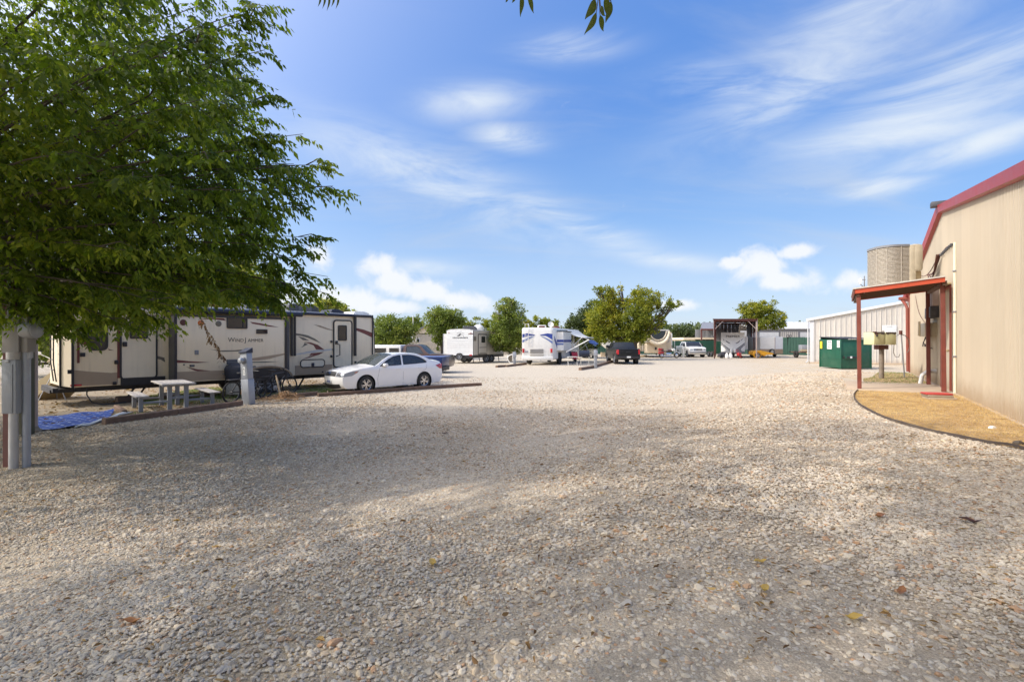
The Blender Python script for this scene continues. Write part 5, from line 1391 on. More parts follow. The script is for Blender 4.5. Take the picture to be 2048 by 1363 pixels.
    for x0, x1, y, z0, z1, m, nm in ((1.4, 2.1, 1.6, 3.0, 3.28, 'white_gel', 'air_conditioner'),):
        q = MB(); q.rbox(x0, x1, y, y + .9, z0, z1, .06); a_ = q.build(nm, m, root); q = MB(); q.rbox(x0 + .08, x1 - .12, y - .01, y + .01, z0 + .06, z1 - .06, .01); q.build('vent', 'brown_red', a_)
    q = MB(); q.rbox(2.9, 3.4, 3.5, 4.2, 3.0, 3.25, .05); q.build('roof_vent', 'brown_red', root)
    q = MB(); q.lathe([(.001, .05), (.15, .03), (.24, -.02)], n=18); q.xform(Matrix.Translation((2.45, 1.4, 3.32)) @ Vector((.1, -1, .25)).to_track_quat('-Z', 'Y').to_matrix().to_4x4()); q.cyl((2.45, 1.45, 3.0), (2.45, 1.45, 3.3), .03, n=8); q.build('roof_dish', 'white_gel', root)
    # right side: slide-out, stripes, windows, awning
    def bx(q, x0, x1, l0, l1, z0, z1):
        vs = [(x + lx * l, ly * l, z) for x in (x0, x1) for l in (l0, l1) for z in (z0, z1)]
        q.add(vs, [(0, 1, 3, 2), (4, 6, 7, 5), (0, 4, 5, 1), (2, 3, 7, 6), (0, 2, 6, 4), (1, 5, 7, 3)]); return q
    q = MB(); bx(q, W_, W_ + .55, 1.0, 3.6, 1.15, 2.72); sl = q.build('slide_out', 'white_gel', root, bev=.03)
    q = MB(); bx(q, W_ + .01, W_ + .545, .99, 1.0, 1.85, 2.06); q.build('blue_band', 'blue_decal', sl); q = MB(); bx(q, W_ + .01, W_ + .545, .99, 1.0, 1.62, 1.78); q.build('blue_band', 'blue_light', sl)
    q = MB(); bx(q, W_ + .55, W_ + .56, 1.02, 3.58, 1.85, 2.06); q.build('blue_band', 'blue_decal', sl)
    q = MB(); bx(q, W_, W_ + .58, .98, 3.62, 2.72, 2.78); q.build('topper', 'black_trim', sl)
    for l0, l1 in ((4.0, 4.9), (5.3, 6.2), (7.0, 8.6)): q = MB(); bx(q, W_, W_ + .02, l0, l1, 1.7, 2.4); q.build('window', 'glass_dark', root)
    q = MB()
    for a_, b_ in (((.25, 2.3), (1.2, 1.5)), ((.25, 2.1), (1.2, 1.3)), ((3.6, 1.9), (5.4, .9)), ((3.6, 1.7), (5.2, .8))):
        p0 = (W_ + .01 + lx * a_[0], ly * a_[0], a_[1]); p1 = (W_ + .01 + lx * b_[0], ly * b_[0], b_[1]); q.beam(p0, p1, .03, .09)
    q.build('blue_stripe', 'blue_decal', root)
    for l in (1.9, 7.6):
        for x, s in ((.02, -1), (W_ - .06, 1)): q = MB(); q.lathe([(.12, -.1), (.46, -.12), (.48, 0), (.46, .12), (.12, .1)], (0, 0, 0), 'x', 24); q.xform(Matrix.Translation((x + lx * l, ly * l, .48)) @ Euler((0, 0, R(-20))).to_matrix().to_4x4()); q.build('wheel', 'rubber', root)
    q = MB(); bx(q, W_ - .01, W_ + .012, 1.4, 2.4, b0, 1.02); q.build('wheel_arch', 'dark_grey', root)
    q = MB(); q.cyl((1.55, -.1, .42), (1.55, .3, .42), .06, n=10); q.build('exhaust', 'steel', root)
    q = MB()
    for x in (1.1, 2.0): q.beam((x, .3, .45), (x, .3, 0), .06, .06)
    q.build('levelling_jack', 'steel', root)
    # awning: sloped cloth with arms
    a0 = Vector((W_ + lx * 3.9, ly * 3.9, 2.95)); a1 = Vector((W_ + lx * 8.6, ly * 8.6, 2.95)); o_ = Vector((1.35, -.4, -.70))
    q = MB(); k = 8; vs = []
    for i in range(k + 1):
        u = i / k; s = -.16 * math.sin(PI * u)
        for j in range(7): vs.append(tuple(a0.lerp(a1, j / 6) + o_ * u + Vector((0, 0, s))))
    q.add(vs, [(i * 7 + j, i * 7 + j + 1, i * 7 + j + 8, i * 7 + j + 7) for i in range(k) for j in range(6)]); q.build('awning_cloth', 'cloth_white', root, ang=2)
    q = MB(); q.cyl(a0 + o_, a1 + o_, .05, n=10); q.build('awning_roller', 'cloth_white', root)
    for a_ in (a0, a1):
        q = MB(); q.beam(a_ - Vector((0, 0, .1)), a_ + Vector((.9, -.3, -1.9)), .04, .05); q.beam(Vector((a_.x, a_.y, 1.0)), a_ + o_, .04, .05); q.build('awning_arm', 'white_gel', root)
vehicles()

def pitch_things():
    """camp gear beside the motorhome"""
    Y = 41.0; P = lambda px, py, YY=Y: at(px, py, YY)
    # long white pole sloping up with blue cloth at its end
    root = thing('flag_pole', 'white pole slanting up from the motorhome with a blue cloth at its tip', 'pole', (P(1135, 705).x, Y, 0))
    o = Vector((P(1135, 705).x, Y, 0)); a = P(1132, 704) - o; b = P(1178, 679) - o
    q = MB(); q.cyl(a, b, .045, n=8); q.build('pole', 'white_gel', root)
    q = MB(); c = [P(1178, 679), P(1187, 680), P(1197, 687), P(1192, 689), P(1180, 685)]; vs = [tuple(p - o) for p in c] + [tuple(p - o + Vector((0, .25, -.05))) for p in c]; n = 5
    q.add(vs, [tuple(range(n)), tuple(range(2 * n - 1, n - 1, -1))] + [(i, n + i, n + (i + 1) % n, (i + 1) % n) for i in range(n)]); q.build('blue_cloth', 'fabric_blue', root)
    q = MB(); q.cyl(P(1157, 670) - o, P(1180, 680) - o, .02, n=6); q.build('stay_line', 'cloth_white', root)
    # barrel grill
    g = gnd(1168, 730); root = thing('barrel_grill', 'dark barrel barbecue with closed lid on white legs beside the awning', 'grill', g)
    q = MB(); q.cyl((-.38, 0, .92), (.42, 0, .92), .27, n=18); q.build('barrel', 'navy', root); q = MB(); q.rbox(-.40, .44, -.02, .02, 1.0, 1.06, .01); q.build('lid_seam', 'black_trim', root)
    for x in (-.3, .34): q = MB(); q.beam((x, -.2, .7), (x + .1, .2, 0), .03, .03); q.beam((x + .1, -.2, .7), (x, .2, 0), .03, .03); q.build('leg', 'white_gel', root)
    # folding table
    g = gnd(1145, 730); root = thing('folding_table', 'small white folding table close to the motorhome side', 'table', g)
    q = MB(); q.rbox(-.42, .42, -.25, .25, .66, .70, .01); q.build('table_top', 'white_gel', root)
    for x in (-.36, .36): q = MB(); q.cyl((x, -.2, 0), (x, .2, .66), .016, n=6); q.cyl((x, .2, 0), (x, -.2, .66), .016, n=6); q.build('leg', 'white_gel', root)
    # chairs: red folding, dark folding
    def chair(px, py, m, lab, rz=0):
        g = gnd(px, py); root = thing('camp_chair', lab, 'chair', g, rz, 'camp chairs by the motorhome')
        q = MB(); q.rbox(-.25, .25, -.25, .22, .42, .46, .01); q.build('seat', m, root); q = MB(); q.add([(-.25, .2, .45), (.25, .2, .45), (.27, .42, 1.0), (-.27, .42, 1.0), (-.25, .23, .45), (.25, .23, .45), (.27, .45, 1.0), (-.27, .45, 1.0)], [(0, 1, 2, 3), (7, 6, 5, 4), (0, 4, 5, 1), (3, 2, 6, 7), (0, 3, 7, 4), (1, 5, 6, 2)]); q.build('backrest', m, root)
        for s in (-1, 1):
            q = MB(); q.cyl((s * .27, -.25, 0), (s * .27, .25, .46), .014, n=6); q.cyl((s * .27, .28, 0), (s * .27, -.22, .62), .014, n=6); q.cyl((s * .27, -.24, .62), (s * .27, .3, .64), .016, n=6); q.build('frame', 'steel', root)
    chair(1153, 728, 'red_paint', 'red folding camp chair between table and barrel barbecue', .3)
    chair(1141, 725, 'fabric_dark', 'dark folding camp chair behind the small white table', -.5)
    # site posts
    for px, py, top, lab in ((1191, 736, 699, 'pale utility post with bracket at the near timber'), (1218, 723.5, 690, 'pale utility post left of the black pickup'), (1029, 731, 703, 'pale utility post at the foot of the conical tree')):
        g = gnd(px, py); h = (py - top) * g.y / 1000; root = thing('utility_post', lab, 'post', g, 0, 'pale utility posts at the pitches')
        q = MB(); q.rbox(-.10, .10, -.10, .10, 0, h, .015); q.build('post', 'grey_paint', root)
        q = MB(); q.rbox(-.14, .14, -.17, -.1, h - .45, h - .08, .02); q.build('meter_box', 'galv', root)
    # oval white sign near trunk
    g = gnd(1024, 730); root = thing('coiled_hose', 'white coiled hose hung beside the post at the conical tree', 'hose', (g.x, g.y + .3, 0))
    q = MB(); q.tube([(.35 * math.cos(t) * (1 + .1 * math.sin(3 * t)), 0, .5 + .35 * math.sin(t)) for t in [i * PI / 8 for i in range(16)]], .045, 6, closed=True); q.build('coil', 'white_gel', root); q = MB(); q.cyl((0, .05, 0), (0, .05, .9), .02, n=6); q.build('stake', 'steel', root)
    # folded patio umbrella
    g = gnd(1310, 713.5); root = thing('folded_umbrella', 'folded dark umbrella before the beige fifth-wheel', 'umbrella', (g.x, g.y - .6, 0))
    q = MB(); q.lathe([(.04, .3), (.22, .5), (.24, .8), (.14, 1.3), (.04, 1.42)], n=10); q.build('canopy', 'fabric_dark', root); q = MB(); q.cyl((0, 0, 0), (0, 0, 1.5), .025, n=8); q.lathe([(.25, 0), (.25, .08), (.05, .1)], n=12); q.build('pole', 'steel', root)
    # white electrical post at the fence
    g = gnd(1367, 714); root = thing('hydrant_post', 'thin white post standing before the shaded fence', 'post', g); q = MB(); q.rbox(-.10, .10, -.1, .1, 0, .95, .03); q.build('post', 'white_gel', root); q = MB(); q.rbox(-.2, .1, -.12, .12, .95, 1.15, .04); q.build('head', 'white_gel', root)
pitch_things()
# ---------------------------------------------------------------- fence, carport and the things parked along it
def fence(name, pts, h, m, label, seg=1.83, rib=.30):
    root = thing(name, label, 'fence', (pts[0][0], pts[0][1], 0)); o = Vector((pts[0][0], pts[0][1]))
    for i in range(len(pts) - 1):
        a = Vector(pts[i]) - o; b = Vector(pts[i + 1]) - o; d = b - a; L = d.length; d.normalize(); nn = Vector((d.y, -d.x))
        k = max(1, round(L / seg)); w_ = L / k
        for j in range(k):
            q = MB(); s = 0; prof = []; x = 0
            nr = max(3, int(w_ / rib)); rw = w_ / nr
            for r in range(nr):
                x0 = r * rw; prof += [(x0, 0), (x0 + rw * .72, 0), (x0 + rw * .78, .035), (x0 + rw * .94, .035)]
            prof.append((w_, 0)); g = []
            dz = .02 * math.sin(j * 2.3 + i)
            for (u, e) in prof:
                p = a + d * (j * w_ + u) + nn * e; g += [(p.x, p.y, 0.03), (p.x, p.y, h + dz)]
            q.add(g, [(2 * c, 2 * c + 2, 2 * c + 3, 2 * c + 1) for c in range(len(prof) - 1)]); q.build('fence_panel', m, root, smooth=False)
            p = a + d * j * w_ - nn * .06; q = MB(); q.rbox(p.x - .04, p.x + .04, p.y - .04, p.y + .04, 0, h - .05, .006); q.build('post', 'steel', root)
    return root
def F(px, Y): return ((px - 1024) / 1000 * Y, Y)
fence('green_metal_fence', [F(1150, 74), F(1349, 72)], 2.0, 'fence_shaded', 'green sheet metal fence, coloured as shaded, behind the big yellowing tree')
fence('green_metal_fence', [F(1350, 67), F(1452, 75)], 2.0, 'fence_green', 'bright green sheet metal fence behind the white pickup')
fence('green_metal_fence', [F(1452.5, 75), F(1500, 73), F(1640, 67)], 2.45, 'fence_shaded', 'green sheet metal fence, coloured as shaded, right of the steel carport')

def shear(root, k):
    """the thing's depth runs off at an angle to its front"""
    m = Matrix.Identity(4); m[0][1] = k
    for c in root.children:
        if c.type == 'MESH': c.data.transform(m)
        for g in c.children:
            if g.type == 'MESH': g.data.transform(m)
def carport():
    Yf = 56; L = lambda px, YY=Yf: (px - 1024) / 1000 * YY; x0, x1 = L(1429), L(1513); o = Vector((x0, Yf, 0)); root = thing('steel_carport', 'tall rust red steel carport sheltering the white trailer', 'carport', o)
    w_ = x1 - x0; h = 1.95 + .0435 * Yf; dp = 9.0
    for x in (0, w_):
        for y in (0, dp / 2, dp): q = MB(); q.rbox(x - .07, x + .07, y - .07, y + .07, 0, h, .01); q.build('post', 'brown_red' if not (x and y == 0) else 'pink_pipe', root)
    q = MB(); q.rbox(-.15, w_ + .15, -.08, .08, h - .22, h, .01); q.build('beam', 'brown_red', root); q = MB(); q.rbox(-.15, w_ + .15, dp - .08, dp + .08, h - .3, h - .1, .01); q.build('beam', 'brown_red', root)
    for k in range(8):
        x = -.2 + k * (w_ + .4) / 8; q = MB(); q.rbox(x, x + (w_ + .4) / 8 - .01, -.2, dp + .2, h + .0, h + .04, .01); q.build('roof_sheet', 'brown_red', root)
    for y in (2.2, 6.7): q = MB(); q.rbox(-.1, w_ + .1, y - .04, y + .04, h - .16, h - .005, .01); q.build('purlin', 'brown_red', root)
    for s in (0, 1):
        x = w_ * s; e = 1 if s == 0 else -1
        q = MB(); q.beam((x + e * .05, -.02, h - 1.1), (x + e * 1.05, -.02, h - .12), .07, .07); q.build('brace', 'pink_pipe', root)
    # left side sheet (hangs along the side), right side sheets
    q = MB(); q.add([(-.10, -.1, h - .05), (-.10, dp, h - .05), (-.10, dp, h - 1.6), (-.10, -.1, h - 1.9), (-.13, -.1, h - .05), (-.13, dp, h - .05), (-.13, dp, h - 1.6), (-.13, -.1, h - 1.9)], [(0, 1, 2, 3), (7, 6, 5, 4), (0, 3, 7, 4), (0, 4, 5, 1), (3, 2, 6, 7)]); q.build('side_sheet', 'white_sheet', root)
    q = MB(); q.add([(w_ + .10, -.1, h - .05), (w_ + .10, dp, h - .05), (w_ + .10, dp, h - 1.5), (w_ + .10, -.1, h - 1.3), (w_ + .13, -.1, h - .05), (w_ + .13, dp, h - .05), (w_ + .13, dp, h - 1.5), (w_ + .13, -.1, h - 1.3)], [(0, 1, 2, 3), (7, 6, 5, 4), (0, 3, 7, 4), (0, 4, 5, 1), (3, 2, 6, 7)]); q.build('side_sheet', 'white_sheet', root)
    # back wall partial
    for k in range(6): x = w_ * (.02 + k * .105); q = MB(); q.rbox(x, x + w_ * .1, dp + .09, dp + .12, 1.9, h - .3, .004); q.build('wall_sheet', 'mid_grey', root)
    q = MB(); q.rbox(w_ * .86, w_, dp + .09, dp + .12, 1.5, h - .3, .004); q.build('wall_sheet', 'mid_grey', root)
    shear(root, .42)
carport()
def shed_left():
    Y = 78; x0, x1 = (1403 - 1024) / 1000 * Y, (1470 - 1024) / 1000 * Y; root = thing('open_shed', 'red framed open shed with grey roof behind the green fence left of the carport', 'shed', (x0, Y, 0)); w_ = x1 - x0
    for x in (0, w_ * .45, w_): q = MB(); q.rbox(x - .1, x + .1, -.1, .1, 0, 3.95, .01); q.build('post', 'brown_red', root)
    for k in range(6):
        x = .12 + k * (w_ - .2) / 6; q = MB(); q.rbox(x, x + (w_ - .2) / 6 - .02, 3.0, 3.04, 0, 3.8, .005); q.build('wall_sheet', 'mid_grey', root)
    q = MB(); q.add([(-.3, -.3, 3.75), (w_ + .3, -.3, 3.75), (w_ + .3, 4, 4.9), (1.6, 4, 4.9), (-.3, -.3, 3.85), (w_ + .3, -.3, 3.85), (w_ + .3, 4, 5.0), (1.6, 4, 5.0)], [(0, 1, 2, 3), (7, 6, 5, 4), (0, 4, 5, 1), (1, 5, 6, 2), (2, 6, 7, 3), (3, 7, 4, 0)]); q.build('roof', 'mid_grey', root, smooth=False)
    q = MB(); q.rbox(-.2, w_ + .2, -.36, -.3, 3.6, 3.86, .01); q.build('fascia', 'brown_red', root)
    Y = 81; x0, x1 = (1368 - 1024) / 1000 * Y, (1432 - 1024) / 1000 * Y
    root = thing('low_building', 'low cream building just showing above the bright green fence', 'building', (x0, Y, 0)); q = MB(); q.box(0, x1 - x0, 0, 6, 0, 2.2); q.build('wall', 'cream_light', root); q = MB(); q.box(-.2, x1 - x0 + .2, -.3, 6, 2.2, 2.5); q.build('roof', 'cream_light', root)
shed_left()
def premier():
    Y = 58.5; x0 = (1442 - 1024) / 1000 * Y; x1 = (1490 - 1024) / 1000 * Y; W_ = x1 - x0; root = thing('travel_trailer', 'white travel trailer lettered PREMIER parked nose out under the carport', 'travel trailer', (x0, Y, 0))
    b0, t0 = .55, 2.95
    q = MB(); q.rbox(0, W_, .9, 6.5, b0, t0, .12); q.build('body', 'white_gel', root)
    # V shaped front: white upper, grey lower
    def nose(v, z):   # v -1..1, z 0..1  -> point on bulging nose
        dpt = .55 + .55 * (1 - abs(v) ** 1.6) * (1 - .5 * z) ; lean = .55 * z * z
        return (W_ / 2 + v * W_ / 2, .95 - dpt + lean, b0 + z * (t0 - b0))
    n, m_ = 17, 13; g = [nose(-1 + 2 * i / (n - 1), j / (m_ - 1)) for j in range(m_) for i in range(n)]
    q = MB(); q.add(g, [(j * n + i, j * n + i + 1, (j + 1) * n + i + 1, (j + 1) * n + i) for j in range(m_ - 1) for i in range(n - 1)])
    q.add([nose(v, z) for v in (-1,) for z in (0, .5, 1)] + [(0, .95, b0), (0, .95, t0)], [(0, 1, 2, 4, 3)]); q.add([nose(v, z) for v in (1,) for z in (0, .5, 1)] + [(W_, .95, b0), (W_, .95, t0)], [(0, 1, 2, 4, 3)])
    q.add([nose(-1, 1), nose(-.5, 1), nose(0, 1), nose(.5, 1), nose(1, 1), (W_, 1.4, t0), (0, 1.4, t0)], [(0, 1, 2, 3, 4, 5, 6)])
    nb = q.build('front_cap', 'white_gel', root, ang=1.0)
    def decal(pts, m, nm='decal'):
        q = MB(); q.add([tuple(Vector(nose(v, z)) + Vector((0, -.015, 0))) for v, z in pts], [tuple(range(len(pts)))]); q.build(nm, m, nb, smooth=False)
    def area(top, bot, m, k=12, v0=-1, v1=1):
        q = MB(); vs = []
        for i in range(k + 1):
            v = v0 + (v1 - v0) * i / k
            for z in (bot(v), top(v)): vs.append(tuple(Vector(nose(v, z)) + Vector((0, -.012, 0))))
        q.add(vs, [(2 * i, 2 * i + 2, 2 * i + 3, 2 * i + 1) for i in range(k)]); q.build('decal', m, nb)
    area(lambda v: .04 + .40 * abs(v), lambda v: .0, 'mid_grey'); area(lambda v: .08 + .42 * abs(v), lambda v: .045 + .41 * abs(v), 'dark_grey')
    decal([(-.62, .62), (-.2, .46), (-.32, .46), (-.55, .54)], 'dark_grey'); decal([(.62, .62), (.2, .46), (.32, .46), (.55, .54)], 'dark_grey'); decal([(-.85, .70), (-.70, .62), (-.78, .60)], 'mid_grey'); decal([(.9, .72), (.66, .58), (.7, .64)], 'dark_grey')
    q = MB()
    text('PREMIER', .36, 'text_dark', nb, (W_ / 2, nose(0, .82)[1] - .06, b0 + .80 * (t0 - b0)), stretch=1.25, rx=80)
    q = MB(); q.rbox(W_ + .02, W_ + .42, 1.6, 5, .9, 2.5, .03); q.build('slide_out', 'white_gel', root)
    q = MB(); q.beam((.5, .6, .5), (W_ / 2, -1.1, .5), .08, .12); q.beam((W_ - .5, .6, .5), (W_ / 2, -1.1, .5), .08, .12); q.cyl((W_ / 2, -.9, 0), (W_ / 2, -.9, .7), .05, n=8); q.build('tow_frame', 'black_trim', root)
    for x in (W_ / 2 - .20, W_ / 2 + .20):
        q = MB(); q.lathe([(.001, .0), (.15, .02), (.16, .1), (.16, .42), (.11, .5), (.06, .52), (.06, .56), (.001, .56)], (x, -.35, .58), n=14); q.build('propane_tank', 'white_gel', root)
    for y in (3.0, 3.9):
        for x, s in ((.12, -1), (W_ - .12, 1)): wheel(root, (0, 0, 0), .34, .2, 'galv', 5).matrix_local = Matrix.Translation((x, y, .34)) @ Euler((0, 0, R(90 * s))).to_matrix().to_4x4()
    # loose things before it
    for px in (1452, 1459.5):
        g = gnd(px, 716); root2 = thing('propane_tank', 'white propane tank on the ground, ' + ('left' if px < 1455 else 'right') + ' one of the pair before the trailer', 'propane tank', (g.x, Y - 2.2, 0), 0, 'propane tanks on the ground')
        q = MB(); q.lathe([(.14, 0), (.19, .05), (.20, .12), (.20, .36), (.15, .46), (.09, .48)], n=16); q.build('tank', 'white_gel', root2); q = MB(); q.lathe([(.11, .46), (.11, .60)], n=14); q.build('collar', 'white_gel', root2); q = MB(); q.cyl((0, 0, .46), (0, 0, .55), .03, n=8); q.build('valve', 'steel', root2)
    g = gnd(1477, 716); root2 = thing('hand_truck', 'small red wheeled hand truck leaning before the trailer lettered PREMIER', 'hand truck', (g.x, Y - 2.3, 0), .4)
    q = MB(); q.rbox(-.22, .22, -.08, .25, .12, .62, .05); q.build('frame', 'red_paint', root2)
    for s in (-.26, .26): q = MB(); q.lathe([(.04, -.03), (.15, -.04), (.16, 0), (.15, .04), (.04, .03)], (s, 0, .16), 'x', 14); q.build('wheel', 'rubber', root2)
    q = MB(); q.tube([(-.15, .2, .6), (-.15, .4, .95), (.15, .4, .95), (.15, .2, .6)], .02, 6); q.build('handle', 'red_paint', root2)
    shear(root, .42)
    g = gnd(1440, 715); root2 = thing('covered_mower', 'low black machine under a dark cover beside the carport post', 'mower', (g.x, Y - 1.2, 0), .2)
    q = MB(); q.lathe([(.62, .1), (.66, .25), (.50, .50), (.2, .68), (.001, .70)], n=16); q.v = [(x * 1.1 + .02 * math.sin(z * 30), y * .8, z) for x, y, z in q.v]; q.build('cover', 'fabric_dark', root2, ang=1.2)
    for s in (-.5, .5): q = MB(); q.lathe([(.05, -.08), (.2, -.08), (.2, .08), (.05, .08)], (s, -.4, .2), 'y', 14); q.build('wheel', 'rubber', root2)
premier()
def fence_row():
    # yellow trailer
    Y = 58; x0 = (1501 - 1024) / 1000 * Y; root = thing('yellow_trailer', 'small yellow fendered trailer with pointed nose behind the right carport post', 'trailer', (x0, Y, 0), R(-4))
    q = MB(); q.prism([(0, .35), (.05, .75), (.25, .86), (.9, .88), (1.7, .68), (2.3, .55), (2.3, .42), (1.6, .38), (1.25, .18), (1.1, .35)], -.7, .7); q.build('body', 'yellow', root, ang=.9, bev=.04)
    q = MB(); c = .50; q.lathe([(.36, -.76), (.42, -.74), (.42, -.5)], (c, 0, .38), 'y', 20); q.build('fender', 'yellow', root)
    wheel(root, (c, -.72, .31), .29, .18, 'chrome', 6); wheel(root, (c, .72, .31), .29, .18, 'chrome', 6, side=1)
    # cargo trailer
    Y = 59; x0 = (1523 - 1024) / 1000 * Y; W_ = (1566 - 1523) / 1000 * Y; root = thing('cargo_trailer', 'white boxy cargo trailer with grey stone guard before the shade-darkened green fence', 'cargo trailer', (x0, Y, 0))
    pts = [(0, .35), (W_ * .55, -.35), (W_, .0), (W_, 3.4), (0, 3.6)]
    q = MB(); q.prism(pts, .42, 2.42, axis='z'); q.build('body', 'white_plain', root, smooth=False, bev=.03)
    q = MB(); q.prism([(0 - .006, .345), (W_ * .55, -.36), (W_ * .55, -.352), (0, .352)], .42, 1.0, axis='z'); q.prism([(W_ * .55, -.36), (W_ + .006, -.005), (W_, .003), (W_ * .55, -.352)], .42, 1.0, axis='z'); q.build('stone_guard', 'taupe', root)
    q = MB(); q.beam((W_ * .55, -.37, .42), (W_ * .55, -.37, 2.42), .05, .05, up=(0, 1, 0)); q.build('corner_trim', 'pink_pipe', root)
    q = MB(); q.beam((.1, .3, .45), (.3, -1.0, .45), .08, .1); q.beam((W_ * .5, -.3, .45), (.3, -1.0, .45), .08, .1); q.cyl((.3, -.9, 0), (.3, -.9, .6), .04, n=8); q.build('tow_frame', 'black_trim', root)
    wheel(root, (.95, -.55, .72), .31, .2, 'white_gel', 5, name='spare_wheel')
    for x, s in ((.1, -1), (W_ - .05, 1)):
        wheel(root, (0, 0, 0), .34, .2, 'galv', 5).matrix_local = Matrix.Translation((x, 1.8, .34)) @ Euler((0, 0, R(90 * s))).to_matrix().to_4x4()
    # utility trailer
    Y = 57.5; x0 = (1597 - 1024) / 1000 * Y; root = thing('utility_trailer', 'rusty utility trailer with a grey box on it beside the white metal building', 'trailer', (x0, Y, 0))
    q = MB(); q.rbox(.1, 2.6, -.2, 2.2, .60, .72, .02); q.build('deck', 'under_wood', root)
    for z in (.78, .90): q = MB(); q.rbox(.1, 2.6, -.24, -.2, z, z + .09, .01); q.build('side_rail', 'tan_dark', root)
    q = MB(); q.rbox(.5, 1.7, .2, .9, .74, 1.5, .03); q.build('tool_box', 'grey_paint', root)
    q = MB(); q.lathe([(.12, -.1), (.40, -.11), (.42, 0), (.40, .11), (.12, .1)], (0, .5, .42), 'x', 20); q.build('wheel', 'rubber', root); q = MB(); q.lathe([(.12, -.1), (.40, -.11), (.42, 0), (.40, .11), (.12, .1)], (2.7, .5, .42), 'x', 20); q.build('wheel', 'rubber', root)
    q = MB(); q.beam((.8, -.2, .6), (1.3, -1.4, .5), .07, .1); q.beam((1.9, -.2, .6), (1.3, -1.4, .5), .07, .1); q.cyl((1.3, -1.2, 0), (1.3, -1.2, .6), .04, n=8); q.build('tow_frame', 'tan_dark', root)
    # wheel pair on fence top
    Y = 69.5; root = thing('hoop_pair', 'pair of black hoops perched on top of the shade-darkened green fence', 'hoops', ((1573 - 1024) / 1000 * Y, Y, 2.42))
    for k in (0, 1): q = MB(); q.tube([(.18 + k * .38 + .16 * math.cos(t), 0, .22 + .18 * math.sin(t)) for t in [i * PI / 8 for i in range(16)]], .035, 6, closed=True); q.build('hoop', 'black_trim', root)
    q = MB(); q.cyl((.18, .1, -1.0), (.18, .1, .05), .02, n=6); q.cyl((.56, .1, -1.0), (.56, .1, .05), .02, n=6); q.cyl((.05, .05, .03), (.7, .05, .03), .02, n=6); q.build('bracket', 'black_trim', root)
    # beige fifth wheel
    Y = 58.5; x0 = (1287 - 1024) / 1000 * Y; root = thing('fifth_wheel_trailer', 'beige fifth-wheel camper with a cream U-shaped front cap under the big tree', 'camper', (x0, Y, 0)); W_ = 2.75
    q = MB(); q.rbox(.35, 3.1, 1.8, 8.5, .7, 3.3, .08); q.build('body', 'tan_gel', root); q = MB(); q.rbox(.30, 3.12, .0, 1.9, 1.75, 3.3, .18); q.build('bedroom_cap', 'tan_gel', root); q = MB(); q.rbox(.55, 2.9, .6, 1.85, .5, 1.8, .08); q.build('lower_body', 'cream', root)
    q = MB()
    for rr, yy, m in ((1.30, -.05, 0),):
        pts = [(1.70 + 1.30 * math.cos(a), -.06, 3.1 + 1.50 * math.sin(a)) for a in [PI + PI * i / 20 for i in range(21)]]; q.tube(pts, [.10 + .12 * math.sin(PI * i / 20) for i in range(21)], 10)
    q.build('u_moulding', 'cream_light', root)
    q = MB(); pts = [(1.70 + .95 * math.cos(a), -.05, 3.1 + 1.05 * math.sin(a)) for a in [PI + PI * i / 20 for i in range(21)]]; q.tube(pts, .05, 6); q.build('inner_moulding', 'cream_light', root)
    q = MB(); q.prism([(1.70 + .93 * math.cos(a), 3.15 + 1.03 * math.sin(a)) for a in [PI + PI * i / 16 for i in range(17)]], -.03, -.005); q.build('front_window', 'glass_dark', root)
    q = MB(); q.rbox(-.02, .32, 2.2, 5.5, .85, 2.7, .04); q.build('slide_out', 'cream_light', root); q = MB(); q.rbox(3.08, 3.75, 1.5, 5.5, .95, 3.0, .04); s = q.build('slide_out', 'cream', root); q = MB(); q.rbox(3.2, 3.62, 1.48, 1.51, 2.25, 2.72, .04); q.build('window', 'glass_dark', s)
    q = MB(); q.box(1.5, 1.7, .55, .61, .9, 1.2); q.build('hatch', 'black_trim', root)
    for x in (.75, 2.6): q = MB(); q.beam((x, .8, .6), (x, .8, 0), .1, .1); q.build('landing_leg', 'steel', root)
    # motorcycle, facing right
    Y = 57; x0 = (1317 - 1024) / 1000 * Y; root = thing('touring_motorcycle', 'red and white touring motorcycle with red top box before the beige camper', 'motorcycle', (x0, Y, 0))
    for x in (.35, 2.05):
        q = MB(); q.lathe([(.16, -.07), (.30, -.08), (.33, 0), (.30, .08), (.16, .07)], (x, 0, .33), 'y', 22); w_ = q.build('wheel', 'rubber', root); q = MB(); q.lathe([(.19, -.07), (.03, -.09)], (x, 0, .33), 'y', 14); q.build('rim', 'chrome', w_)
    q = MB(); q.rbox(.0, .55, -.28, .28, .45, .78, .08); q.build('pannier', 'red_paint', root); q = MB(); q.rbox(-.02, .42, -.24, .24, .82, 1.12, .08); q.build('top_box', 'red_paint', root)
    q = MB(); q.rbox(.45, 1.15, -.17, .17, .68, .82, .06); q.rbox(.4, .55, -.15, .15, .8, 1.08, .05); q.build('seat', 'fabric_dark', root); q = MB(); q.rbox(1.05, 1.55, -.18, .18, .72, .96, .08); q.build('fuel_tank', 'brown_paint', root)
    q = MB(); q.rbox(.8, 1.45, -.22, .22, .25, .62, .08); q.cyl((.3, -.2, .25), (1.3, -.2, .25), .05, n=8); q.build('engine', 'chrome', root)
    q = MB(); q.beam((1.65, 0, 1.0), (2.05, 0, .35), .12, .07); q.rbox(1.5, 1.85, -.28, .28, .80, 1.08, .08); q.build('fairing', 'white_gel', root); q = MB(); q.add([(1.70, -.22, 1.06), (1.70, .22, 1.06), (1.52, .2, 1.42), (1.52, -.2, 1.42)], [(0, 1, 2, 3)]); q.build('windshield', 'glass_dark', root)
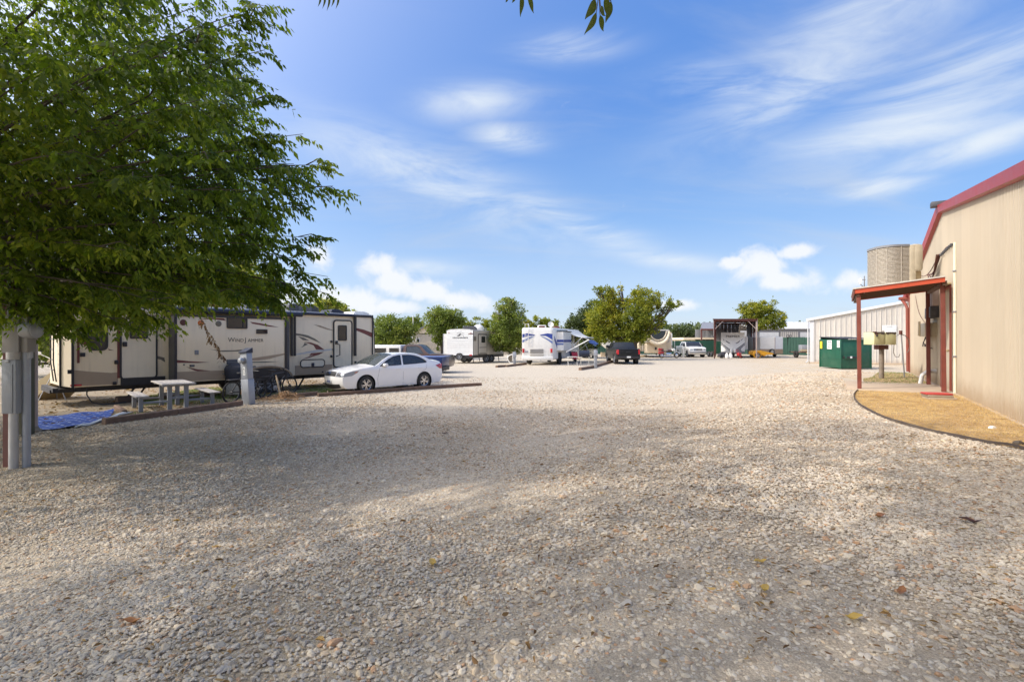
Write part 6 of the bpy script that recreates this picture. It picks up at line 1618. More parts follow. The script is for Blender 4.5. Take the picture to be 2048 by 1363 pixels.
    q = MB(); q.tube([(1.35, -.38, 1.08), (1.55, -.3, 1.05), (1.6, 0, 1.02), (1.55, .3, 1.05), (1.35, .38, 1.08)], .02, 6); q.build('handlebar', 'chrome', root)
    q = MB(); q.tube([(2.05 + .38 * math.cos(a), 0, .33 + .38 * math.sin(a)) for a in [R(20 + 12 * i) for i in range(12)]], .05, 6); q.build('front_mudguard', 'white_gel', root)
    # white fifth wheel
    Y = 62; x0 = (1208 - 1024) / 1000 * Y; root = thing('fifth_wheel_trailer', 'white fifth-wheel camper half hidden behind the black pickup', 'camper', (x0, Y, 0)); 
    q = MB(); q.prism([(0, 1.5), (-.02, 2.1), (.25, 2.75), (.8, 2.9), (2.6, 2.9), (2.6, 1.0), (1.8, .9), (.6, 1.0)], 0, 2.4); q.build('front_cap', 'white_gel', root, ang=.5, bev=.08); q = MB(); q.rbox(2.5, 8.5, .0, 2.4, .7, 2.9, .08); q.build('body', 'white_gel', root)
    q = MB(); q.rbox(1.7, 2.4, .6, 1.6, 2.9, 3.25, .06); q.build('air_conditioner', 'white_gel', root); q = MB(); q.box(1.1, 1.25, -.01, 0, 1.9, 2.15); q.box(1.4, 1.55, -.01, 0, 1.9, 2.15); q.build('emblem', 'mid_grey', root); q = MB(); q.cyl((1.2, 1.0, 2.9), (1.2, 1.0, 3.3), .12, n=8); q.build('roof_vent', 'olive_grey', root)
    for x in (2.2, 5, 7): q = MB(); q.beam((x, .4, .9), (x, .4, 0), .1, .1); q.build('landing_leg', 'steel', root)
    # white hatchback
    Y = H / (712 - 681.5) * 1000; Y = 58; rz = R(-92)
    out = [(.22, .30), (.05, .38), (.02, .6), (.10, .78), (.5, .90), (1.05, .98), (1.5, 1.25), (1.9, 1.42), (2.4, 1.47), (3.3, 1.45), (3.75, 1.33), (3.98, 1.05), (4.05, .9), (4.10, .6), (4.06, .38), (3.9, .30)]
    tg = 'bbbbb' + 'gg' + 'bb' + 'b' + 'g' + 'bbbbb'
    ax = Vector((math.cos(rz), math.sin(rz), 0)); root = thing('parked_car', 'white hatchback seen from behind near the blue cloth', 'car', Vector(((1179 - 1024) / 1000 * Y, Y - 1, 0)) - ax * 4.1, rz)
    C = car(root, 4.1, 1.7, out, (.8, 3.3), [[(1.3, 1.0), (1.75, 1.30), (2.1, 1.38), (2.1, 1.02)], [(2.2, 1.03), (2.2, 1.38), (3.2, 1.36), (3.6, 1.12), (3.5, 1.06)]], .27, .97, .35, 'white_paint', .30, tags=tg, plan=(.12, 6), glass='glass_dark', bulge=.08, step=.16, spokes=5)
    for s in (-1, 1): C['patch']('tail_light', 'red_light', C['idx'](z=.95, front=False), C['idx'](z=.70, front=False), s * .66, s * .98, .01)
    C['patch']('number_plate', 'lens', C['idx'](z=.62, front=False), C['idx'](z=.52, front=False), -.22, .22, .012)
    # odds and ends
    for px, py, m, w_, h_, d_, nm, lab, ct in ((1206, 713, 'yellow', .5, .55, .35, 'wooden_crate', 'yellowish crate in front of the green fence by the white hatchback', 'crate'),):
        g = gnd(px, py); root = thing(nm, lab, ct, g); 
        for k in range(4): q = MB(); q.rbox(-w_ / 2, w_ / 2, -d_ / 2, -d_ / 2 + .03, k * h_ / 4 + .01, (k + 1) * h_ / 4 - .01, .004); q.build('slat', 'wood_fresh', root)
        for s in (-1, 1): q = MB(); q.rbox(s * w_ / 2 - .02, s * w_ / 2 + .02, -d_ / 2 + .03, d_ / 2, 0, h_, .004); q.build('end_board', 'wood_fresh', root)
    g = gnd(1279, 713); root = thing('firewood_pile', 'low jumble of pale boards beside the beige camper', 'boards', g)
    for i in range(9): q = MB(); a = rnd.uniform(-.5, .5); q.beam((-.7 + .1 * i, .1 * i - .4, .05 + .04 * (i % 4)), (.5 + .08 * i, .1 * i - .4 + a, .09 + .05 * (i % 3)), .12, .04); q.build('board', 'wood_fresh', root)
fence_row()

# ---------------------------------------------------------------- buildings
def far_white_building():
    Y = 86; x0, x1 = (1500 - 1024) / 1000 * Y, (1790 - 1024) / 1000 * Y; root = thing('white_metal_building', 'long white roofed metal building with roll-up doors beyond the fence', 'building', (x0, Y, 0)); w_ = x1 - x0
    ez = 1.95 + (681.5 - 657.5) * Y / 1000; rz_ = 1.95 + (681.5 - 645) * (Y + 6) / 1000
    q = MB(); q.box(0, w_, 0, 12, 0, ez); q.build('wall', 'mid_grey', root)
    n = int(w_ / .9)
    for k in range(n):
        x = k * w_ / n; q = MB(); q.add([(x, -.5, ez), (x + w_ / n - .05, -.5, ez), (x + w_ / n - .05, 6, rz_ + .1), (x, 6, rz_ + .1), (x, -.5, ez + .06), (x + w_ / n - .05, -.5, ez + .06), (x + w_ / n - .05, 6, rz_ + .16), (x, 6, rz_ + .16)], [(0, 1, 2, 3), (7, 6, 5, 4), (0, 4, 5, 1), (1, 5, 6, 2), (2, 6, 7, 3), (3, 7, 4, 0)]); q.build('roof_sheet', 'white_roof', root, smooth=False)
    q = MB(); q.add([(0, 6, rz_), (w_, 6, rz_), (w_, 12, ez), (0, 12, ez)], [(0, 1, 2, 3)]); q.build('rear_roof', 'white_roof', root)
    for a, b in ((1519, 1557), (1600, 1640), (1652, 1700)):
        xa, xb = (a - 1024) / 1000 * Y - x0, (b - 1024) / 1000 * Y - x0; q = MB(); q.box(xa, xb, -.06, -.01, 0, 1.95 + (681.5 - 664) * Y / 1000); d_ = q.build('roll_up_door', 'white_plain', root)
        for k in range(5): q = MB(); q.box(xa + .02, xb - .02, -.075, -.06, .3 + k * .6, .34 + k * .6); q.build('slat_joint', 'mid_grey', d_)
    xa, xb = (1561 - 1024) / 1000 * Y - x0, (1597 - 1024) / 1000 * Y - x0
    for k in range(9): x = xa + k * (xb - xa) / 9; q = MB(); q.box(x, x + (xb - xa) / 9 - .08, -.05, -.01, 0, 1.95 + (681.5 - 663) * Y / 1000); q.build('wall_sheet', 'white_sheet', root)
far_white_building()
def white_building():
    YL = H / (726.5 - 681.5) * 1000; a = Vector(((1621 - 1024) / 1000 * YL, YL)); YR = H / (729.3 - 681.5) * 1000; b = Vector(((1823 - 1024) / 1000 * YR, YR)); d = (b - a).normalized(); rz = math.atan2(d.y, d.x)
    PL = Plane(a, d); root = thing('white_metal_building', 'near white ribbed metal building behind the green dumpster', 'building', (a.x, a.y, 0), rz)
    L0 = PL.u(1826); zl = PL.uv(1622, 640)[1]; zr = PL.uv(1816, 604)[1]; ur = PL.u(1816); Lt = L0 + 6
    topz = lambda u: zl + (zr - zl) * u / ur
    q = MB(); q.add([(0, .05, 0), (Lt, .05, 0), (Lt, .05, topz(Lt)), (0, .05, topz(0)), (0, 14, 0), (Lt, 14, 0), (Lt, 14, topz(Lt)), (0, 14, topz(0))], [(0, 1, 2, 3), (0, 4, 5, 1), (1, 5, 6, 2), (4, 7, 6, 5), (0, 3, 7, 4)]); q.build('wall_core', 'white_sheet', root, smooth=False)
    n = 26; w_ = L0 / 21
    us = [PL.u(1629)] + [PL.u(1629 + (1822 - 1629) * (k / 19)) for k in range(1, 20)]
    us += [us[-1] + (k + 1) * w_ for k in range(6)]
    for k in range(len(us) - 1):
        u0, u1 = us[k], us[k + 1]; f = u1 - u0; q = MB(); prof = [(u0, 0), (u0 + f * .10, -.055), (u0 + f * .20, -.055), (u0 + f * .30, 0), (u0 + f * .52, 0), (u0 + f * .55, -.012), (u0 + f * .58, 0), (u0 + f * .76, 0), (u0 + f * .79, -.012), (u0 + f * .82, 0), (u1, 0)]
        g = []
        for u, e in prof: g += [(u, e, .12), (u, e, topz(u) - .05)]
        q.add(g, [(2 * i, 2 * i + 2, 2 * i + 3, 2 * i + 1) for i in range(len(prof) - 1)]); q.build('wall_sheet', 'white_sheet', root, smooth=False)
    q = MB(); q.rbox(-.06, us[0] - .01, -.05, .10, .02, topz(0) - .04, .02); q.build('corner_trim', 'white_roof', root)
    q = MB(); q.add([(-.25, -.18, topz(-.25) - .06), (Lt, -.18, topz(Lt) - .06), (Lt, 14, topz(Lt) - .06), (-.25, 14, topz(-.25) - .06), (-.25, -.18, topz(-.25) + .16), (Lt, -.18, topz(Lt) + .16), (Lt, 14, topz(Lt) + .16), (-.25, 14, topz(-.25) + .16)], [(0, 1, 2, 3), (7, 6, 5, 4), (0, 4, 5, 1), (1, 5, 6, 2), (2, 6, 7, 3), (3, 7, 4, 0)]); q.build('roof', 'white_roof', root, smooth=False, bev=.02)
    q = MB(); q.rbox(-.10, Lt, -.08, .10, 0, .13, .02); q.build('base_sill', 'concrete', root)
    q = MB(); q.tube([(-.12, -.15, topz(0) - .05), (-.12, -.12, .25), (-.2, -.3, .08)], .05, 8); q.build('downpipe', 'white_roof', root)
    # notice
    for (x0, y0, x1, y1), nm in (((1765, 650, 1794, 661), 'notice_sign'), ((1770, 661, 1794, 674), 'notice_sign')):
        p = PL.uv(x0, y1); r_ = PL.uv(x1, y0); q = MB(); q.rbox(p[0], r_[0], -.09, -.06, p[1], r_[1] - .004, .005); s = q.build(nm, 'white_plain', root)
        if y0 == 650:
            q = MB(); x = p[0] + .3
            for k in range(8): q.box(x + k * .055, x + k * .055 + .035, -.094, -.0905, r_[1] - .14, r_[1] - .08)
            q.build('lettering', 'text_dark', s)
    shear(root, .66)
white_building()
def dumpster():
    Yc = H / (738 - 681.5) * 1000; X = (1682 - 1024) / 1000 * Yc; root = thing('dumpster', 'large dark green steel dumpster with stickers and a sagging brown lid', 'dumpster', (X, Yc, 0), R(1)); w_ = (1743 - 1682) / 1000 * Yc; dp = 2.3; h = 1.95 + (681.5 - 679) / 1000 * Yc
    t = .05
    q = MB(); q.rbox(0, w_, 0, t, .06, h, .008); q.build('front_panel', 'bin_green', root); q = MB(); q.rbox(0, t, t, dp, .06, h + .02, .008); side = q.build('side_panel', 'bin_green', root)
    q = MB(); q.rbox(w_ - t, w_, t, dp, .06, h, .008); q.build('side_panel', 'bin_green', root); q = MB(); q.rbox(t, w_ - t, dp - t, dp, .06, h + .2, .008); q.build('rear_panel', 'bin_green', root); q = MB(); q.box(t, w_ - t, t, dp - t, .06, .1); q.build('floor_panel', 'bin_dark', root)
    for z in (.70, 1.35): q = MB(); q.rbox(-.02, 0.0, .02, dp - .02, z, z + .05, .006); q.build('side_rib', 'bin_green', root)
    for x, y in ((0, 0), (w_, 0), (0, dp)): q = MB(); q.rbox(x - .035, x + .035, y - .035, y + .035, .04, h, .01); q.build('corner_post', 'bin_green', root)
    q = MB(); q.rbox(-.03, w_ + .03, -.04, .05, h - .08, h + .02, .01); q.build('rim', 'bin_green', root)
    # lids
    for k in range(2):
        x0 = -.05 + k * (w_ + .1) / 2; q = MB(); vs = []; n = 8
        for i in range(n + 1):
            for j in range(5):
                u, v = i / n, j / 4; vs.append((x0 + u * ((w_ + .1) / 2 - .02), -.08 + v * (dp + .1), h + .05 + .14 * v - .05 * math.sin(PI * u) * math.sin(PI * v)))
        m_ = len(vs); vs += [(x, y, z + .03) for x, y, z in vs]
        fs = [(i * 5 + j, i * 5 + j + 1, (i + 1) * 5 + j + 1, (i + 1) * 5 + j) for i in range(n) for j in range(4)]; fs += [tuple(m_ + a for a in f) for f in fs]
        fs += [(i * 5, (i + 1) * 5, m_ + (i + 1) * 5, m_ + i * 5) for i in range(n)] + [(i, i + 1, m_ + i + 1, m_ + i) for i in range(4)]
        q.add(vs, fs); q.build('lid', 'bin_dark', root)
    # fork pocket with sticker
    q = MB(); q.rbox(.15, 1.15, -.17, 0, .72, .95, .015); p = q.build('fork_pocket', 'bin_green', root); q = MB(); q.rbox(.13, .17, -.165, -.01, .74, .93, .005); q.rbox(.3, 1.1, -.175, -.165, .76, .9, .004); q.build('pocket_opening', 'black_trim', p); q = MB(); q.box(.52, .66, -.182, -.176, .76, .90); q.build('sticker', 'white_plain', p)
    # stickers on the left side (faces -x)
    def stick(y0, y1, z0, z1, m, nm='sticker'):
        q = MB(); q.box(-.026, -.021, y0, y1, z0, z1); return q.build(nm, m, side)
    stick(2.0, 2.25, 1.40, 1.92, 'sign_yellow'); s = stick(.95, 1.45, 1.38, 2.0, 'white_plain'); stick(.10, .38, 1.50, 1.98, 'white_plain')
    q = MB()
    for a in range(20, 161, 20): q.box(-.03, -.0265, 1.2 + .17 * math.cos(R(a)) - .02, 1.2 + .17 * math.cos(R(a)) + .02, 1.78 + .10 * math.sin(R(a)), 1.83 + .10 * math.sin(R(a)))
    for z in (1.66, 1.60, 1.5, 1.45): q.box(-.03, -.0265, 1.02, 1.38, z, z + .025)
    q.build('printed_lines', 'text_dark', s)
    q = MB()
    for z in (1.58, 1.66, 1.74, 1.84): q.box(-.03, -.0265, .14, .34, z, z + .03)
    q.build('printed_lines', 'text_dark', side)
dumpster()

def tan_building():
    K = EY / 1.2
    rz = math.atan2(1, .656); root = thing('metal_building', 'tan corrugated metal building with red rake trim on the right', 'building', (W0.x, W0.y, RISE), rz)
    SC = math.hypot(1, .656)     # local x (metres along wall) = t * SC ; local y: outward = +? (WN is left of WD -> local +y)
    xf = lambda t: t * SC
    tf = 11.6 * K; tr = 5.6 * K; eave = 1.95 - RISE + .083 * 19.1 * 1.0
    zr = 1.95 - RISE + .278 * 12.77 * K - .24; ef = zr - .25 * (tf - tr); en = zr - .17 * (tr + 8)
    topz = lambda t: zr - (.25 * (t - tr) if t > tr else .17 * (tr - t))
    # core volume (behind the sheets)
    q = MB(); poly = [(xf(-8), -.3), (xf(tf), -.3), (xf(tf), topz(tf)), (xf(tr), topz(tr)), (xf(-8), topz(-8))]; q.prism(poly, -9, -.06); q.build('core', 'tan_wall', root, smooth=False)
    # corrugated sheets with a real profile
    t0 = -6.0; wsh = .91 / SC; k = 0
    rim = mat('sheet_seam', (.45, .36, .23), .6)
    while t0 < tf - .02:
        t1 = min(t0 + wsh, tf); a, b = xf(t0), xf(t1); q = MB(); prof = []; n = 10; rw = (b - a) / n
        for i in range(n): x = a + i * rw; prof += [(x, 0), (x + rw * .60, 0), (x + rw * .64, .045), (x + rw * .94, .045)]
        prof.append((b, -.001)); g = []
        for x, e in prof: g += [(x, e - .035, .02), (x, e - .02, topz(x / SC) - .02)]
        q.add(g, [(2 * i, 2 * i + 2, 2 * i + 3, 2 * i + 1) for i in range(len(prof) - 1)]); q.build('wall_sheet', 'tan_wall', root, smooth=False); t0 = t1; k += 1
    # rake trim, red: near and far
    for ta, tb in ((-6, tr), (tr, tf + 1.0)):
        q = MB(); za, zb = topz(ta), topz(tb); a, b = xf(ta), xf(tb)
        vs = [(a, -.10, za - .10), (a, .12, za - .03), (a, .15, za + .17), (a, -.4, za + .19)]; vs2 = [(b, -.10, zb - .10), (b, .12, zb - .03), (b, .15, zb + .17), (b, -.4, zb + .19)]
        q.add(vs + vs2, [(0, 1, 2, 3), (7, 6, 5, 4), (0, 4, 5, 1), (1, 5, 6, 2), (2, 6, 7, 3), (3, 7, 4, 0)]); q.build('rake_trim', 'red_trim', root, smooth=False)
    for ta, tb in ((-6, tr), (tr, tf + 1.0)):
        q = MB(); za, zb = topz(ta) + .12, topz(tb) + .12; a, b = xf(ta), xf(tb); q.add([(a, .0, za), (b, .0, zb), (b, -9, zb), (a, -9, za), (a, .0, za + .08), (b, .0, zb + .08), (b, -9, zb + .08), (a, -9, za + .08)], [(0, 1, 2, 3), (7, 6, 5, 4), (0, 4, 5, 1), (1, 5, 6, 2), (2, 6, 7, 3), (3, 7, 4, 0)]); q.build('roof', 'red_trim', root, smooth=False)
    q = MB(); q.rbox(xf(tr) - .12, xf(tr) + .12, -.1, .28, zr + .12, zr + .27, .02); q.build('ridge_cap', 'dark_grey', root)
    # far corner: red trim, gutter elbow
    q = MB(); q.rbox(xf(tf) - .02, xf(tf) + .12, -.12, .05, 0, topz(tf), .01); q.build('corner_trim', 'red_brick', root)
    zc = topz(tf + .8); q = MB(); q.tube([(xf(tf + .55), .25, zc), (xf(tf + .3), .12, zc - .28), (xf(tf) + .08, .10, zc - .45), (xf(tf) + .06, .08, .05)], .055, 8); q.rbox(xf(tf + .4), xf(tf + .6), -.5, .34, zc - .06, zc + .06, .02); q.build_each('downspout', 'red_brick', root)
    # base concrete
    q = MB(); q.rbox(xf(-6), xf(tf), -.2, .09, -.55, .015, .015); q.build('foundation', 'concrete', root)
    # door
    u = lambda px: (lambda k_: (W0.x - k_ * W0.y) / (k_ - .656))((px - 1024) / 1000)
    ta, tb = u(1903.5), u(1886); a, b = xf(ta), xf(tb); zt = 1.95 - RISE + (681.5 - 575) / 1000 * (W0.y + ta)
    q = MB(); q.rbox(a, b, -.03, .012, .0, zt, .004); dr = q.build('door', 'tan_wall', root)
    q = MB(); q.rbox(a - .07, a, -.03, .05, 0, zt + .08, .006); q.rbox(b, b + .07, -.03, .05, 0, zt + .08, .006); q.rbox(a, b, -.03, .05, zt, zt + .08, .006); q.build('door_frame', 'red_brick', dr)
    q = MB(); q.ball((a + .09, .07, 1.05), .035); q.cyl((a + .09, .01, 1.05), (a + .09, .06, 1.05), .015, n=8); q.build('door_knob', 'tan_dark', dr)
    q = MB(); q.rbox(a - .12, b + .12, -.02, .10, zt + .085, zt + .13, .01); q.build('drip_cap', 'tan_dark', dr)
    # white conduit beside the door
    tp = u(1914); x = xf(tp); zt2 = 1.95 - RISE + (681.5 - 484) / 1000 * (W0.y + tp); q = MB(); q.cyl((x, .035, .02), (x, .035, zt2), .035, n=12)
    q.build('vent_pipe', 'cream_light', root)
    q = MB()
    for z in (.9, 2.0, 3.0): q.rbox(x - .05, x + .05, 0, .08, z, z + .04, .005)
    q.build('pipe_strap', 'steel', root)
    # drooping service cables
    tw0 = u(1909); tw1 = u(1887); z0 = 1.95 - RISE + (681.5 - 487) / 1000 * (W0.y + tw0); z1 = 1.95 - RISE + (681.5 - 508) / 1000 * (W0.y + tw1)
    q = MB(); q.tube([(xf(tw0), .05, z0), (xf((tw0 + tw1) / 2), .05, (z0 + z1) / 2 + .05), (xf(tw1), .06, z1)], .012, 6)
    tE = u(1868); zE = 1.95 - RISE + (681.5 - 548) / 1000 * (W0.y + tE)
    for k in range(4): q.tube([(xf(tw1 + (tE - tw1) * s), .06 + .03 * k, z1 + (zE - z1) * s - (.06 + .09 * k) * math.sin(PI * s) * 1.3) for s in [i / 8 for i in range(9)]], .014 + .006 * (k == 1), 6)
    tG = u(1846); zG = 1.95 - RISE + (681.5 - 550) / 1000 * (W0.y + tG); q.tube([(xf(tw1 + (tG - tw1) * s), .1, z1 + (zG - z1) * s - .25 * math.sin(PI * s)) for s in [i / 8 for i in range(9)]], .012, 6)
    q.build('service_cable', 'brown_red', root)
    q = MB()
    for s in [i / 7 for i in range(8)]: q.rbox(xf(tw0 + (tw1 - tw0) * s) - .02, xf(tw0 + (tw1 - tw0) * s) + .03, .03, .09, z0 + (z1 - z0) * s - .05, z0 + (z1 - z0) * s + .01, .006)
    q.build('cable_hanger', 'dark_grey', root)
    tl = u(1832); zl = 1.95 - RISE + (681.5 - 590) / 1000 * (W0.y + tl); tk = u(1852); zk = 1.95 - RISE + (681.5 - 645) / 1000 * (W0.y + tk)
    q = MB(); q.tube([(xf(tl + (tk - tl) * s), .02 + .03 * math.sin(PI * s), zl + (zk - zl) * s - .15 * math.sin(PI * s)) for s in [i / 6 for i in range(7)]], .008, 5); q.build('thin_cable', 'brown_red', root)
    # electrical boxes on the wall under the porch
    def wbox(x0p, x1p, y0p, y1p, dep, m, nm):
        t1_, t0_ = u(x0p), u(x1p); z1_ = 1.95 - RISE + (681.5 - y0p) / 1000 * (W0.y + t0_); z0_ = 1.95 - RISE + (681.5 - y1p) / 1000 * (W0.y + t0_)
        q = MB(); q.rbox(xf(t0_), xf(t1_), .0, dep, z0_, z1_, .01); return q.build(nm, m, root), xf(t0_), xf(t1_), z0_, z1_
    wbox(1867, 1880, 568, 611, .16, 'pink_pipe', 'meter_trough')
    b_, x0, x1, z0, z1 = wbox(1868, 1880, 612, 634, .22, 'dark_grey', 'meter_box')
    wbox(1863, 1876, 645, 672, .30, 'ac_beige', 'breaker_box')
    t5 = u(1866); q = MB(); q.rbox(xf(t5) , xf(t5) + .38, .30, .33, 1.95 - RISE + (681.5 - 671) / 1000 * (W0.y + t5), 1.95 - RISE + (681.5 - 642) / 1000 * (W0.y + t5), .01); q.build('box_cover', 'tan_dark', root)
    q = MB(); x = xf(t5); z = 1.95 - RISE + (681.5 - 673) / 1000 * (W0.y + t5)
    for k in range(4): q.tube([(x + .1 * k, .15, z), (x + .15 + .05 * k, .22, z - .18 - .04 * k), (x - .1 + .1 * k, .14, z - .30), (x - .3 + .12 * k, .05, z - .36)], .012, 6)
    q.build('loose_wire', 'black_trim', root)
    # white dryer elbow at the base
    t6 = u(1874); q = MB(); q.tube([(xf(t6) - .1, .02, .42), (xf(t6) - .1, .22, .40), (xf(t6), .34, .28), (xf(t6) + .05, .38, .02)], .055, 10); q.build('drain_elbow', 'white_roof', root)
tan_building()

def porch():
    WX = lambda s, t, z: wall(s, t, z)
    K = EY / 1.2; base = wall(1.0, 4.9 * K, RISE)
    rz = math.atan2(1, .656); root = thing('porch', 'small lean-to porch with orange red fascia over the side door', 'porch', (W0.x, W0.y, RISE), rz)
    SC = math.hypot(1, .656); X = lambda t: t * K * SC
    sO = 1.85 * K; sI = .20 * K
    zo = 1.95 - RISE + (681.5 - 572) / 1000 * 11.75 * K; zi = 1.95 - RISE + (681.5 - 550) / 1000 * 11.3 * K
    t0, t1 = 4.15, 6.4
    zt = lambda s: zi + (zo - zi) * (s / sO)
    # posts
    for s, t, nm in ((sO - .04, 4.22, 0), (sI, 4.3, 1), (sI, 6.3, 2), (1.76 * K, 6.1, 3)):
        q = MB(); x = X(t); q.beam((x, s, .02), (x + (.04 if nm == 1 else 0), s + .02, zt(s) - .08), .095, .095, up=(0, 1, 0)); q.build('post', 'red_post', root, bev=.006)
    # fascia boards, rafters, roof
    x0, x1 = X(t0), X(t1); s0, s1 = .22, sO + .06
    def board(xa, xb, th, hh, drop, nm, m):
        q = MB(); vs = []
        for s in (s0, s1):
            for x in (xa, xb):
                for z in (zt(s) - drop - hh, zt(s) - drop): vs.append((x, s, z))
        q.add(vs, [(0, 1, 3, 2), (4, 6, 7, 5), (0, 4, 5, 1), (2, 3, 7, 6), (0, 2, 6, 4), (1, 5, 7, 3)]); q.build(nm, m, root, smooth=False)
    board(x0 - .03, x0, 0, .115, .005, 'fascia', 'red_fascia'); board(x1, x1 + .03, 0, .12, .005, 'fascia', 'red_fascia')
    q = MB(); q.rbox(x0 - .03, x1 + .03, s1, s1 + .03, zt(s1) - .14, zt(s1), .004); q.build('end_fascia', 'red_post', root)
    q = MB(); vs = []
    for s in (s0 - .0, s1 + .05):
        for x in (x0 - .06, x1 + .06):
            for z in (zt(s), zt(s) + .035): vs.append((x, s, z))
    q.add(vs, [(0, 1, 3, 2), (4, 6, 7, 5), (0, 4, 5, 1), (2, 3, 7, 6), (0, 2, 6, 4), (1, 5, 7, 3)]); q.build('roof_sheet', 'white_sheet', root, smooth=False)
    n = 6
    for k in range(1, n):
        x = x0 + (x1 - x0) * k / n; board(x - .02, x + .02, 0, .11, .02, 'rafter', 'under_wood')
    for s in (sO, sI): q = MB(); q.rbox(x0 + .02, x1 - .02, s - .04, s + .04, zt(s) - .20, zt(s) - .09, .006); q.build('beam', 'under_wood', root)
    # slab
    q = MB(); q.rbox(X(4.1), X(6.5), .09, sO + .25, -.14, .02, .015); q.build('slab', 'concrete', root)
    # AC condenser stands on the porch roof
    Ya = 13.6 * K; cx = (1785 - 1024) / 1000 * Ya; c = Vector((cx, Ya, 0))
    dx, dy = c.x - W0.x, c.y - W0.y; s_ = dx * WN.x + dy * WN.y; zb = RISE + zt(max(.3, s_)) + .05
    zt_ = 1.95 + (681.5 - 492) / 1000 * Ya
    ac = thing('air_conditioner', 'big beige air conditioning condenser standing on the porch roof', 'air conditioner', (cx, Ya, zb), R(-8)); h = zt_ - zb - .04; w_ = .098 * Ya / 2 * .74
    prof = [(-w_ * .98 + .0, -.30), (-w_ + .02, .1)]
    pl = []
    for i in range(13): a = R(180 + 90 * i / 12); pl.append((-w_ + .42 + .42 * math.cos(a), -.08 + .42 * math.sin(a)))
    pl += [(w_ * .30, -.50), (w_ * .30, .60)]
    for i in range(13): a = R(90 + 90 * i / 12); pl.append((-w_ + .42 + .42 * math.cos(a), .18 + .42 * math.sin(a)))
    q = MB(); q.prism([(x * .96, y * .94) for x, y in pl], .02, h - .05, axis='z'); q.build('coil', 'tan_dark', ac)
    for k in range(30):
        z = .05 + k * (h - .12) / 30; q = MB(); q.prism(pl, z, z + (h - .12) / 30 * .55, axis='z'); q.build('louvre', 'ac_slat', ac, smooth=False)
    q = MB()
    for i in (2, 7): q.beam((pl[i][0] * 1.01, pl[i][1] * 1.01, .02), (pl[i][0] * 1.01, pl[i][1] * 1.01, h - .06), .012, .012, up=(0, 1, 0))
    q.beam((-w_ * .1, -.508, .02), (-w_ * .1, -.508, h - .06), .012, .012, up=(0, 1, 0))
    q.build('guard_bar', 'ac_slat', ac)
    q = MB(); q.prism([(x * 1.02, y * 1.02) for x, y in pl], h - .06, h, axis='z'); q.build('top_cap', 'mid_grey', ac); q = MB(); q.prism([(x * 1.02, y * 1.02) for x, y in pl], -.02, .04, axis='z'); q.build('base_pan', 'ac_beige', ac)
    q = MB(); q.rbox(w_ * .30, w_ * .62, -.51, .5, .02, h - .02, .02); q.build('end_panel', 'ac_beige', ac); q = MB(); q.rbox(w_ * .42, w_ * 1.0, -.52, .3, h * .36, h + .01, .09); q.build('control_cover', 'ac_beige', ac); q = MB(); q.rbox(w_ * .62, w_ * .98, -.42, .3, .02, h * .37, .02); q.build('service_panel', 'tan_dark', ac)
    # small dish and antenna on the roof corner
    g = Vector(((1722 - 1024) / 1000 * 12.4 * K, 12.4 * K, RISE + zt(sO) + .03)); dsh = thing('small_antenna', 'small white dish antenna on a mast at the porch roof corner', 'antenna', g)
    q = MB(); q.cyl((.09, 0, -.15), (.09, 0, .32), .012, n=6); q.cyl((.03, 0, .22), (.12, 0, .22), .01, n=6); q.cyl((-.02, 0, .10), (.08, 0, .02), .01, n=6); q.build('mast', 'steel', dsh)
    q = MB(); q.lathe([(.001, .02), (.05, .01), (.085, -.015)], n=14); q.xform(Matrix.Translation((-.04, 0, .18)) @ Vector((.9, -.3, 0)).to_track_quat('-Z', 'Y').to_matrix().to_4x4()); q.build('dish', 'white_gel', dsh)
porch()

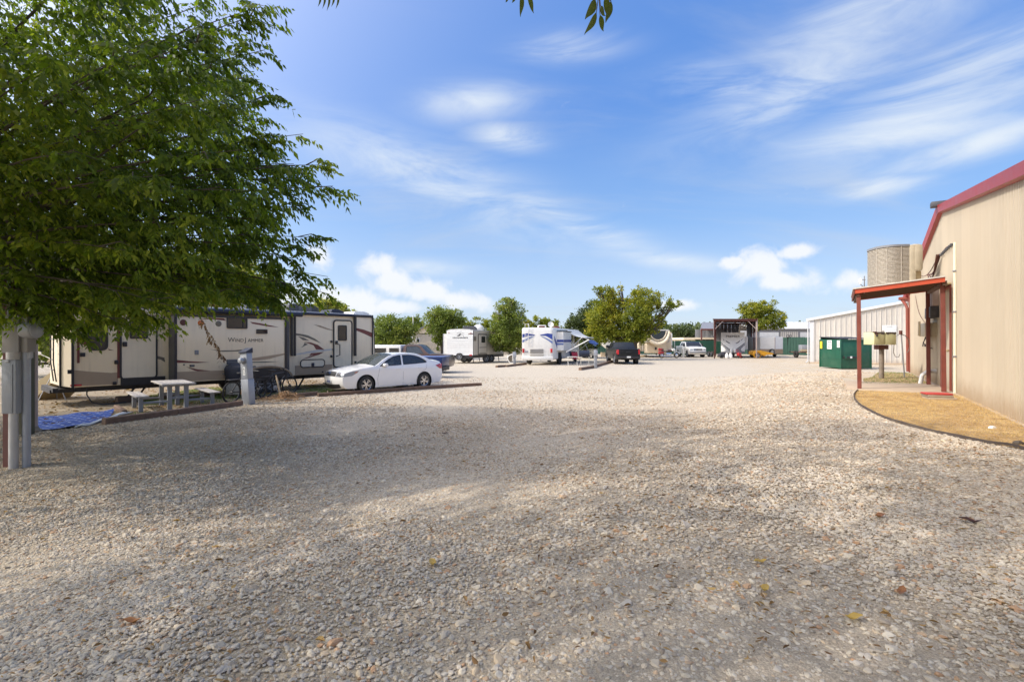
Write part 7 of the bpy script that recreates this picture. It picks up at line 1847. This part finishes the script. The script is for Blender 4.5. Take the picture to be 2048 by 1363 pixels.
def right_things():
    K = EY / 1.2
    gY = lambda px, py: Vector(((px - 1024) / 1000 * EY / (py - 681.5) * 1000, EY / (py - 681.5) * 1000, 0))
    # stack of red topped slabs used as a step
    c = gY(1874, 798); rz = math.atan2(1, .656) - PI / 2 + R(14); root = thing('step_stack', 'low stack of concrete slabs with peeling red paint by the porch post', 'step', (c.x, c.y, terrain(c.x, c.y)), rz)
    for i, (w_, d_, z0, z1, m, ox, a) in enumerate(((.50, .42, .0, .055, 'concrete', .04, 0), (.46, .40, .058, .105, 'concrete_dk', .0, 0), (.42, .34, .108, .145, 'red_paint', -.04, 0), (.20, .30, .108, .15, 'red_paint', .14, .0))):
        q = MB(); q.rbox(ox - w_ / 2, ox + w_ / 2, -d_ / 2 + (i == 3) * .0, d_ / 2, z0, z1 - (.004 if i == 3 else 0), .012); q.build('slab', 'orange_deck' if m == 'red_paint' else m, root)
    # mailboxes
    g = gnd(1763, 757); root = thing('mailbox_stand', 'pair of pale yellow mailboxes with peeling tops on a wooden post', 'mailbox', g, R(4)); s = g.y / 1000
    zb = H - (689 - 681.5) * s - g.z; zt = H - (664 - 681.5) * s - g.z
    q = MB(); q.cyl((0, 0, 0), (0, 0, zb - .02), .075, n=12); q.build('post', 'bark_light', root)
    q = MB(); q.rbox(-.20, .16, -.12, .10, zb - .16, zb - .01, .01); q.build('bracket', 'brown_red', root)
    w_ = (1785 - 1735) * s * .94
    for k in (0, 1):
        x0 = -w_ * .56 + k * (w_ / 2 + .01); x1 = x0 + w_ / 2 - .015; q = MB(); q.rbox(x0, x1, -.22, .25, zb, zt, .02); b = q.build('mailbox', 'yellow_box', root)
        q = MB(); n = 12; top = zt + .003; pts = [(x0 + .01, top), (x1 - .01, top)] + [(x1 - .01 - i * (x1 - x0 - .02) / n, zt - .05 - .05 * abs(math.sin(i * 1.9 + k)) * (.5 + .5 * math.sin(i * .8))) for i in range(n + 1)]
        q.prism(pts, -.226, -.2205); q.build('peeled_patch', 'peeled', b); q = MB(); q.box(x0 + .01, x1 - .01, -.22, .24, zt + .001, zt + .006); q.build('bare_top', 'peeled', b)
    q = MB(); q.ball((-w_ * .45, -.24, zt - .12), .035); q.build('keyhole', 'black_trim', root); q = MB(); q.tube([(-w_ * .6, -.2, zt), (-w_ * .48, -.24, zt + .01), (-w_ * .44, -.24, zt - .06), (-w_ * .5, -.23, zt - .1)], .015, 6); q.build('flag_hinge', 'brown_red', root)
    # hose bib pipe with looping hose
    g = gnd(1809, 754); s = g.y / 1000; root = thing('hose_standpipe', 'thin leaning water pipe with a looped hose before the white building', 'standpipe', g)
    top = Vector(((1802 - 1809) * s, 0, H - (664 - 681.5) * s - g.z)); q = MB(); q.cyl((0, 0, 0), top, .022, n=8); q.build('pipe', 'steel', root); q = MB(); q.rbox(top.x - .05, top.x + .03, -.04, .04, top.z - .08, top.z + .06, .01); q.build('tap', 'brown_red', root)
    q = MB(); P = lambda px, py: ((px - 1809) * s, .05, H - (py - 681.5) * s - g.z)
    q.tube([P(1803, 667), P(1813, 671), P(1820, 680), P(1822, 692), P(1820, 700), P(1816, 705)], .014, 6); q.tube([P(1802, 667), P(1794, 672), P(1790, 690), P(1789, 705), P(1793, 713), P(1799, 714), P(1802, 708)], .012, 6); q.build('hose', 'olive_grey', root)
    # pieces of rock on the bed
    for px, py, r_, m, lb in ((1985, 858, .05, 'white_gel', 'pale stone lying on the dead grass near the edging'), (2037, 890, .06, 'bark', 'brown lump of bark at the right end of the dead grass')):
        g = gnd(px, py); q = MB(); q.ball((0, 0, r_ * .45), r_, r_ * .8, r_ * .6, 9, 6); q.v = [(x * (1 + .2 * math.sin(7 * y / r_)), y * (1 + .15 * math.sin(5 * z / r_ + 2)), z) for x, y, z in q.v]; o = q.build('stone', m); o.location = g; tag(o, lb, 'stone' if m == 'white_gel' else 'bark')
    # little green lawn beyond the slab
    pl = [gnd(*p)[:2] for p in ((1727, 757), (1745, 753.5), (1775, 752), (1810, 753), (1838, 757), (1862, 768), (1800, 769), (1727, 768))]
    M['lawn_tuft'] = MATS['grass_blade']
    patch_mesh('small_lawn', pl, 'dead_ground', .012)['kind'] = 'structure'; blades('green_grass', pl, 14000, .02, .07, .006, 'grass_blade', lie=.5, seed=9); blades('dry_grass', pl, 6000, .02, .05, .006, 'dead_blade', lie=.9, seed=10)
right_things()

# ---------------------------------------------------------------- trees
M['leaf_big'] = leafmat('leaf_big', (.050, .082, .010), (.130, .180, .018), (.35, .36, .05), .48, .5, .35)
M['leaf_mid'] = leafmat('leaf_mid', (.075, .105, .018), (.155, .195, .032), (.29, .29, .06), .30, .6, .4)
M['leaf_yellow_tree'] = leafmat('leaf_yellow_tree', (.09, .115, .012), (.21, .225, .02), (.43, .35, .035), .35, .6, .3)
M['leaf_light'] = leafmat('leaf_light', (.15, .18, .03), (.30, .30, .07), (.46, .40, .13), .4, .6, .35)
M['leaf_dark_tree'] = leafmat('leaf_dark_tree', (.035, .055, .015), (.065, .09, .025), (.11, .13, .04), .25, .6, .3)
M['leaf_dry'] = leafmat('leaf_dry', (.12, .06, .03), (.22, .12, .06), (.32, .2, .1), .2, .7, 1)
def leaf_quads(P, size, r, up=.3, asp=.42, droop=0):
    """one pointed leaf (4 corners) at each point"""
    n = len(P); d = r.normal(0, 1, (n, 3)); d[:, 2] -= droop; d /= np.linalg.norm(d, axis=1)[:, None]
    q = r.normal(0, 1, (n, 3)); q[:, 2] += up; s = np.cross(d, q); s /= np.linalg.norm(s, axis=1)[:, None] + 1e-9
    sz = size * np.exp(r.normal(0, .3, n))[:, None]
    V = np.stack([P, P + d * sz * .5 + s * sz * asp * .5, P + d * sz, P + d * sz * .5 - s * sz * asp * .5], 1)
    return V.reshape(-1, 3)
def make_crown(root, pts_world, size, m, r, name='crown', **kw):
    V = leaf_quads(pts_world, size, r, **kw); F_ = np.arange(len(V)).reshape(-1, 4)
    o = rawmesh(name, V - np.array(root.location)[None, :], F_, m, root); return o
def tree(px, Y, base_py, lobes, m, n, size, label, trunk_r=.15, bark='bark', seed=0, name='shade_tree', thin=.0, group=None, z0=0, trunk_px=None):
    """lobes: (px, py, rx_px, ry_px[, dY]) of leafy masses at depth Y"""
    r = np.random.default_rng(seed + 100); rr = random.Random(seed); s = Y / 1000
    tx = ((trunk_px or px) - 1024) * s; root = thing(name, label, 'tree', (tx, Y, 0), 0, group)
    L = []
    for lb in lobes:
        c = at(lb[0], lb[1], Y); dy = lb[4] if len(lb) > 4 else rr.uniform(-.5, .5) * lb[2] * s; L.append((Vector((c.x, Y + dy, c.z)), lb[2] * s, lb[3] * s))
    vol = np.array([a * a * b for _, a, b in L]); vol = vol / vol.sum(); P = []
    for (c, a, b), w_ in zip(L, vol):
        # clumps inside each lobe: leaves gather round twig ends
        k = max(8, int(n * w_ / 60)); d = r.normal(0, 1, (k, 3)); d /= np.linalg.norm(d, axis=1)[:, None]; rad = r.uniform(.25, 1.3, k) ** .65
        cc = np.array(c) + d * rad[:, None] * np.array([a, a * .9, b]); cs = r.uniform(.07, .16, k) * min(a, b) + .05
        m_ = int(n * w_ / k); q = np.repeat(cc, m_, 0) + r.normal(0, 1, (k * m_, 3)) * np.repeat(cs, m_)[:, None] * np.array([1, 1, .75]); P.append(q)
    P = np.concatenate(P); P = P[P[:, 2] > .15]
    make_crown(root, P, size, m, r)
    zc = min(c.z - b * .5 for c, a, b in L); top = max(c.z for c, a, b in L)
    q = MB(); mid = Vector((rr.uniform(-.1, .1), rr.uniform(-.1, .1), max(.8, zc))); q.tube([(0, 0, -.1), tuple(mid * .5), tuple(mid)], [trunk_r * 1.25, trunk_r, trunk_r * .85], 9)
    for c, a, b in L:
        e = c - Vector((tx, Y, 0)); m2 = mid.lerp(e, .5) + Vector((rr.uniform(-.2, .2), rr.uniform(-.2, .2), -.1 * (e - mid).length))
        q.tube([tuple(mid * .9), tuple(m2), tuple(e)], [trunk_r * .7, trunk_r * .4, trunk_r * .15], 6)
        for _ in range(5):
            d = Vector((rr.gauss(0, 1), rr.gauss(0, 1), rr.gauss(0, 1))).normalized(); q.tube([tuple(m2.lerp(e, .4)), tuple(e + Vector((d.x * a, d.y * a, d.z * b)) * .8)], [trunk_r * .25, .015], 5)
    q.build('trunk', bark, root); return root
tree(790, 52, 705, [(790, 668, 42, 32), (775, 650, 22, 16), (800, 658, 16, 18), (790, 690, 30, 14)], 'leaf_mid', 15000, .20, 'round green tree just right of the long cream trailer', seed=1)
tree(829, 92, 665, [(829, 645, 16, 14), (845, 652, 12, 8), (815, 650, 8, 10)], 'leaf_mid', 4000, .28, 'small green tree above the tan gabled house', seed=2)
tree(885, 54, 700, [(888, 645, 34, 26), (875, 628, 16, 12), (905, 640, 22, 18), (880, 684, 16, 14), (905, 672, 24, 18)], 'leaf_mid', 17000, .21, 'dark green tree behind the ribbed travel trailer', seed=3)
tree(945, 90, 690, [(925, 652, 20, 10), (955, 650, 25, 14), (985, 655, 28, 18), (940, 665, 30, 12), (1000, 668, 30, 16)], 'leaf_yellow_tree', 9000, .30, 'yellow-green trees showing over the ribbed travel trailer', seed=4)
tree(1017, 45.5, 712, [(1017, 668, 36, 26), (1017, 640, 32, 22), (1020, 612, 20, 18), (1002, 690, 24, 14), (1035, 690, 20, 16), (1045, 625, 8, 6), (995, 615, 9, 7), (1020, 597, 7, 10), (985, 660, 9, 9)], 'leaf_mid', 22000, .17, 'conical green tree between the travel trailer and the motorhome', trunk_r=.16, seed=5, trunk_px=1020, bark='bark_light')
tree(1080, 85, 690, [(1075, 645, 26, 11), (1095, 650, 22, 12), (1060, 660, 26, 12), (1110, 665, 24, 14)], 'leaf_yellow_tree', 8000, .3, 'olive tree above the roof of the white motorhome', seed=6)
tree(1178, 58, 712, [(1172, 650, 30, 28), (1150, 655, 22, 18), (1185, 620, 22, 20), (1165, 680, 32, 18)], 'leaf_dark_tree', 14000, .24, 'dark green tree at the left end of the big tree group', seed=7)
tree(1240, 52, 712, [(1200, 635, 32, 30), (1232, 610, 26, 24), (1262, 640, 34, 32), (1215, 585, 17, 13), (1240, 578, 8, 9), (1288, 600, 30, 20), (1305, 630, 26, 24), (1330, 612, 20, 12), (1350, 610, 12, 9), (1250, 672, 40, 16), (1205, 665, 28, 18), (1290, 660, 18, 14), (1316, 655, 10, 8), (1195, 580, 9, 8), (1275, 580, 10, 8)], 'leaf_yellow_tree', 36000, .21, 'large spreading tree turning yellow behind the black pickup', trunk_r=.3, seed=8, trunk_px=1270)
tree(1370, 88, 690, [(1352, 665, 14, 12), (1372, 662, 18, 9), (1395, 666, 14, 7), (1365, 672, 26, 9)], 'leaf_dark_tree', 6000, .3, 'low dark trees beyond the bright green fence', seed=9)
tree(1520, 74, 700, [(1505, 622, 24, 16), (1530, 615, 22, 14), (1520, 640, 30, 16), (1545, 640, 20, 16), (1560, 650, 12, 8), (1490, 612, 10, 8)], 'leaf_yellow_tree', 15000, .24, 'yellow-green tree rising behind the right side of the carport', seed=10, trunk_px=1478)
tree(660, 42, 700, [(655, 612, 24, 16), (680, 620, 22, 12), (640, 625, 22, 12), (590, 625, 24, 12), (700, 628, 16, 8)], 'leaf_light', 12000, .17, 'pale yellow-green tree showing over the cream trailer roof', seed=11)
tree(500, 30, 700, [(510, 575, 50, 38), (455, 540, 46, 40), (470, 610, 60, 34), (400, 580, 60, 50), (540, 610, 26, 18), (420, 500, 30, 24), (340, 560, 60, 60)], 'leaf_light', 26000, .17, 'tall light green tree directly behind the cream trailer', trunk_r=.25, seed=12)
tree(60, 27, 740, [(90, 690, 50, 40), (20, 680, 60, 50), (130, 640, 60, 40), (40, 620, 80, 50), (95, 725, 24, 10), (220, 600, 70, 50)], 'leaf_mid', 22000, .15, 'leafy bank of bushes behind the satellite dish', trunk_r=.2, seed=13)

# house with gable seen between trees
def far_house():
    Y = 78; L = lambda px: (px - 846) / 1000 * Y; root = thing('gabled_house', 'tan gabled house between the trees behind the white sedan', 'house', (at(846, 700, Y).x, Y, 0))
    z = lambda py: H + (681.5 - py) / 1000 * Y
    q = MB(); q.box(L(824), L(885), 0, 9, 0, z(668)); q.build('wall', 'house_tan', root); q = MB(); q.prism([(L(822), z(666)), (L(862), z(649)), (L(900), z(666))], .01, 9); q.build('gable', 'cream', root, smooth=False)
    for a, b in (((820, 667), (862, 648.5)), ((862, 648.5), (904, 667))):
        q = MB(); q.add([(L(a[0]), -.5, z(a[1])), (L(b[0]), -.5, z(b[1])), (L(b[0]), 9, z(b[1])), (L(a[0]), 9, z(a[1])), (L(a[0]), -.5, z(a[1]) + .16), (L(b[0]), -.5, z(b[1]) + .16), (L(b[0]), 9, z(b[1]) + .16), (L(a[0]), 9, z(a[1]) + .16)], [(0, 1, 2, 3), (7, 6, 5, 4), (0, 4, 5, 1), (1, 5, 6, 2), (2, 6, 7, 3), (3, 7, 4, 0)]); q.build('roof', 'roof_grey', root, smooth=False)
    q = MB(); q.box(L(832), L(840), -.05, 0, z(690), z(676)); f = q.build('window', 'white_plain', root); q = MB(); q.box(L(833), L(839), -.07, -.05, z(689), z(677)); q.build('pane', 'glass_dark', f)
    Yp = 76; p = at(826, 700, Yp); rt = thing('flag_staff', 'thin pale pole standing left of the gabled house', 'pole', (p.x, Yp, 0)); q = MB(); q.cyl((0, 0, 0), (0, 0, H + (681.5 - 634) / 1000 * Yp), .06, n=8); q.build('pole', 'white_gel', rt); q = MB(); q.ball((0, 0, H + (681.5 - 633) / 1000 * Yp), .09); q.build('finial', 'white_gel', rt)
    q = MB(); fY = 70; pts = [F(700, fY), F(1160, fY)]
    fence('wooden_fence', pts, 1.75, 'house_tan', 'tan board fence running behind the middle trailers', seg=2.4, rib=.2)
far_house()
# tree line at the horizon
r = np.random.default_rng(55); n = 60000
x = r.uniform(-260, 260, n); y = r.uniform(150, 175, n); hgt = 5.2 + 2.4 * fbm(x, y * 0, .05, 77) + 1.2 * fbm(x, y * 0, .3, 78); z = r.uniform(0, 1, n) ** .8 * np.maximum(1, hgt)
V = leaf_quads(np.stack([x, y, z], 1), .9, r, asp=.8); o = rawmesh('distant_woods', V, np.arange(len(V)).reshape(-1, 4), 'leaf_dark_tree'); o['kind'] = 'stuff'
# ---------------------------------------------------------------- the big near trees with hanging compound leaves
def sprays(P, D, r, L=.27, nl=9, ls=.092, lw=.42, droop=.85):
    """P (n,3) origins, D (n,3) directions; each spray: leaflets in pairs along a hanging midrib"""
    n = len(P); V = np.zeros((n, nl, 4, 3)); side0 = np.cross(D, np.array([0, 0, 1.0])); side0 /= np.linalg.norm(side0, axis=1)[:, None] + 1e-9
    Ls = L * np.exp(r.normal(0, .22, n)); roll = r.uniform(-1, 1, n)
    for i in range(nl):
        u = (i // 2 + 1) / ((nl + 1) // 2 + .3); sgn = 0 if i == nl - 1 else (1 if i % 2 else -1)
        o = P + D * (Ls * u)[:, None] + np.array([0, 0, -1.0]) * (Ls * .30 * u * u)[:, None]
        d = D * .45 + side0 * sgn * .75 + np.array([0, 0, -1.0]) * (droop * (.45 + .55 * np.abs(r.normal(0, 1, n))))[:, None] + r.normal(0, .22, (n, 3))
        d /= np.linalg.norm(d, axis=1)[:, None]; w = np.cross(d, side0 * roll[:, None] + D * .6 + r.normal(0, .35, (n, 3))); w /= np.linalg.norm(w, axis=1)[:, None] + 1e-9
        sz = ls * np.exp(r.normal(0, .22, n))[:, None]
        V[:, i, 0] = o; V[:, i, 1] = o + d * sz * .42 + w * sz * lw * .5; V[:, i, 2] = o + d * sz; V[:, i, 3] = o + d * sz * .38 - w * sz * lw * .5
    return V.reshape(-1, 3)
def near_tree():
    r = np.random.default_rng(31); rr = random.Random(31)
    root = thing('shade_tree', 'large green tree with long drooping branches filling the upper left', 'tree', (-11.2, 8.2, 0), 0)
    O = np.array(root.location)
    limbs = MB(); crotch = Vector((0, 0, 2.6)); limbs.tube([(0, 0, -.1), (.1, .05, 1.3), tuple(crotch)], [.34, .28, .24], 12)
    ends = []
    # boughs: target tips named by where they hang, each with its own distance
    tips = [(560, 12, 6.2), (530, 100, 6.8), (545, 190, 7.0), (525, 235, 7.4), (640, 268, 7.6), (682, 330, 7.8), (700, 372, 8.0), (640, 412, 8.2), (600, 330, 7.2), (668, 475, 8.3), (690, 553, 8.6), (694, 588, 8.8), (560, 530, 8.4),
            (545, 575, 9.0), (655, 500, 7.9), (610, 560, 9.2), (585, 600, 8.4), (550, 600, 9.0), (470, 590, 7.8), (400, 600, 7.2), (345, 612, 7.0), (290, 632, 8.2), (220, 634, 8.6), (150, 638, 7.6), (90, 640, 8.8), (320, 640, 9.4), (255, 650, 7.4), (180, 655, 9.0), (120, 655, 8.0), (500, 380, 6.0), (480, 300, 5.8), (430, 450, 6.4),
            (400, 200, 5.6), (460, 60, 5.6), (300, 80, 5.2), (330, 350, 5.6), (250, 500, 6.2), (150, 300, 5.4), (120, 120, 5.0), (510, 150, 8.5), (450, 520, 9.5), (380, 560, 8.8)]
    S = []; Dd = []
    def bough(tip, weight=1.0, tw=7, spl=9):
        tipl = tip - Vector(root.location)
        mid = crotch.lerp(tipl, .5) + Vector((rr.uniform(-.3, .3), rr.uniform(-.3, .3), rr.uniform(.7, 1.3) * (.25 + .75 * min(1, tipl.length / 8))))
        pts = []
        for i in range(9):
            t = i / 8; pts.append((1 - t) ** 2 * crotch + 2 * t * (1 - t) * mid + t * t * tipl)
        limbs.tube([tuple(p) for p in pts], [.075 * (1 - i / 8) ** 1.6 + .004 for i in range(9)], 6)
        for k in range(tw):
            t = .42 + .58 * (k + rr.random() * .6) / tw; i = min(7, int(t * 8)); p = pts[i].lerp(pts[i + 1], t * 8 - i); dr = (pts[i + 1] - pts[i]).normalized()
            side = dr.cross(Vector((0, 0, 1))).normalized() * rr.choice((-1, 1)); d = (dr * 1.0 + side * rr.uniform(.2, .9) + Vector((0, 0, rr.uniform(-.35, .25)))).normalized(); ln = rr.uniform(.35, .95) * (1.15 - .6 * t)
            e = p + d * ln + Vector((0, 0, -.18 * ln)); m2 = p + d * ln * .5 + Vector((0, 0, .04)); limbs.tube([tuple(p), tuple(m2), tuple(e)], [.011, .007, .003], 4)
            for j in range(spl):
                u = (j + .5) / spl; q = p.lerp(m2, u * 2) if u < .5 else m2.lerp(e, u * 2 - 1); S.append(q); sd = d.cross(Vector((0, 0, 1))).normalized() * rr.choice((-1, 1))
                Dd.append((d * rr.uniform(.3, 1) + sd * rr.uniform(.1, .9) + Vector((0, 0, rr.uniform(-.5, .15)))).normalized())
        for j in range(int(spl * 2.4)):
            t = (.6 + .4 * rr.random()) if j % 2 else (.84 + .155 * rr.random()); i = min(7, int(t * 8)); p = pts[i].lerp(pts[i + 1], t * 8 - i); dr = (pts[i + 1] - pts[i]).normalized(); S.append(p); Dd.append((dr + Vector((rr.uniform(-.7, .7), rr.uniform(-.7, .7), rr.uniform(-.7, .1)))).normalized())
    tips = [(px - (34 if px > 600 else 0), py, Y) for px, py, Y in tips]
    for px, py, Y in tips: bough(at(px, py, Y))
    for px, py, Y in tips:
        if px > 500 and py < 610: bough(at(px - rr.uniform(30, 80), py + rr.uniform(-35, 25), Y + rr.uniform(-.5, 1.2)), tw=8, spl=9)
    # inner mass: many twig ends through the crown's volume
    c = Vector(root.location) + Vector((0, 0, 5.6)); poly = [(-900, -900), (300, -900), (440, -200), (500, 60), (490, 170), (500, 250), (560, 330), (585, 420), (545, 470), (470, 490), (420, 520), (480, 545), (480, 572), (430, 584), (330, 596), (240, 610), (140, 620), (60, 620), (-900, 640)]
    cnt = 0; tries = 0
    NN = 240000; X = r.uniform(-19, -2.2, NN); Yv = r.uniform(4.2, 13.0, NN); Z = r.uniform(1.9, 9.8, NN)
    px = 1024 + X / Yv * 1000; py = 681.5 - (Z - H) / Yv * 1000
    k = in_poly(px, py, poly)
    e2 = ((X + 11.2) / 9.3) ** 2 + ((Yv - 8.4) / 4.8) ** 2 + ((Z - 5.2) / 4.6) ** 2; k &= (e2 < 1) & (e2 > .12)
    cl = fbm(X * 1.0, Yv * .7 + Z * .9, 1.5, 21) + .7 * fbm(X + Z, Yv - Z, 2.6, 22); k &= (cl > .14)
    X, Yv, Z = X[k][:20000], Yv[k][:20000], Z[k][:20000]; n = len(X); print('inner', n)
    P2 = np.stack([X, Yv, Z], 1) - O; out = P2 - np.array([0, 0, 3.5]); out /= np.linalg.norm(out, axis=1)[:, None]
    D2 = out * .9 + r.normal(0, .55, (n, 3)); D2[:, 2] -= .75; D2 /= np.linalg.norm(D2, axis=1)[:, None]
    A = np.array([tuple(v) for v in S]); B = np.array([tuple(v) for v in Dd]); print('bough sprays', len(A))
    # keep leaves out of the sky beyond the boughs' own tips
    V = np.concatenate([sprays(A, B, r), sprays(P2, D2, r)], 0)
    rawmesh('crown', V, np.arange(len(V)).reshape(-1, 4), 'leaf_big', root)
    for k in range(60):
        i = rr.randrange(n); e = Vector(P2[i]); m_ = crotch.lerp(e, .55) + Vector((rr.uniform(-.4, .4), rr.uniform(-.4, .4), rr.uniform(.2, .9))); limbs.tube([tuple(crotch.lerp(m_, .2)), tuple(m_), tuple(e)], [.05, .025, .006], 5)
    limbs.build('trunk', 'bark', root)
    # a dead twig hanging brown in front of the trailer
    a = at(400, 632, 7.2) - Vector(root.location); S2 = [a + Vector((.02 * i, 0, -.035 * i)) for i in range(16)]; P3 = np.array([tuple(v) for v in S2]); D3 = np.tile(np.array([[.2, -.1, -1.0]]), (16, 1)) + r.normal(0, .3, (16, 3)); D3 /= np.linalg.norm(D3, axis=1)[:, None]
    V3 = sprays(P3, D3, r, L=.10, nl=7, ls=.055, lw=.4); o = rawmesh('dead_sprig', V3, np.arange(len(V3)).reshape(-1, 4), 'leaf_dry', root)
near_tree()
def overhead_tree():
    r = np.random.default_rng(41); rr = random.Random(41); root = thing('shade_tree', 'near tree beside the camera whose leaf tips hang into the top of the view', 'tree', (-7.5, -1.6, 0)); O = np.array(root.location)
    q = MB(); cr = Vector((.1, .2, 3.1)); q.tube([(0, 0, -.1), (0, .1, 1.5), tuple(cr)], [.30, .25, .2], 12)
    N = 300000; X = r.uniform(-14, 4, N); Y = r.uniform(-7, 8, N); Z = r.uniform(3.0, 9.0, N)
    e = ((X + 5.0) / 7.6) ** 2 + ((Y - 1.0) / 6.4) ** 2 + ((Z - 6.3) / 2.9) ** 2; k = (e < 1) & (e > .06)
    vis = (Y > .2) & (np.abs(X) < 1.10 * Y + .4) & (Z - H < .76 * Y + .45)
    cl = fbm(X, Y + .5 * Z, .9, 61) + .5 * fbm(X + Z, Y, 2.2, 62); k &= ~vis & (cl > .06)
    X, Y, Z = X[k][:12000], Y[k][:12000], Z[k][:12000]; n = len(X); print('overhead', n)
    P = np.stack([X, Y, Z], 1) - O; D = r.normal(0, 1, (n, 3)); D[:, 2] = -np.abs(D[:, 2]) * .5; D /= np.linalg.norm(D, axis=1)[:, None]
    V = sprays(P, D, r, L=.34, nl=7, ls=.115, lw=.36)
    W_ = V.reshape(-1, 4, 3) + O; yy = W_[..., 1]; vis = ((yy > .1) & (np.abs(W_[..., 0]) < 1.04 * yy + .02) & (W_[..., 2] - H < .70 * yy + .02)).any(1)
    V = V.reshape(-1, 4, 3)[~vis].reshape(-1, 3)
    rawmesh('crown', V, np.arange(len(V)).reshape(-1, 4), 'leaf_big', root)
    for i in range(60):
        j = rr.randrange(n); e = Vector(P[j]); m_ = cr.lerp(e, .5) + Vector((0, 0, .6)); 
        q.tube([tuple(cr.lerp(m_, .1)), tuple(m_), tuple(e)], [.06, .03, .008], 5)
    # twigs that hang into the top of the picture, with single large leaves
    def hang(p0, leaves):
        a = at(*p0) - Vector(root.location); m_ = cr.lerp(a, .5) + Vector((0, 0, 1.6)); pts = [(1 - t) ** 2 * cr + 2 * t * (1 - t) * m_ + t * t * a for t in [i / 8 for i in range(9)]]; q.tube([tuple(p) for p in pts], [.03 * (1 - i / 8) + .002 for i in range(9)], 6)
        for (bx, by, tx, ty, Y, wd) in leaves:
            b = at(bx, by, Y) - Vector(root.location); t_ = at(tx, ty, Y + .03) - Vector(root.location); q.tube([tuple(a), tuple(b)], [.002, .0015], 4)
            d = t_ - b; s = d.cross(Vector((.15, 1, .1))).normalized(); mb = MB(); kk = 8; vs = []
            for i in range(kk):
                u = i / (kk - 1); wq = wd * math.sin(PI * min(1, u * 1.25) ** .85 if u < .8 else PI * (1 - (1 - u) * .05)) * .5 if u < .8 else wd * .10 * (1 - u) / .2
                wq = wd * .5 * (math.sin(PI * u ** .75)) ** 1.1 * (1 - .55 * u) + .0004; c_ = b + d * u + s * (.12 * wd * math.sin(u * 5)) + Vector((0, .01 * math.sin(3 * u), 0))
                for v in (-1, 0, 1): vs.append(tuple(c_ + s * wq * v + Vector((0, .25 * wq * abs(v), 0))))
            mb.add(vs, [(i * 3 + j, i * 3 + j + 1, i * 3 + j + 4, i * 3 + j + 3) for i in range(kk - 1) for j in range(2)]); mb.build('leaf', 'leaf_hang', root, ang=2)
    M['leaf_hang'] = leafmat('leaf_hang', (.06, .075, .012), (.09, .11, .02), (.12, .14, .025), .3)
    hang((1198, -14, 1.5), [(1190, -4, 1172, 40, 1.5, .030), (1193, 24, 1170, 70, 1.5, .022), (1201, 12, 1212, 30, 1.48, .020), (1200, 30, 1209, 62, 1.5, .020), (1210, -6, 1221, 34, 1.5, .026), (1222, 2, 1213, 46, 1.52, .022)])
    hang((1050, -26, 1.6), [(1043, -14, 1042, 34, 1.6, .018), (1056, -12, 1069, 26, 1.6, .018), (1030, -16, 1025, 6, 1.6, .012), (1015, -14, 1012, 5, 1.6, .01)])
    hang((640, -22, 2.4), [(640 + i * 9, -14, 636 + i * 9, 14 + (i % 3) * 4, 2.4, .014) for i in range(5)])
    q.build('trunk', 'bark', root)
    # clump of nearer leaves at the top left
overhead_tree()
